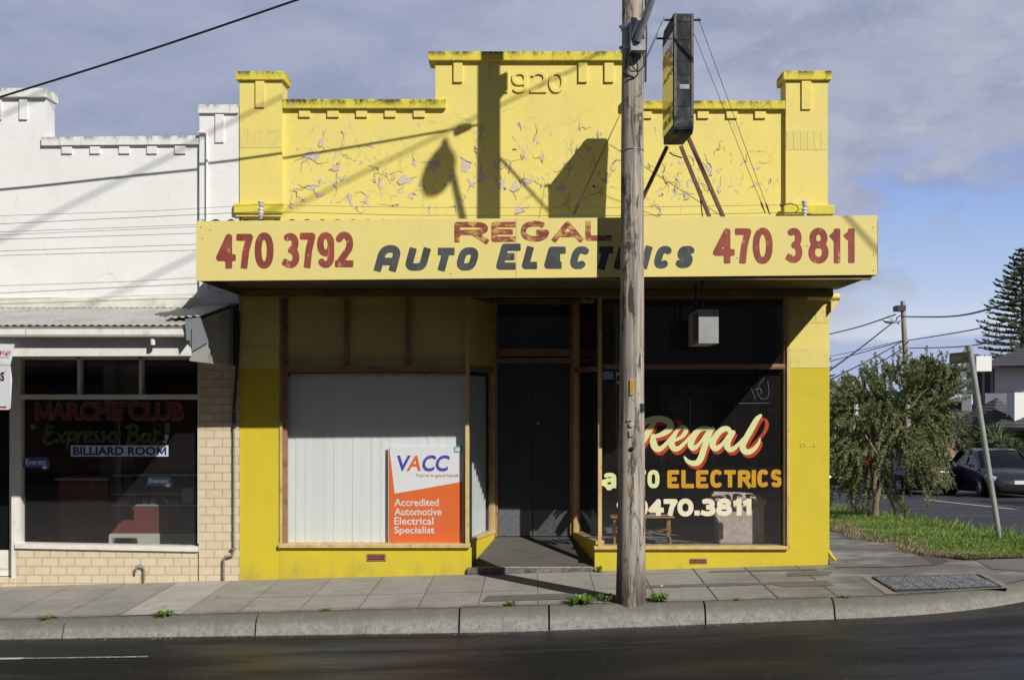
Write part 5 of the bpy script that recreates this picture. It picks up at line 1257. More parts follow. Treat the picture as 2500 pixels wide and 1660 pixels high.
for k in range(8):
    z = PZ(931 + k * 4, -1.95); yb = min(v.co.y for v in pl.data.vertices)
    m = MB(); m.box(PX(1540.5, -1.94), PX(1544.5, -1.94), yb - .0015, yb - .0003, z - .008, z - .004); m.build('plate_digit', M_BLACK, pl)
on_pole('white_flyer', 1508, 1518, 908, 936, M_PAPER); on_pole('blue_flyer', 1508.5, 1514, 916, 930, flat('navy_print', (.03, .04, .16)), .008)
on_pole('tag_sticker', 1555, 1573, 985, 1006, flat('dark_sticker', (.03, .03, .035)), .004); on_pole('tag_print', 1561, 1571, 989, 1002, flat('pale_sticker_print', (.5, .5, .48)), .008)
on_pole('metal_tag', 1536, 1547, 1052, 1066, M_GALV)
for px_, py_, r, mt in ((1541.5, 1037, .026, pm('silver_disc', (.5, .49, .46), (.3, .29, .27), scale=60, rough=.4)), (1533, 1026, .011, M_GALV), (1540.5, 1026, .012, pm('brass_disc', (.45, .34, .06), rough=.4))):
    z = PZ(py_, -1.95); xc = PX(px_, -1.95); yy = PYY - math.sqrt(max(0, (pole_r(z) * 1.03) ** 2 - (xc - pole_c(z).x) ** 2))
    m = MB(); m.lathe([(r, .01), (r, -.003), (r * .7, -.005)], (xc, yy, z), 'Y', 14); m.build('survey_disc', mt, pole)
z = PZ(1096, -1.95); m = MB(); m.lathe([(.023, .03), (.023, -.001)], (PX(1542, -1.95), fy(z) - .003, z), 'Y', 14); m.build('bolt_hole', M_HOLE, pole)
zr = PZ(362, -1.93); m = MB()
m.tube([pole_c(zr) + Vector((math.cos(a) * pole_r(zr) * 1.04, math.sin(a) * pole_r(zr) * 1.04, 0)) for a in np.linspace(0, 6.28, 25)], .0035, 5); m.build('tie_wire', M_GALV, pole)
# bracket box of the street lamp, straps, hanging loop
bzt, bzb = PZ(47, -2.0), PZ(127, -2.0); bxa, bxb = PX(1540, -2.04), PX(1575.5, -2.04)
m = MB(); m.box(bxa, bxb, -2.045, -1.915, bzb, bzt, .004); m.build('bracket_box', M_GALV, pole)
for py_ in (60, 112):
    z = PZ(py_, -1.93); m = MB(); r = pole_r(z) + .004
    c = pole_c(z)
    ring_ = [(c.x + math.cos(a) * r, c.y + math.sin(a) * r) for a in np.linspace(R(60), R(265), 18)]
    for (xa_, ya_), (xb_, yb_) in zip(ring_[:-1], ring_[1:]): m.bar((xa_, ya_, z), (xb_, yb_, z), .012, .045)
    m.tube([(c.x - r - .018, c.y - .03, z), (c.x - r + .01, c.y - .05, z)], .016, 6); m.build('strap', M_GALV, pole)
m = MB(); lz = PZ(128, -2.0)
m.tube([P(1544, 128, -1.98), P(1535, 142, -1.99), P(1531, 162, -1.985), P(1540, 174, -1.985), P(1560, 175, -1.985), P(1572, 162, -1.985), P(1573, 145, -1.985), P(1569, 130, -1.985)], .008, 7)
m.tube([P(1549, 128, -1.97), P(1541, 150, -1.975), P(1546, 166, -1.975), P(1560, 175, -1.98)], .0065, 6); m.build('cable_loop', M_WIRE, pole)
# lamp arm and lamp head (out over the road)
a0 = P(1556, 100, -2.05); hd = Vector((2.13, -3.9, 8.62)); dr_ = hd - a0
hn = Vector((dr_.x, dr_.y, 0)).normalized()
m = MB(); m.tube([a0, a0 + dr_ * .3, a0 + dr_ * .62, a0 + dr_ * .9 + Vector((0, 0, .04)), hd, hd + hn * .12], [.036, .034, .031, .028, .027, .027], 12); m.build('lamp_arm', M_GALV, pole)
m = MB(); m.prism([(bxa + .004, -2.046, PZ(96, -2.05)), (bxb - .004, -2.046, PZ(96, -2.05)), (a0.x + .03, -2.16, a0.z + .16), (a0.x - .005, -2.16, a0.z + .16)], (0, .002, .02)); m.build('arm_gusset', M_GALV, pole)
m = MB(); m.tube([hd + hn * q for q in (.10, .2, .34, .5, .64, .70)], [.04, .09, .145, .16, .12, .03], 16); m.build('lamp_head', M_GALV, pole)
m = MB(); m.tube([hd + hn * .45 + Vector((0, 0, -.08)), hd + hn * .45 + Vector((0, 0, -.20))], [.13, .07], 14); m.build('lamp_glass', M_LAMPC, pole)
m = MB(); c = pole_c(7.2); m.box(c.x + .03, c.x + .125, PYY - .09, PYY + .09, 7.1, 7.3); m.build('junction_box', M_GALV, pole)
m = MB(); m.tube([(c.x + .11, PYY, 7.1), (c.x + .15, PYY - .1, 6.6), (c.x + .12, PYY - .05, 6.0), (c.x + .13, PYY, 5.5), (c.x + .12, PYY - .03, 5.05)], .012, 6); m.build('drop_lead', M_WIRE, pole)
# crossarm bits well above the frame
m = MB(); m.bar((bx_ - 1.0, PYY - .13, 8.2), (bx_ + 1.0, PYY - .13, 8.2), .1, .12); m.build('crossarm', M_POLE, pole)

# ------------------------------------------------------------------ overhead cables and wires
def sag(a, b, s_, n=14):
    a, b = Vector(a), Vector(b); return [a.lerp(b, u) - Vector((0, 0, s_ * 4 * u * (1 - u))) for u in np.linspace(0, 1, n)]
def cable(name, pts, r, label, cat='cable', group=None, mat=None):
    m = MB(); m.tube(pts, r, 6); return tag(m.build(name, mat or M_WIRE), label, cat, group)
sv = [Vector(p) for p in ((.93, -1.93, 4.98 + CZ - .02), (-.6, -1.72, 4.52 + CZ), (-2.15, -1.5, 4.096 + CZ), (-3.8, -1.2, 3.66 + CZ), (-5.3, -.95, 3.286 + CZ), (-7.4, -.58, 2.80 + CZ), (-9.6, -.1, 2.4 + CZ))]
cable('service_cable', smooth_line([tuple(p) for p in sv], 5), .0115, 'thick black service cable running from the pole down to the white shop')
cl = MB(); cl.tube([sv[0] + Vector((-.12, 0, -.03)), sv[0] + Vector((-.28, .03, -.10))], [.03, .05], 8); tag(cl.build('cable_clamp', M_BLACK), 'dark strain clamp gripping the service cable next to the pole', 'clamp')
for k, (dx_, dz_) in enumerate(((0, 0), (-1.72, .55), (1.35, -.60))):
    p0 = Vector((-.39 + dx_, -7, 8.49 + CZ + dz_)); dr = Vector((1.13, 1, 0))
    cable('power_line', [p0 - dr * 9, p0, p0 + dr * 9], .012, ['high power line crossing the street, the middle one of three', 'high power line crossing the street on the lamp side of the others', 'high power line crossing the street, the lowest of three'][k], 'power line', 'high power lines over the street')
# lines that drop from the pole past the lamp
cable('road_wire', [Vector((.95, PYY, 6.56)), Vector((2.6, PYY - 1.1, 6.79)), Vector((6.9, PYY - 4, 7.4))], .013, 'thin black wire leaving the timber pole across the road')
# thin wires strung along the shop fronts
ins = []
for px_, py_, lab in ((637, 512, 'white porcelain insulator on a pin at the tiled-roof end of the awning'), (1964, 512, 'white porcelain insulator on a pin at the street-corner end of the awning')):
    yy = -.72
    c = P(px_, 524, yy); it = thing('insulator', lab.replace('tiled-roof end', 'white-shop end'), 'insulator', (c.x, c.y, 3.75), 'insulators on the awning')
    zt_ = PZ(491, yy); zb_ = PZ(540, yy)
    m = MB(); m.tube([(c.x, yy, zb_ - .05), (c.x, yy, zt_)], .018, 10); m.build('pin', M_GALV, it)
    for k, z in enumerate((PZ(496, yy), PZ(514, yy), PZ(522, yy))):
        m = MB(); m.lathe([(.02, .03), (.033, .016), (.035, .006), (.03, 0), (.018, -.012), (.03, -.02), (.022, -.03)], (c.x, yy, z), 'Z', 14); m.build('porcelain', M_PORC, it)
    ins.append((c, yy))
lbl = ['top', 'second', 'third', 'fourth', 'fifth', 'sixth', 'lowest']
rows = [(526, 502, 0), (548, 518, 1), (566, 549, 2), (574, 554, 2), (583, 570, 2), (612, 597, 2), (622, 611, 2)]
for k, (ya_, yb_, kind) in enumerate(rows):
    yy = -.72
    a = P(-140, ya_ + 6, yy)
    lab = f'{lbl[k]} of the thin wires strung across the white shop front'
    if kind == 0: cable('thin_wire', [a, P(400, 514, yy), P(637, 500, yy), P(1000, 507, yy), P(1500, 507, yy), P(1964, 500, yy)], .0022, lab, 'wire', 'thin wires along the shop fronts', M_THIN)
    elif kind == 1: cable('thin_wire', [a, P(400, 528, yy), P(637, 517, yy), P(1000, 526, yy), P(1500, 527, yy), P(1964, 519, yy)], .003, lab, 'wire', 'thin wires along the shop fronts', M_THIN)
    else: cable('thin_wire', [a, P(480, yb_, yy), P(700, yb_ - 6, yy)], .0022 if k < 4 else .0028, lab, 'wire', 'thin wires along the shop fronts', M_THIN)
m = MB()
m.tube([P(1905, 502, -.72), P(1915, 500, -.72)], [.02, .014], 8)
m.tube([P(1908, 501, -.72), P(1930, 497, -.72), P(1945, 502, -.72), P(1950, 512, -.72), P(1940, 520, -.72), P(1915, 520, -.72)], .006, 6)
m.tube([P(1915, 520, -.72), P(1964, 520, -.72), P(1990, 527, -.72), P(2010, 531, -.72)], .006, 6)
tag(m.build('cable_joint', M_WIRE), 'looped black cable joint beside the corner insulator above the awning', 'cable')
# ------------------------------------------------------------------ white shop next door
ws = thing('cafe_building', 'white single-storey shop with a corrugated iron verandah and beige glazed tiles', 'shop', (-5, .1, -.1))
XP = PX(586) - .003
m = MB()
m.box(-11, PX(113), 0, TH, 2.42, PZ(219)); m.box(PX(113), PX(490), 0, TH, 2.42, PZ(340)); m.box(PX(490), XP, 0, TH, 2.42, PZ(264))
m.box(-11, PX(-90), 0, TH, -.6, 2.419); m.build('wall', M_WHITE, ws)
m = MB(); m.box(PX(490), XP, -.05, -.001, PZ(890), PZ(281)); pl = m.build('pilaster', M_WHITE, ws)
m = MB(); m.box(PX(488), XP, -.08, TH + .04, PZ(281), PZ(260), .006); m.build('cap', M_WCOP, pl)
m = MB(); m.box(PX(529.5), PX(550), -.068, -.0505, PZ(351), PZ(281.5)); m.build('bracket', M_WHITE, pl)
m = MB(); m.box(-11, PX(117), -.05, TH + .06, PZ(240), PZ(218), .008); m.build('coping', M_WCOP, ws)
m = MB(); m.hexa([(PX(104), -.036, PZ(357)), (PX(489.5), -.036, PZ(354)), (PX(489.5), TH + .04, PZ(354)), (PX(104), TH + .04, PZ(357)), (PX(104), -.036, PZ(337)), (PX(489.5), -.036, PZ(333)), (PX(489.5), TH + .04, PZ(333)), (PX(104), TH + .04, PZ(337))]); m.build('coping', M_WCOP, ws)
for a, b in ((152, 177), (221, 245), (292, 317), (360, 384), (428, 454)):
    m = MB(); m.box(PX(a), PX(b), -.020, -.0012, PZ(376), PZ(357.5)); m.build('corbel', M_WHITE, ws)
for a, b in ((49, 68), (-14, 5)):
    m = MB(); m.box(PX(a), PX(b), -.022, -.0012, PZ(293), PZ(240.5)); m.build('bracket', M_WHITE, ws)
m = MB(); m.box(-11, PX(489), -.045, -.0015, PZ(752), PZ(727), .006); m.build('string_course', M_WDIRT, ws)
m = MB(); m.tube([(PX(488), -.075, PZ(328)), (PX(507), -.075, PZ(328)), (PX(509), -.068, PZ(333)), (PX(509), -.068, PZ(700)), (PX(512), -.068, PZ(709)), (PX(520), -.068, PZ(711)), (PX(580), -.068, PZ(711))], .013, 8)
m.build('conduit', M_WHITE, ws)
m = MB(); m.box(PX(490.5), PX(585), -.012, -.0015, PZ(752), PZ(716)); m.build('ledge', M_WDIRT, pl) if False else None
# verandah
VR = -3.455; GY = -1.62
m = MB(); xs = np.arange(-11, VR, .0127)
zr_ = lambda x, y: 3.0 + (y + .02) * (.305 / 1.66) + .008 * math.sin(x * 2 * math.pi / .0762)
m.grid(list(xs), [-1.68, -.02], zr_); ver = m.build('verandah', M_CORR, ws, False)
m = MB(); xs2 = np.arange(VR - .34, VR + .02, .0127); m.add([(x, y, zr_(x, y) + .03 + .02 * (x - VR + .34) / .3) for y in (-1.35, -.02) for x in xs2], [(k, k + 1, len(xs2) + k + 1, len(xs2) + k) for k in range(len(xs2) - 1)], True); m.build('lifted_sheet', M_CORR, ver, False)
m = MB()
for a, b in ((-11, -8.51), (-8.5, -5.03), (-5.02, VR + .0)):
    pr = [(-1.66, 2.575), (-1.735, 2.58), (-1.745, 2.60), (-1.74, 2.655), (-1.752, 2.668), (-1.735, 2.672), (-1.66, 2.66)]
    m.prism([(a, y, z) for y, z in pr], (b - a, 0, 0))
m.build('gutter', M_WPAINT, ver)
m = MB(); m.hexa([(-11, GY, 2.375), (VR + .02, GY, 2.395), (VR + .02, GY + .025, 2.395), (-11, GY + .025, 2.375), (-11, GY, 2.66), (VR + .02, GY, 2.66), (VR + .02, GY + .025, 2.66), (-11, GY + .025, 2.66)]); m.build('fascia', M_WPAINT, ver)
m = MB(); m.tube([P(373, 824, -1.69), P(373, 842, -1.69)], .024, 10); m.build('gutter_outlet', M_WPAINT, ver)
m = MB()   # corrugated iron closing the verandah end
ys = np.arange(-1.60, -.06, .0127); top = lambda y: 2.985 + (y + .02) * (.305 / 1.66)
vs = [(VR + .006 * math.sin(y * 2 * math.pi / .0762), y, z) for y in ys for z in (2.345, top(y))]
m.add(vs, [(2 * k, 2 * k + 2, 2 * k + 3, 2 * k + 1) for k in range(len(ys) - 1)], True); m.build('end_sheet', M_CORR, ver, False)
m = MB(); m.prism([(VR + .016, y, z) for y, z in ((-1.80, 2.749), (-1.3, 2.80), (-1.01, 2.567), (-1.60, 2.437), (-1.66, 2.55), (-1.76, 2.54))], (.004, 0, 0)); m.build('patch_sheet', pm('zinc_patch_sheet', (.36, .38, .42), (.32, .34, .38), scale=3, rough=.45, metal=.2), ver)
m = MB(); m.box(PX(560), PX(584), -.058, -.0515, PZ(893), PZ(742)); m.build('end_cover', M_CORR, ver)
# tiled pier and stall riser
m = MB(); m.box(PX(486), XP, -.012, .12, -.4, PZ(889)); m.build('tiled_pier', M_TILE, ws)
m = MB(); m.hexa([(PX(39), -.01, -.5), (PX(485), -.01, -.5), (PX(485), .12, -.5), (PX(39), .12, -.5), (PX(39), -.01, PZ(1337)), (PX(485), -.01, PZ(1345)), (PX(485), .12, PZ(1345)), (PX(39), .12, PZ(1337))]); m.build('stall_riser', M_TILE, ws)
m = MB(); m.box(PX(484.6), PX(486.2), -.016, .0, -.3, PZ(1345)); m.build('tile_joint', M_BLACK, ws)
# window
m = MB()
m.box(PX(35), PX(50.5), -.01, .1, PZ(1326), 2.45); m.box(PX(483), PX(485.8), -.008, .1, PZ(1326), 2.45)
m.box(PX(50.6), PX(482.9), -.025, .1, PZ(971), PZ(963)); m.box(PX(50.6), PX(482.9), -.008, .09, PZ(975), PZ(971.2))
for x in (192.5, 343): m.box(PX(x - 4), PX(x + 4), .0, .09, PZ(962.8), 2.45)
cw = m.build('cafe_window', M_WPAINT, ws)
m = MB(); m.hexa([(PX(40), -.04, PZ(1337)), (PX(485), -.04, PZ(1345)), (PX(485), .12, PZ(1345)), (PX(40), .12, PZ(1337)), (PX(40), -.04, PZ(1325)), (PX(485), -.04, PZ(1333)), (PX(485), .12, PZ(1333)), (PX(40), .12, PZ(1325))]); m.build('sill', M_WPAINT, cw)
m = MB(); m.box(PX(50.6), PX(482.9), .05, .056, PZ(1334), PZ(975.2)); m.build('pane', M_GLASS, cw)
for a, b in ((50.6, 188.4), (196.6, 338.9), (347.1, 482.9)):
    m = MB(); m.box(PX(a), PX(b), .05, .056, PZ(962.7), 2.45); m.build('pane', M_GLASS, cw)
# lettering on the glass
LY = .047
def wt(name, s, x0, x1, y0, y1, mat, bold=0, shear=0, dy=0): return text(name, s, PX(x0, LY), PX(x1, LY), PZ(y1, LY), PZ(y0, LY), LY + dy, mat, cw, bold, shear)
def wm(name, x0, x1, y0, y1, t_, mat, dy):
    o = MB(); letters(o, [('M', PX(x0, LY), PX(x1, LY), PZ(y1, LY), PZ(y0, LY))], lambda x, z: (x, LY + dy, z), t_, res=.004); o.build(name, mat, cw)
M_OUTL = flat('orange_outline_paint', (.19, .085, .018)); M_MAR = flat('maroon_sign_paint', (.11, .016, .012)); M_NAVY = flat('navy_sign_paint', (.022, .026, .13))
wt('club_outline', 'ARCHE CLUB', 121, 449, 981, 1027, M_OUTL, .060, 0, .0015); wm('club_outline', 85, 126, 981, 1027, .048, M_OUTL, .0022)
wt('club_lettering', 'ARCHE CLUB', 125, 446, 984, 1024, M_MAR, .036); wm('club_lettering', 88, 123, 984, 1024, .036, M_MAR, -.0006)
def tri(s): 
    return [[(x, y, r) for x, y, r in st] for st in s]
EX = [  # "Expresso Bar" in brush script, native photo pixels with pen radius
  [(131, 1042, 3), (118, 1040, 4), (112, 1050, 5), (120, 1056, 4), (132, 1054, 2), (118, 1060, 5), (108, 1072, 5), (114, 1082, 5), (128, 1080, 4), (138, 1072, 2)],
  [(138, 1056, 3), (146, 1062, 4), (152, 1078, 4), (160, 1074, 2)], [(162, 1054, 3), (150, 1068, 3), (138, 1080, 3)],
  [(168, 1056, 3), (166, 1078, 4.5), (164, 1094, 4)], [(168, 1062, 3), (178, 1054, 4), (184, 1060, 4), (180, 1072, 4), (168, 1074, 3)],
  [(188, 1056, 3), (192, 1064, 4), (188, 1078, 4.5)], [(190, 1064, 3), (200, 1054, 4), (206, 1058, 3)],
  [(206, 1070, 3), (220, 1062, 4), (220, 1054, 4), (212, 1056, 4), (206, 1068, 5), (212, 1078, 4), (224, 1072, 2)],
  [(238, 1053, 3), (230, 1058, 4), (238, 1068, 4.5), (232, 1077, 4), (224, 1076, 3)], [(256, 1053, 3), (248, 1058, 4), (256, 1068, 4.5), (250, 1077, 4), (242, 1076, 3)],
  [(278, 1056, 4), (268, 1060, 4.5), (266, 1072, 4.5), (274, 1078, 4), (284, 1070, 4), (282, 1058, 4), (272, 1058, 3), (296, 1060, 2)],
  [(318, 1044, 4), (316, 1066, 5), (312, 1082, 5)], [(308, 1044, 3), (322, 1038, 4), (334, 1042, 5), (334, 1052, 4.5), (320, 1060, 3), (334, 1062, 5), (338, 1074, 5), (328, 1082, 4.5), (314, 1082, 3)],
  [(362, 1060, 4), (352, 1060, 4), (346, 1072, 4.5), (352, 1079, 4), (362, 1070, 3), (366, 1060, 4), (364, 1076, 4.5), (370, 1078, 3)],
  [(376, 1048, 3), (380, 1060, 4), (376, 1078, 4.5), (384, 1082, 5), (392, 1078, 3)], [(378, 1062, 3), (386, 1054, 4), (392, 1058, 3)]]
o = MB(); sdf_mesh(o, [([(PX(a, LY), PZ(b, LY)) for a, b, _ in smooth_line(s_, 4)], [max(.003, c * (D + LY) / F) for _, _, c in smooth_line(s_, 4)], False, False) for s_ in EX], lambda x, z: (x, LY, z), .006, .004)
o.build('script_lettering', flat('green_sign_paint', (.038, .058, .010)), cw)
m = MB(); m.box(PX(173, LY), PX(411, LY), LY + .0005, LY + .002, PZ(1114, LY), PZ(1087, LY)); m.build('notice_strip', flat('pale_blue_strip', (.52, .58, .70)), cw)
wt('strip_lettering', 'BILLIARD ROO', 178, 380, 1090, 1111, M_NAVY, .035, 0, -.0008); wm('strip_lettering', 383, 406, 1090, 1111, .020, M_NAVY, -.0008)
for (x0_, x1_, y0_, y1_, c) in ((55, 122, 1116, 1142, (.035, .09, .33)), (356, 420, 1164, 1186, (.012, .022, .05))):
    m = MB(); m.prism([(PX(a, LY), LY + .001, PZ(b, LY)) for a, b in ((x0_, y1_ - 4), (x0_ + 3, y1_), (x0_ + 44, y1_), (x0_ + 50, y1_ + 5), (x1_ - 6, y1_ + 5), (x1_, y1_ - 2), (x1_ - 3, y0_ + 2), (x1_ - 7, y0_), (x0_ + 6, y0_))], (0, .001, 0)); m.build('badge', flat('badge_blue_%d' % x0_, c), cw)
    wt('badge_lettering', 'Everest', x0_ + 8, x1_ - 9, y0_ + 4, y1_ - 7, M_PAPER if x0_ < 100 else flat('dim_badge_white', (.12, .125, .13)), .012)
    m = MB(); m.face([(PX(a, LY), LY, PZ(b, LY)) for a, b in ((x0_ + 46, y1_ - 1), (x0_ + 54, y1_ - 7), (x0_ + 61, y1_ - 1), (x0_ + 54, y1_ + 3))]); m.build('badge_peak', M_PAPER if x0_ < 100 else flat('dim_badge_white', (.12, .125, .13)), cw)
m = MB(); c_ = P(80, 1042, LY)
m.tube([(c_.x + .026 * math.cos(a), LY, c_.z + .026 * math.sin(a)) for a in np.linspace(0, 6.28, 20)], .003, 4); m.box(c_.x - .014, c_.x + .014, LY - .001, LY, c_.z - .004, c_.z + .004); m.box(c_.x - .004, c_.x + .004, LY - .0022, LY - .0012, c_.z - .014, c_.z + .014); m.build('round_emblem', flat('dim_white_paint', (.35, .35, .35)), cw)
m = MB(); m.prism([(PX(a, LY), LY, PZ(b, LY)) for a, b in ((401, 1061), (413, 1061), (410, 1074), (404, 1076))], (0, -.001, 0)); m.prism([(PX(a, LY), LY, PZ(b, LY)) for a, b in ((396, 1078), (402, 1074), (409, 1079), (403, 1082))], (0, -.001, 0))
for x in (403, 407.5, 412): m.tube([P(x, 1057, LY), P(x + 2, 1048, LY), P(x, 1040, LY), P(x + 1.5, 1032, LY)], .003, 4)
m.build('cup_drawing', flat('dim_white_cup', (.42, .44, .46)), cw)
# doorway at the left edge
m = MB(); m.box(PX(29), PX(38.8), -.012, .14, -.2, 2.5); m.box(PX(27), PX(34), .02, .12, PZ(1408), PZ(951)) ; df = m.build('door_frame', M_WPAINT, ws)
m = MB(); m.box(PX(-89), PX(27), .09, .13, PZ(1408), PZ(1345)); m.box(PX(14), PX(26.8), .09, .13, PZ(1344.8), 2.30); m.box(PX(-89), PX(26.8), .09, .13, 2.301, 2.40)
dd = m.build('door', M_WPAINT, ws)
m = MB(); m.box(PX(-89), PX(13.8), .105, .111, PZ(1344.5), 2.30); m.build('door_glass', M_DGLASS, dd)
m = MB(); m.box(PX(-89), PX(21), .084, .0895, PZ(1392), PZ(1388)); m.build('door_rail', M_WDIRT, dd)
m = MB(); m.box(PX(-89), PX(38.7), -.02, .15, -.5, PZ(1410)); m.build('door_step', M_TILE, ws)
# pipes on the tiled pier
m = MB(); m.tube([P(579, 742, -.08), P(584, 790, -.07), P(580, 880, -.05), P(574, 960, -.04), P(571, 1000, -.04), P(571, 1046, -.04)], .018, 8); m.box(PX(574), PX(586), -.085, -.06, PZ(893), PZ(748)); m.build('black_conduit', M_WIRE, ws)
m = MB(); m.tube([P(571, 1040, -.04), P(571, 1200, -.04), P(571, 1346, -.04), P(568, 1355, -.045), P(560, 1357, -.05), P(550, 1358, -.05), P(546, 1364, -.05), P(546, 1425, -.05)], .0125, 9)
for y in (1000, 1336): m.box(PX(566), PX(577), -.058, -.012, PZ(y + 3), PZ(y))
m.build('gas_pipe', M_PIPE, ws)
m = MB(); m.tube([P(352, 1432, -.05), P(352, 1390, -.05), P(350, 1383, -.05), P(346, 1380, -.05), P(338, 1380, -.055), P(333, 1383, -.06), P(332, 1388, -.06), P(332, 1397, -.06)], .0115, 9); m.tube([P(352, 1396, -.05), P(360, 1396, -.05)], .006, 6); m.build('vent_pipe', M_PIPE, ws)
# room behind the cafe window
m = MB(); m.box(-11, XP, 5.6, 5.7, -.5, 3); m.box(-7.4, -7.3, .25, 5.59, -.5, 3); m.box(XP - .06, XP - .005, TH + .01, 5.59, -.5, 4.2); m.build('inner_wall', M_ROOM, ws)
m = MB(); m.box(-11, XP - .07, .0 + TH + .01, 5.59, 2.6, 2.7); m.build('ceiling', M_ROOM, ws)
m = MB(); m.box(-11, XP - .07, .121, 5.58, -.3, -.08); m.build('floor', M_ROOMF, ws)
m = MB(); m.box(-11, XP, TH + .02, 9, 4.0, 4.1); m.build('roof', M_CORR, ws)
# counter and cabinet
bc = thing('brick_counter', 'dark red brick counter with a cream top inside the cafe window', 'counter', (-5.7, 1.7, -.08))
m = MB(); m.box(PX(143, 1.5), PX(263, 1.5), 1.5, 2.0, -.08, PZ(1172, 1.5)); m.build('base', M_BRICK, bc)
m = MB(); m.box(PX(133, 1.45), PX(265, 1.45), 1.45, 2.05, PZ(1172, 1.5) + .001, PZ(1166, 1.5), .006); m.build('top', pm('cream_counter_top', (.70, .66, .56)), bc)
fg = thing('display_fridge', 'glass topped food cabinet with a red front and cream base', 'display cabinet', (-4.65, 1.1, -.08))
fx0, fx1 = PX(267, .9), PX(481, .9)
m = MB(); m.box(fx0, fx1, .88, 1.5, -.08, PZ(1302, .9)); m.build('base_panel', pm('cream_metal', (.46, .46, .38), None, rough=.5, bump=0), fg)
g_ = MB(); x0_, x1_, z0_, z1_ = PX(275, .88), PX(322, .88), PZ(1330, .88), PZ(1312, .88)
for j in range(3):
    for k in range(16): g_.box(x0_ + (x1_ - x0_) * (k + .2) / 16, x0_ + (x1_ - x0_) * (k + .75) / 16, .876, .879, z0_ + (z1_ - z0_) * (j + .1) / 3, z0_ + (z1_ - z0_) * (j + .85) / 3)
g_.build('vent_grille', M_BLACK, fg)
m = MB(); m.box(PX(413, .9), fx1, .90, 1.5, PZ(1302, .9) + .001, PZ(1237, .9)); m.build('dark_panel', M_BLACK, fg)
m = MB(); m.box(fx0, PX(412.5, .9), .90, 1.5, PZ(1302, .9) + .001, PZ(1237, .9)); m.build('front_panel', pm('dull_red_panel', (.15, .048, .042), (.12, .045, .042), scale=6, rough=.45), fg)
m = MB(); m.box(fx0, fx1, .92, 1.5, PZ(1236, .9), PZ(1232, .9)); m.box(fx0, fx1, .96, 1.5, PZ(1208, .9), PZ(1206, .9)); m.box(fx0, fx1, 1.0, 1.5, PZ(1163, .9), PZ(1160, .9)); m.build('shelf', M_GALV, fg)
m = MB(); m.box(fx0, fx1, .93, .936, PZ(1231, .9), PZ(1164, .9)); m.build('glass_front', M_GLASS2, fg)
for k, (a, b, c, lab) in enumerate(((283, 298, (.35, .35, .33), 'pale packet lying first on the cabinet shelf by the brick counter'), (299, 315, (.4, .4, .38), 'pale packet lying second on the cabinet shelf'), (350, 359, (.06, .08, .3), 'blue packet standing on the cabinet shelf'), (369, 378, (.35, .06, .08), 'red and white packet standing on the cabinet shelf'), (406, 412, (.7, .7, .68), 'bright white packet standing on the cabinet shelf'), (416, 434, (.25, .26, .25), 'grey packet lying on the cabinet shelf below the notice'))):
    m = MB(); m.box(PX(a, 1.0), PX(b, 1.0), .98, 1.06, PZ(1231.5, .92), PZ(1224 - (5 if 340 < a < 412 else 0), .95)); o = m.build('packet', flat('packet_%d' % k if False else 'packet_colour_' + 'abcdef'[k], c), None); tag(o, lab, 'packet', 'packets in the cabinet')
m = MB(); m.box(PX(424, .6), PX(451, .6), .925, .929, PZ(1228, .9), PZ(1192, .9)); tag(m.build('notice', flat('dim_notice_paper', (.30, .30, .26))), 'paper notice leaning on the glass of the food cabinet', 'notice')
bxm = thing('coffee_machine', 'boxy grey machine standing behind the brick counter', 'machine', (-5.1, 2.2, .96))
m = MB(); m.box(PX(239, 2), PX(320, 2), 2.06, 2.5, .7, PZ(1116, 2), .01); m.build('body', pm('dim_grey_machine', (.30, .29, .28), (.25, .25, .25), scale=4), bxm)
m = MB(); m.box(PX(296, 2), PX(318, 2), 2.04, 2.055, PZ(1160, 2), PZ(1140, 2)); m.build('panel', M_BLACK, bxm)
# ------------------------------------------------------------------ parking sign beside the frame edge
pk = thing('parking_sign', 'white parking signs with red lettering, bent at the edge, before the cafe door', 'parking sign', (PX(-22, -1.72), -1.72, foot(-5.3, -1.72)))
SY = -1.75
m = MB(); m.tube([(PX(-30, -1.7), -1.70, foot(-5.3, -1.7) - .02), (PX(-30, -1.7), -1.70, 2.75)], .03, 12); m.build('post', M_GALV, pk)
M_SGN = flat('white_sign_face', (.62, .63, .66), .35)
spt = lambda x, y, b=0: (PX(x, SY), SY + b, PZ(y, SY))
m = MB(); m.prism([spt(-86, 838), spt(33, 840, .02), spt(30, 866, .01), spt(25, 891), spt(-86, 891)], (0, .004, 0)); m.build('upper_plate', M_SGN, pk)
m = MB(); m.prism([spt(-86, 893), spt(25, 892), spt(28, 925, .012), spt(25, 996, .006), spt(20, 1000, .004), spt(-80, 1000), spt(-86, 994)], (0, .004, 0)); m.build('lower_plate', M_SGN, pk)
SR_ = flat('red_sign_print', (.42, .03, .06)); SB_ = flat('black_sign_print', (.03, .035, .05))
def st(s, x0_, x1_, y0_, y1_, mat, bold=.01, sh=.15): return text('sign_lettering', s, PX(x0_, SY), PX(x1_, SY), PZ(y1_, SY), PZ(y0_, SY), SY - .003, mat, pk, bold, sh)
st('2', -42, -30, 856, 867, SR_); st('4', -7, 5, 856, 867, SR_); st('30', 5.5, 12, 855, 861, SR_); st('PM', 6, 11, 863, 866, SR_, 0, 0); st('6', 13, 20, 856, 867, SR_); st('30', 20.5, 27, 855, 861, SR_); st('PM', 21, 26, 863, 866, SR_, 0, 0); st('MON-FRI', -8, 22, 870, 874, SR_, 0)
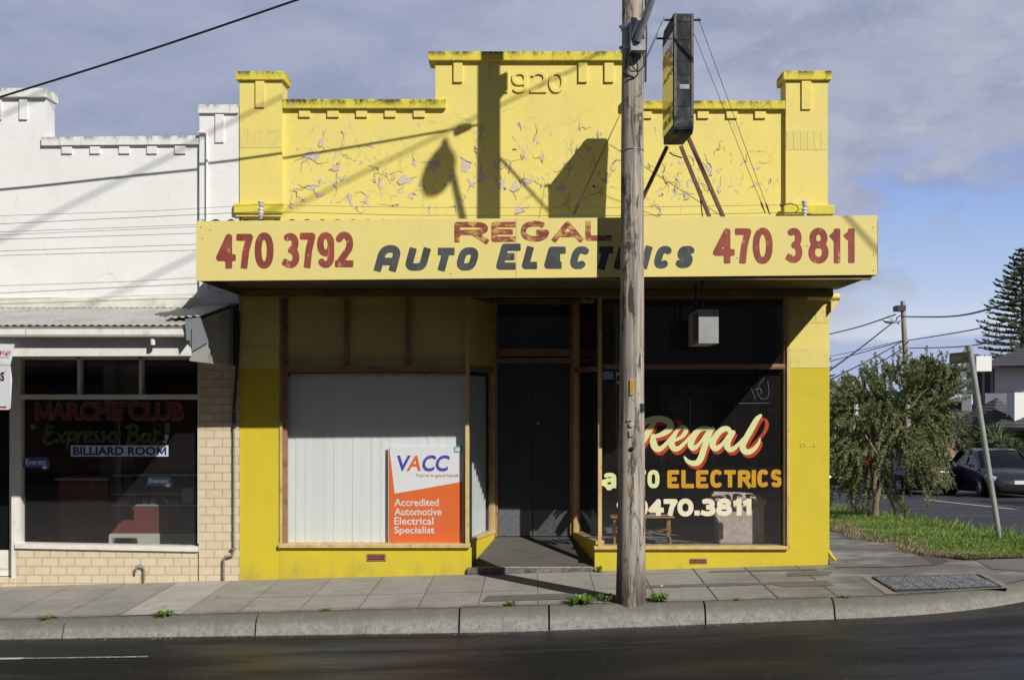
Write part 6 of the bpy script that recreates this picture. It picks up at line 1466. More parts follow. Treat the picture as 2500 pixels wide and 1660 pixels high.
m = MB(); c_ = Vector(spt(6, 918, -.003)); m.tube([(c_.x + .050 * math.cos(a), c_.y + .012, c_.z + .064 * math.sin(a)) for a in np.linspace(0, 6.28, 26)], .0045, 5); m.bar((c_.x - .028, c_.y - .001, c_.z - .05), (c_.x + .03, c_.y - .001, c_.z + .05), .008, .002); m.build('ban_circle', SR_, pk)
st('S', 1, 11, 908, 930, SB_, .04, 0)
m = MB(); a_, b_ = Vector(spt(-40, 993, -.002)), Vector(spt(12, 993, -.002)); m.bar(a_, b_, .003, .010); m.prism([(b_.x, b_.y, b_.z + .013), (b_.x + .02, b_.y, b_.z), (b_.x, b_.y, b_.z - .013)], (0, .0015, 0)); m.build('arrow', SR_, pk)
# ------------------------------------------------------------------ side street: sign, bottlebrush, cars, houses
hz_ = foot(5.84, 1.4)
ss = thing('street_sign', 'leaning galvanised street-name post with a brown blade on the grass verge', 'street sign', (5.84, 1.4, hz_))
b0, b1 = Vector((5.84, 1.4, hz_ - .05)), Vector((PX(2367, 1.4), 1.4, PZ(846, 1.4)))
M_SPOST = pm('dull_grey_post', (.30, .33, .31), (.24, .27, .25), scale=10, rough=.6, bump=.1, dirt=(.2, .2, .17))
m = MB(); m.tube([b0, b1], .0345, 14); m.build('post', M_SPOST, ss)
m = MB(); m.tube([b1 + Vector((.002, 0, -.06)), b1 + Vector((0, 0, .012))], .042, 14); m.build('collar', M_SPOST, ss)
bd = Vector((-.03, 1, 0)).normalized(); bn = Vector((-1, -.03, 0)).normalized()
bc_ = b1 + bd * .02 + Vector((.02, 0, 0)); zl0, zl1 = PZ(884.5, 1.3), PZ(857, 1.3)
def bp(s_, z, off): return bc_ * 1 + bd * s_ + bn * off - Vector((0, 0, bc_.z)) + Vector((0, 0, z))
def blade(name, s0, s1, z0, z1, o0, o1, mat):
    m = MB(); m.hexa([bp(s0, z0, o0), bp(s1, z0 - .003, o0), bp(s1, z0 - .003, o1), bp(s0, z0, o1), bp(s0, z1, o0), bp(s1, z1 + .003, o0), bp(s1, z1 + .003, o1), bp(s0, z1, o1)]); return m.build(name, mat, ss)
blade('blade', .03, .66, zl0, zl1, -.008, .008, flat('tan_sign_border', (.22, .17, .11)))
blade('blade_field', .04, .65, zl0 + .006, zl1 - .006, .0085, .0095, flat('brown_sign_field', (.055, .037, .022)))
blade('blade_field', .04, .65, zl0 + .006, zl1 - .006, -.0095, -.0085, flat('brown_sign_field', (.055, .037, .022)))
TAN = flat('tan_sign_lettering', (.42, .34, .24))
vis = bn.dot(Vector((0, -D, CZ)) - b1) > 0
fr_ = (lambda x, z: bp(.66 - x, z, .0105)) if vis else (lambda x, z: bp(.66 - x, z, -.0105))
text('name_lettering', 'HENRY', .06, .46, zl0 + .035, zl1 - .035, 0, TAN, ss, .0, frame=fr_)
text('name_lettering', 'ST', .50, .60, zl0 + .075, zl1 - .035, 0, TAN, ss, .0, frame=fr_)
# parking sign behind the bush
p2 = thing('parking_sign', 'white parking sign plates half hidden in the bottlebrush', 'parking sign', (6.0, 8.6, foot(6, 8.6)))
X2 = PX(2084, 8.6)
m = MB(); m.tube([(X2 + .01, 8.63, foot(6, 8.6) - .05), (X2 + .01, 8.63, PZ(950, 8.6))], .03, 10); m.build('post', M_GALV, p2)
for y0_, y1_, dx_ in ((955, 984, .01), (985, 1016, 0)):
    m = MB(); m.prism([(PX(2072, 8.6) + dx_, 8.58, PZ(y1_, 8.6)), (PX(2096, 8.6) + dx_ * .5, 8.58, PZ(y1_, 8.6)), (PX(2094.5, 8.6) + dx_ * .5, 8.58, PZ(y0_, 8.6)), (PX(2074, 8.6) + dx_, 8.58, PZ(y0_, 8.6))], (0, .004, 0)); m.build('plate', pm('bright_sign_plate', (.8, .8, .82), None, bump=0), p2)

# ---- foliage
def leaf(b, p, d, l, w_, droop=0):
    d = Vector(d).normalized(); s_ = d.cross(Vector((random.uniform(-1, 1), random.uniform(-1, 1), random.uniform(-1, 1))))
    if s_.length < .05: s_ = d.cross(Vector((0, 0, 1)))
    s_.normalize(); s_ *= w_; q = p + d * l * .5 - Vector((0, 0, droop * .3)); e = p + d * l - Vector((0, 0, droop))
    b.face([p, q + s_, e, q - s_])
def curve_pts(p0, d, L, n, droop, wob):
    p = Vector(p0); d = Vector(d).normalized(); o = [p.copy()]
    for k in range(n):
        d = (d + Vector((random.gauss(0, wob), random.gauss(0, wob), random.gauss(0, wob) - droop))).normalized()
        p = p + d * L / n; o.append(p.copy())
    return o
def sprig(b, pts, per, l, w_, start=.35, spread=1.0):
    n = len(pts)
    for i in range(1, n):
        if i / n < start: continue
        d = (pts[i] - pts[i - 1]); dn = d.normalized()
        for _ in range(per):
            p = pts[i - 1] + d * random.random(); r = Vector((random.gauss(0, 1), random.gauss(0, 1), random.gauss(0, 1))); r = (r - dn * r.dot(dn)).normalized()
            leaf(b, p, r * spread + dn * random.uniform(.3, 1.1), l * random.uniform(.7, 1.2), w_)
TY = 6.8; tx, tz_ = PX(2137, TY), foot(5.8, TY) + .02
bt = thing('bottlebrush_tree', 'weeping bottlebrush tree with red flowers on the grass verge', 'tree', (tx, TY, tz_))
T = lambda x, y, dy=0: P(x, y, TY + dy)
m = MB()
m.tube([T(2137, 1275), T(2137, 1248), T(2138, 1226), T(2140, 1212)], [.075, .062, .055, .058], 10, jit=.05)
m.tube([T(2139, 1216), T(2134, 1190), T(2137, 1152), T(2142, 1110), T(2150, 1060), T(2160, 1000)], [.045, .042, .036, .03, .022, .012], 8, jit=.05)
m.tube([T(2140, 1214), T(2149, 1186), T(2157, 1165), T(2162, 1130, .1), T(2180, 1080, .2), T(2205, 1020, .2), T(2220, 960, .2)], [.048, .044, .04, .034, .026, .018, .01], 8, jit=.05)
m.tube([T(2142, 1110), T(2110, 1060, -.1), T(2080, 1010, -.2)], [.025, .018, .008], 6); m.tube([T(2180, 1080, .2), T(2235, 1030, -.2), T(2290, 985, -.2)], [.024, .016, .007], 6)
m.tube([T(2150, 1060), T(2160, 1010, .6), T(2130, 960, .6)], [.02, .014, .006], 6); m.tube([T(2205, 1020, .2), T(2250, 960, .1), T(2290, 930, .1)], [.016, .01, .005], 6)
m.build('trunk', M_BARK, bt)
lf, fl_, tw = MB(), MB(), MB()
# branch heads spread through the crown (pixel centre, depth offset); branches leave them outward and weep
heads = [(2080, 1010, -.2), (2110, 980, .5), (2060, 1080, 0), (2090, 1090, -.6), (2140, 960, .2), (2160, 1000, -.5), (2150, 1060, .7), (2190, 940, 0), (2200, 1000, .6), (2220, 960, -.5), (2240, 1020, -.3), (2255, 950, .2),
         (2290, 985, -.2), (2290, 935, .1), (2270, 1050, .3), (2180, 1080, -.7), (2130, 1120, -.5), (2075, 1130, .1), (2260, 1105, .4), (2105, 1040, .9), (2210, 1060, -.8), (2165, 1120, .6), (2310, 960, .2), (2048, 1040, .3), (2170, 1030, .0), (2230, 985, .3), (2120, 1070, .2),
         (2095, 985, -.3), (2150, 985, -.2), (2280, 1010, .0), (2200, 1090, .2), (2250, 1060, -.5), (2060, 1000, .2), (2230, 1130, 0), (2110, 1150, .2)]
cc = T(2175, 1050)
for hx, hy, hd_ in heads:
    p0 = T(hx, hy, hd_)
    for k in range(18):
        out_ = (p0 - cc); out_.y *= .8; out_ = out_.normalized() if out_.length > .05 else Vector((0, 0, 1))
        up = .75 if hy < 1000 else .15
        d = out_ * .9 + Vector((random.gauss(0, .5), random.gauss(0, .5), random.gauss(up, .4)))
        L = random.uniform(.26, .62) * (1.15 if hy > 1040 else 1)
        pts = curve_pts(p0 + Vector((random.gauss(0, .06), random.gauss(0, .10), random.gauss(0, .06))), d, L * 1.12, 7, .06 if hy < 1000 else .26, .12)
        sprig(lf, pts, 17, .052, .0085, .12, .62)
        if k % 3 == 0: tw.tube(pts, [.006, .005, .005, .004, .004, .003, .003, .002], 4, cap=False)
# long weeping strands
for x0_, y0_, x1_, y1_, dd_ in ((2260, 1110, 2322, 1192, 0), (2240, 1090, 2300, 1185, -.3), (2210, 1100, 2222, 1180, -.4), (2275, 1060, 2318, 1180, .2), (2075, 1120, 2060, 1200, 0), (2060, 1110, 2052, 1160, .2), (2090, 1120, 2094, 1190, -.2), (2165, 1200, 2210, 1268, .2), (2160, 1200, 2235, 1276, .3), (2155, 1190, 2195, 1274, .5), (2120, 1170, 2112, 1270, .4), (2180, 1210, 2228, 1278, .3), (2300, 940, 2352, 905, .1), (2310, 955, 2350, 920, 0), (2285, 930, 2310, 898, 0), (2145, 950, 2135, 905, 0), (2160, 960, 2150, 912, .2), (2200, 930, 2195, 892, 0), (2240, 1150, 2310, 1190, .2), (2255, 1140, 2290, 1188, -.1), (2085, 1100, 2068, 1188, -.3)):
    for k in range(5):
        a, b_ = T(x0_ + random.gauss(0, 5), y0_ + random.gauss(0, 5), dd_), T(x1_ + random.gauss(0, 9), y1_ + random.gauss(0, 7), dd_ + random.gauss(0, .1))
        pts = [a.lerp(b_, u) + Vector((random.gauss(0, .008), random.gauss(0, .008), .10 * math.sin(u * math.pi) * (1 if b_.z < a.z else -.3))) for u in np.linspace(0, 1, 9)]
        sprig(lf, pts, 8, .062, .006, .12, .8); tw.tube(pts, .003, 4, cap=False)
tw.build('twigs', M_BARK, bt)
for x, y, dd_ in ((2117, 1127, -.9), (2213, 1124, -.8), (2270, 1136, -.5), (2048, 1122, -.3)):
    p = T(x, y, dd_); f_ = MB()
    for k in range(130):
        a = random.uniform(0, 6.28); zz_ = random.uniform(-.06, .05); d = Vector((math.cos(a), math.sin(a), random.uniform(-.2, .3)))
        leaf(f_, p + Vector((0, 0, zz_)), d, .035, .003)
    f_.build('flower', M_FLOWER, bt, False)
lf.build('crown', M_BOTTLE, bt, False)
# olive shrub standing behind it, further along the verge
def bush(name, label, cat, base, blobs, mat, n, l, w_, trunk=None, tmat=M_DBARK, droop=0.06, group=None):
    t_ = thing(name, label, cat, base, group); b = MB()
    for (c, r) in blobs:
        for k in range(int(n * r[0] * r[2] * 4)):
            v = Vector((random.gauss(0, 1), random.gauss(0, 1), random.gauss(0, 1))).normalized(); q = random.random() ** .4
            p = Vector(c) + Vector((v.x * r[0] * q, v.y * r[1] * q, v.z * r[2] * q))
            if random.random() < .12: continue
            pts = curve_pts(p, v + Vector((0, 0, .35)), random.uniform(.18, .5) * r[0] ** .5, 4, droop, .2)
            sprig(b, pts, 5, l, w_, 0, .7)
    b.build('crown', mat, t_, False)
    if trunk: m = MB(); [m.tube(p, r, 8, jit=.05) for p, r in trunk]; m.build('trunk', tmat, t_)
    return t_
SYY = 14.0
S = lambda x, y, dy=0: P(x, y, SYY + dy)
bush('olive_shrub', 'large olive green shrub behind the bottlebrush, against the edge of the yellow shop', 'shrub', tuple(S(2080, 1240)), [(S(2070, 985), (.55, .6, .42)), (S(2045, 1040), (.5, .6, .6)), (S(2105, 1010), (.55, .6, .5)), (S(2110, 1090), (.5, .5, .5)), (S(2055, 1100), (.45, .5, .4)), (S(2040, 960), (.3, .4, .3))], M_OLIVE, 150, .09, .010, [([S(2085, 1250), S(2083, 1150), S(2070, 1040)], [.09, .07, .03]), ([S(2084, 1180), S(2100, 1060)], [.05, .03])])
# small wattle tree on the far verge
WY = 27.0; W_ = lambda x, y, dy=0: P(x, y, WY + dy)
bush('street_tree', 'small thin-trunked street tree on the far verge before the pale fence', 'tree', tuple(W_(2303, 1170)), [(W_(2300, 1065), (.75, .7, .5)), (W_(2335, 1060), (.55, .5, .35)), (W_(2275, 1085), (.5, .5, .35)), (W_(2262, 1050), (.5, .5, .4))], M_OLIVE, 46, .12, .012, [([W_(2303, 1172), W_(2302, 1130), W_(2301, 1100)], [.05, .04, .035]), ([W_(2301, 1102), W_(2320, 1080), W_(2345, 1065)], [.03, .02, .01]), ([W_(2301, 1102), W_(2290, 1070), W_(2280, 1050)], [.03, .02, .01])], M_BARK)
bush('round_tree', 'distant blue green tree rising behind the far power pole', 'tree', tuple(P(2255, 1080, 62)), [(P(2255, 905, 62), (1.0, 1, .7)), (P(2250, 925, 62), (1.1, 1, .8)), (P(2270, 930, 62), (.9, .8, .7)), (P(2235, 940, 62), (.8, .7, .6)), (P(2255, 890, 62), (.5, .5, .35))], M_FARL, 34, .30, .045, [([P(2255, 1080, 62), P(2255, 910, 62)], [.2, .1])])
bush('clipped_tree', 'dull green tree behind the bottlebrush crown near the far power pole', 'tree', tuple(P(2180, 1120, 50)), [(P(2190, 1010, 50), (1.6, 1.2, 1.2)), (P(2230, 1020, 50), (1.4, 1.2, 1.1)), (P(2150, 1060, 50), (1.5, 1.2, 1.0))], M_FARL, 16, .28, .045, [([P(2190, 1130, 50), P(2190, 1020, 50)], [.2, .1])])
# dark Norfolk pine and its neighbour at the wall edge
def norfolk(label, xpx, ytop, ybot, Y, half, layers, base_y):
    top, bot = P(xpx, ytop, Y), P(xpx, ybot, Y); H = top.z - bot.z
    t_ = thing('norfolk_pine', label, 'tree', (bot.x, Y, PZ(base_y, Y)))
    m = MB(); m.tube([(bot.x, Y, PZ(base_y, Y)), bot, bot.lerp(top, .6), top], [H * .03, H * .022, H * .011, .02], 8); m.build('trunk', M_DBARK, t_)
    b = MB(); tw_ = MB()
    for k in range(layers):
        f_ = (k / layers) ** .93; z = bot.z + H * f_; R_ = half * (1 - f_) ** .85 + .12; nb = 6
        a0 = random.uniform(0, 6.28)
        for j in range(nb):
            a = a0 + 6.283 * j / nb + random.uniform(-.2, .2); L = R_ * random.uniform(.8, 1.12)
            pts = []
            for u in np.linspace(0, 1, 9):
                r = L * u; pts.append(Vector((bot.x + math.cos(a) * r, Y + math.sin(a) * r, z + L * (.14 * u ** 2 - .10 * u * (1 - f_)) + .28 * u * L * f_)))
            tw_.tube(pts, [.05 * (1 - u * .8) for u in np.linspace(0, 1, 9)], 4, cap=False)
            for i in range(2, 9):
                u = i / 8; wid = L * .22 * (1 - abs(u - .55) * 1.1) + .08
                for _ in range(8 if L > 1 else 5):
                    s_ = random.uniform(-1, 1) * wid; p = pts[i].lerp(pts[i - 1], random.random()) + Vector((-math.sin(a) * s_ * .8, math.cos(a) * s_ * .8, random.uniform(-.02, .06) * L * .5))
                    d = Vector((math.cos(a), math.sin(a), 0)) * .7 + Vector((-math.sin(a), math.cos(a), 0)) * (1 if s_ > 0 else -1) * .7 + Vector((0, 0, random.uniform(.1, .6)))
                    leaf(b, p, d, random.uniform(.25, .45) * min(1, L * .5 + .35), .055)
    b.build('crown', M_PINE, t_, False); tw_.build('branches', M_DBARK, t_)
norfolk('tall dark pine with tiered branches rising behind the tiled roof', 2496, 603, 872, 62, 3.15, 21, 1120)
norfolk('distant tiered pine showing only its branch tips past the yellow shop wall', 2006, 825, 1010, 75, 1.25, 9, 1120)

# ---- cars
def car(name, label, paint, loc, heading, L=4.75, Wd=1.80, H=1.46, group='cars in the side street', boot=True, plate=None):
    t_ = thing(name, label, 'car', loc, group)
    R_ = Matrix.Rotation(heading, 4, 'Z'); o_ = Vector(loc)
    tf = lambda p: o_ + (R_ @ Vector(p))
    def emit(m, nm, mat, par=None): m.v = [tuple(tf(p)) for p in m.v]; return m.build(nm, mat, par or t_)
    h = L / 2; k = H / 1.46
    # stations: x (front +), sill z, belt z, half width
    ST = [(-h, .42, .80, .62), (-h + .06, .30, .93, .76), (-h + .35, .24, 1.0 if boot else .98, .85), (-h + 1.0, .20, 1.0, .895), (-h + 1.9, .19, .97, .90), (-h + 2.7, .19, .95, .90), (h - 1.45, .19, .93, .895), (h - .95, .20, .90, .88), (h - .4, .22, .80, .83), (h - .1, .25, .68, .72), (h, .34, .58, .58)]
    sec = []
    for x, zs_, zb_, w_ in ST:
        zb_ *= k; w_ *= Wd / 1.80
        mid_ = (zs_ + zb_) / 2
        half = [(0, zs_), (w_ * .82, zs_), (w_ * .97, zs_ + .09), (w_, mid_), (w_ * .985, zb_ - .12), (w_ * .93, zb_ - .03), (w_ * .80, zb_), (0, zb_ + .025)]
        sec.append([(x, y, z) for y, z in half] + [(x, -y, z) for y, z in half[-2:0:-1]])
    n = len(sec[0]); m = MB(); m.add([p for s_ in sec for p in s_], [(i * n + q_, i * n + (q_ + 1) % n, (i + 1) * n + (q_ + 1) % n, (i + 1) * n + q_) for i in range(len(sec) - 1) for q_ in range(n)] + [tuple(range(n)), tuple(range((len(sec) - 1) * n, len(sec) * n))], True)
    emit(m, 'body', paint)
    # greenhouse: dark glass volume under a painted roof and pillars
    G = [(-h + .55, .80), (-h + 1.15, 1.38), (-h + 1.9, 1.455), (-.1, 1.46), (.35, 1.42), (h - 1.18, .86)]
    gs = []
    for x, z in G:
        z *= k; zb_ = .93 * k; w0 = .82 * Wd / 1.8; w1 = w0 - (z - zb_) * .36 if z > zb_ else w0
        gs.append([(x, -w0, zb_ - .05), (x, -w1, z - .03), (x, -w1 * .8, z), (x, w1 * .8, z), (x, w1, z - .03), (x, w0, zb_ - .05)])
    m = MB(); m.add([p for s_ in gs for p in s_], [(i * 6 + q_, i * 6 + q_ + 1, (i + 1) * 6 + q_ + 1, (i + 1) * 6 + q_) for i in range(5) for q_ in range(5)], True); emit(m, 'windows', M_DGLASS)
    m = MB(); rp = [s_ for s_ in gs[1:5]]
    m.add([(p[0], p[1] * 1.01, p[2] + .006) for s_ in rp for p in s_[1:5]], [(i * 4 + q_, i * 4 + q_ + 1, (i + 1) * 4 + q_ + 1, (i + 1) * 4 + q_) for i in range(3) for q_ in range(3)], True)
    for sgn in (-1, 1):
        for i, j in ((0, 1), (5, 4)):
            a, b = gs[i][0 if sgn < 0 else 5], gs[j][1 if sgn < 0 else 4]
            m.bar((a[0], a[1] * 1.005, a[2]), (b[0], b[1] * 1.01, b[2]), .07, .05)
        m.bar((-.15, sgn * .825 * Wd / 1.8, .90 * k), (-.2, sgn * .66 * Wd / 1.8, 1.43 * k), .07, .03)
    emit(m, 'roof', paint)
    for x in (h - .92, -h + 1.02):
        for sgn in (-1, 1):
            y = sgn * (.80 * Wd / 1.8)
            m = MB(); m.lathe([(.31, -.10), (.322, -.07), (.322, .07), (.31, .10)], (x, y, .32), 'Y', 22); wl = emit(m, 'wheel', M_TYRE)
            m = MB(); m.lathe([(.19, .0), (.215, sgn * .04), (.20, sgn * .055), (.06, sgn * .05), (.05, sgn * .062)], (x, y + sgn * .055, .32), 'Y', 18); emit(m, 'rim', M_RIM, wl)
            m = MB(); m.lathe([(.365, 0), (.365, sgn * .006)], (x, sgn * (.897 * Wd / 1.8), .34), 'Y', 22); emit(m, 'wheel_arch', M_HOLE)
            m = MB(); m.lathe([(.318, 0), (.318, sgn * .012)], (x, sgn * (.90 * Wd / 1.8), .32), 'Y', 22); emit(m, 'tyre_wall', M_TYRE, wl)
            m = MB(); m.lathe([(.205, 0), (.205, sgn * .006), (.05, sgn * .012)], (x, sgn * (.913 * Wd / 1.8), .32), 'Y', 18); emit(m, 'hub', M_RIM, wl)
    for sgn in (-1, 1):
        m = MB(); m.tube([(h - .16, sgn * .68, .66 * k), (h - .34, sgn * .80, .70 * k), (h - .52, sgn * .84, .73 * k)], [.07, .085, .04], 10); emit(m, 'headlamp', M_LAMPC)
        m = MB(); m.tube([(-h + .035, sgn * .60, .84 * k), (-h + .12, sgn * .74, .86 * k), (-h + .32, sgn * .83, .88 * k)], [.06, .075, .05], 10); emit(m, 'tail_lamp', M_LAMPR)
        m = MB(); m.box(h - 1.62, h - 1.40, sgn * .90, sgn * 1.02, .93 * k, 1.05 * k, .02); emit(m, 'mirror', paint)
        m = MB(); m.box(-.62, -.42, sgn * .905, sgn * .93, .80 * k, .83 * k, .006); m.box(.32, .52, sgn * .905, sgn * .93, .79 * k, .82 * k, .006); emit(m, 'door_handle', paint)
        m = MB(); m.box(-.18, -.165, sgn * .9005, sgn * .9035, .35, .86 * k); m.box(.95, .965, sgn * .9005, sgn * .9035, .38, .86 * k); emit(m, 'door_gap', M_HOLE)
    m = MB(); m.box(h - .06, h + .01, -.42, .42, .36, .50); emit(m, 'grille', M_HOLE)
    for sgn, xx in ((1, h + .011), (-1, -h - .012)):
        m = MB(); m.box(min(xx, xx + sgn * .006), max(xx, xx + sgn * .006), -.19, .19, .52, .63); emit(m, 'number_plate', M_PAPER)
    return t_
car('sedan', 'charcoal sedan parked facing the camera across the side street', M_CARD, (14.35, 22.9, road(14.4, 22.9)), R(-90 - 4), 4.8)
car('sedan', 'silver car nosed into the picture beside the charcoal sedan', M_CARS, (13.72, 15.0, road(13.7, 15)), R(-90), 4.6)
car('sedan', 'dark blue car seen from behind through the bottlebrush', M_CARB, (12.55, 25.6, road(12.5, 25.6)), R(90 + 6), 4.6)
car('hatchback', 'black car with lit headlamp glass beside the edge of the yellow wall', M_CARK, (11.0, 32.5, road(11, 32.5)), R(-90 + 12), 4.4, boot=False)

# ---- far utility pole, lamp and lines
QY = 37.0; fpz = road(16, QY) + .1
fp_ = thing('utility_pole', 'distant timber pole with a dark box and a small street lamp', 'power pole', (PX(2212, QY), QY, fpz))
m = MB(); m.tube([(PX(2219, QY), QY, fpz), P(2213, 900, QY), P(2207, 800, QY), P(2204, 735, QY)], [.15, .135, .115, .10], 12); m.build('shaft', pm('far_pole_timber', (.36, .32, .27), (.26, .23, .2), scale=6, rough=.9, stretch=(1, 1, .1)), fp_)
m = MB(); m.box(PX(2190.5, QY - .3), PX(2211, QY - .3), QY - .35, QY + .3, PZ(760, QY), PZ(747, QY)); m.build('transformer_box', M_DARKG, fp_)
m = MB(); m.tube([P(2203, 783, QY), P(2192, 786, QY - .3), P(2182, 788, QY - .6)], .03, 6); m.build('lamp_arm', M_GALV, fp_)
m = MB(); m.tube([P(2184, 787, QY - .6), P(2176, 784, QY - .7), P(2164, 783, QY - .8), P(2155, 781, QY - .9)], [.05, .12, .11, .03], 10); m.build('lamp_head', M_GALV, fp_)
m = MB(); m.tube([P(2199, 770, QY), P(2190, 775, QY), P(2187, 785, QY), P(2195, 792, QY)], .025, 6); m.tube([P(2218, 831, QY), P(2216, 840, QY), P(2208, 836, QY), P(2200, 832, QY)], .02, 6); m.build('cable_tails', M_WIRE, fp_)
far = [([P(2203, 773, QY), P(2340, 771, 26), P(2500, 728, 16), P(2560, 708, 13)], .030, 'thick line leaving the far pole at its top toward the pine'),
       ([P(2218, 831, QY), P(2370, 806, 26), P(2500, 774, 18), P(2560, 757, 15)], .022, 'middle line leaving the far pole toward the pine'),
       ([P(2220, 850, QY), P(2360, 845, 26), P(2500, 816, 18), P(2560, 800, 15)], .022, 'lowest line leaving the far pole toward the pine'),
       ([P(2186, 768, QY), P(2100, 797, QY + 4), P(2020, 817, QY + 8), P(1960, 829, QY + 11)], .028, 'twin-stranded line running from the lamp arm behind the yellow shop'),
       ([P(2180, 787, QY - .6), P(2100, 850, 28), P(2020, 908, 20), P(1990, 930, 18)], .026, 'steep line crossing below the small street lamp'),
       ([P(2200, 832, QY), P(2100, 855, QY + 3), P(2020, 871, QY + 6), P(1960, 882, QY + 8)], .014, 'thin upper line from the far pole toward the yellow wall'),
       ([P(2200, 834, QY), P(2100, 862, QY + 3), P(2020, 884, QY + 6), P(1960, 900, QY + 8)], .020, 'second thin line from the far pole toward the yellow wall'),
       ([P(2202, 834, QY), P(2120, 880, 27), P(2020, 930, 19), P(1980, 948, 17)], .020, 'line sloping from the far pole down past the shrub top'),
       ([P(2202, 851, QY), P(2120, 905, 27), P(2060, 942, 21), P(1990, 985, 17)], .022, 'lowest sloping line from the far pole behind the bottlebrush')]
for pts, r, lab in far: cable('overhead_line', smooth_line([tuple(p) for p in pts], 6), r, lab, 'cable', 'lines strung from the far pole')

# ---- two-storey house
HY = 37.0; C0 = P(2428, 1000, HY); u_ = Vector((.76, -.65, 0)).normalized(); v_ = Vector((.65, .76, 0)).normalized()
hs_ = thing('grey_house', 'two-storey grey rendered house with charcoal tiled hip roofs', 'house', (C0.x, C0.y, foot(6, HY)))
def H_(s_, d, z): return Vector((C0.x, C0.y, 0)) + u_ * s_ + v_ * d + Vector((0, 0, z))
def hbox(name, s0, s1, d0, d1, z0, z1, mat, par=None): m = MB(); m.hexa([H_(s0, d0, z0), H_(s1, d0, z0), H_(s1, d1, z0), H_(s0, d1, z0), H_(s0, d0, z1), H_(s1, d0, z1), H_(s1, d1, z1), H_(s0, d1, z1)]); return m.build(name, mat, par or hs_)
hzp = lambda y: PZ(y, HY)
def sx(px_): # distance along the facade whose picture column is px_
    a = (px_ - VX) / F; return (a * (D + C0.y) - C0.x) / (u_.x - a * u_.y)
g0 = hzp(1170)
hbox('upper_wall', sx(2428), sx(2560), .0, 6, hzp(1020), hzp(893), M_RENDER)
hbox('upper_wall', sx(2345), sx(2427), .7, 6, hzp(1005), hzp(893), M_RENDER)
m = MB(); m.box(PX(2384, 36.2), PX(2421, 36.2), 36.2, 37.4, PZ(906, 36.2), PZ(869, 36.2)); m.build('parapet', M_RENDW, hs_)
for a, b in ((2364, 2383), (2391, 2403)): hbox('window', sx(a), sx(b), .655, .695, hzp(961), hzp(908), M_DGLASS)
hbox('window', sx(2419), sx(2427), .3, .69, hzp(962), hzp(895), M_DARKG)
hbox('balcony_wall', sx(2356), sx(2380), -.4, .6, hzp(1004), hzp(962), M_RENDER); hbox('balcony_screen', sx(2324), sx(2355), -.3, .6, hzp(1006), hzp(978), M_DARKG)
hbox('balcony_wall', sx(2415), sx(2474), -.5, -.02, hzp(1006), hzp(960), M_RENDER)
m = MB(); m.box(PX(2477, 34), PX(2570, 34), 34, 34.8, PZ(1032, 34), PZ(958, 34)); m.build('balcony_wall', M_RENDW, hs_)
def roof(name, eave, apex, mat=M_RTILE):
    m = MB(); n = len(eave)
    for i in range(n):
        a, b = eave[i], eave[(i + 1) % n]
        ka, kb_ = apex[min(i, len(apex) - 1)], apex[min((i + 1) % n, len(apex) - 1)]
        if (ka - kb_).length < .01: m.face([a, b, ka])
        else: m.face([a, b, kb_, ka])
    o = m.build(name, mat, hs_)
    g = MB()
    for i in range(n): g.bar(eave[i] - Vector((0, 0, .06)), eave[(i + 1) % n] - Vector((0, 0, .06)), .1, .12)
    g.build('gutter', M_DARKG, o); return o
ze = hzp(894)
roof('main_roof', [H_(sx(2394), -.55, ze), H_(sx(2570), -.55, ze), H_(sx(2570), 7, ze), H_(sx(2394), 7, ze)], [H_(sx(2500), 3, hzp(822)), H_(sx(2570), 3, hzp(822)), H_(sx(2570), 3.4, hzp(822)), H_(sx(2500), 3.4, hzp(822))])
roof('side_roof', [H_(sx(2326), .1, hzp(897)), H_(sx(2372), .1, hzp(897)), H_(sx(2372), 3, hzp(897)), H_(sx(2326), 3, hzp(897))], [H_(sx(2370), 1.2, hzp(884))] * 4)
zl = hzp(1038)
roof('porch_roof', [H_(sx(2340), -1.6, zl), H_(sx(2466), -2.4, zl), H_(sx(2510), -.1, zl), H_(sx(2345), -.1, zl)], [H_(sx(2452), -.9, hzp(970))] * 4)
roof('porch_roof', [H_(sx(2472), -2.9, zl), H_(sx(2580), -2.9, zl), H_(sx(2580), -.3, zl), H_(sx(2478), -.3, zl)], [H_(sx(2535), -1.4, hzp(985))] * 4)
hbox('ground_wall', sx(2330), sx(2560), .1, 6, g0 - .6, hzp(1021), pm('dark_porch_wall', (.06, .055, .05), (.045, .04, .04), scale=2))
hbox('porch_pillar', sx(2385), sx(2398), -1.2, -.8, g0 - .6, hzp(1041), M_BRICKP)
hbox('garage_door', sx(2455), sx(2560), -.5, -.4, g0 - .6, hzp(1050), pm('brown_garage_door', (.10, .07, .055), (.08, .06, .05), scale=3))
# fence of pale sheets with a low brick wall behind
fn = thing('sheet_fence', 'low fence of pale steel sheets between dark posts across the street', 'fence', (PX(2318, 31), 31, foot(6, 31)))
for k, (a, b) in enumerate(((2255, 2283), (2285, 2314), (2319, 2353), (2357, 2390))):
    m = MB(); m.box(PX(a, 31), PX(b, 31), 31, 31.05, foot(6, 31) - .3, PZ(1113, 31)); m.build('panel', M_COLORB, fn)
    m = MB(); m.box(PX(b + .3, 31), PX(b + 4, 31), 30.97, 31.08, foot(6, 31) - .3, PZ(1109, 31)); m.build('post', M_DARKG, fn)
bwk = MB(); bwk.box(PX(2260, 32), PX(2352, 32), 32, 32.4, foot(6, 32) - .3, PZ(1102, 32)); tag(bwk.build('brick_wall', M_BRICKF), 'low orange brick wall showing above the pale sheet fence', 'wall')
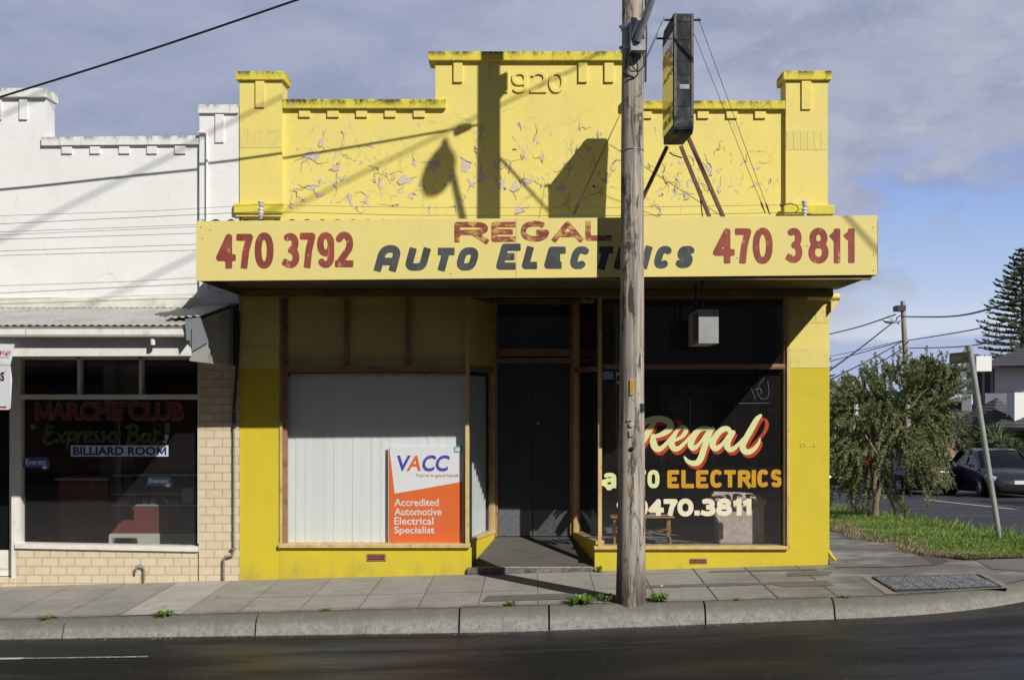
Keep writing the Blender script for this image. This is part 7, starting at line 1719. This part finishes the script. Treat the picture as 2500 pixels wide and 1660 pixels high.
# yuccas in the front garden
for k, (x, y, r, lab) in enumerate(((2432, 1072, 1.05, 'tallest spiky yucca between the brick pillar and the garage'), (2446, 1090, .8, 'middle spiky yucca lower than its neighbour above the charcoal sedan'), (2476, 1094, .65, 'smallest spiky yucca by the brown garage door'))):
    p = P(x, y, 33 - k); yc = thing('yucca', lab, 'plant', (p.x, p.y, foot(6, 33)), 'yuccas in the front garden')
    m = MB(); m.tube([(p.x, p.y, foot(6, 33) - .2), p], .07, 8); m.build('trunk', M_DBARK, yc)
    b = MB()
    for _ in range(110):
        a = random.uniform(0, 6.28); e = random.uniform(-.25, 1.4); d = Vector((math.cos(a) * math.cos(e), math.sin(a) * math.cos(e), math.sin(e))); leaf(b, p, d, r * random.uniform(.7, 1.05), .022, .12)
    b.build('leaves', M_YUCCA, yc, False)
# brick house far behind: chimney above the shrub and a long tiled roof
fh = thing('brick_house', 'far brick house whose red chimney and aerial rise above the shrub', 'house', (PX(2090, 60), 62, -2.3))
m = MB(); m.box(PX(2020, 60), PX(2330, 60), 60, 68, -2.6, PZ(985, 60)); m.build('wall', M_BRICKF, fh)
e = PZ(985, 59); m = MB(); A_ = [Vector((PX(2010, 60), 59.4, e)), Vector((PX(2340, 60), 59.4, e)), Vector((PX(2340, 60), 68.6, e)), Vector((PX(2010, 60), 68.6, e))]; Rg = [Vector((PX(2050, 62), 64, PZ(955, 62))), Vector((PX(2300, 62), 64, PZ(955, 62)))]
m.face([A_[0], A_[1], Rg[1], Rg[0]]); m.face([A_[1], A_[2], Rg[1]]); m.face([A_[2], A_[3], Rg[0], Rg[1]]); m.face([A_[3], A_[0], Rg[0]]); rf = m.build('roof', pm('terracotta_roof', (.22, .10, .07), (.17, .08, .055), scale=3, rough=.8), fh)
m = MB(); m.box(PX(2080, 60), PX(2095, 60), 62, 62.6, PZ(965, 60), PZ(918, 60)); m.box(PX(2079, 60), PX(2096, 60), 61.95, 62.65, PZ(921, 60), PZ(916, 60)); m.build('chimney', M_BRICKF, rf)
m = MB(); m.tube([P(2097, 960, 61), P(2097, 900, 61)], .025, 5); m.tube([P(2092, 901, 61), P(2103, 902, 61)], .02, 5); m.build('aerial', M_THIN, rf)
# ------------------------------------------------------------------ shops across the main street (they are what the windows mirror)
for k, (a, b, h_, mat, lab) in enumerate(((-26, -7, 5.2, M_BRICK, 'dark brick shop terrace across the main road, behind the photographer'), (-6.6, 9, 6.0, pm('grey_terrace_render', (.20, .20, .20), (.17, .17, .165), scale=1), 'grey rendered terrace across the main road, behind the photographer'), (9.4, 30, 5.0, M_BRICK, 'low brick terrace across the main road toward the side street'))):
    t_ = thing('terrace', lab, 'shop', ((a + b) / 2, -25, -.4))
    m = MB(); m.box(a, b, -34, -24, -1.2, h_); m.build('wall', mat, t_)
    m = MB(); m.box(a + .3, b - .3, -23.98, -22.2, 2.7, 2.9); m.build('awning', M_SOFF, t_)
    for j in range(4): m = MB(); x = a + (b - a) * (j + .15) / 4; m.box(x, x + (b - a) * .17, -23.99, -23.9, .4, 2.4); m.build('window', M_DGLASS, t_)
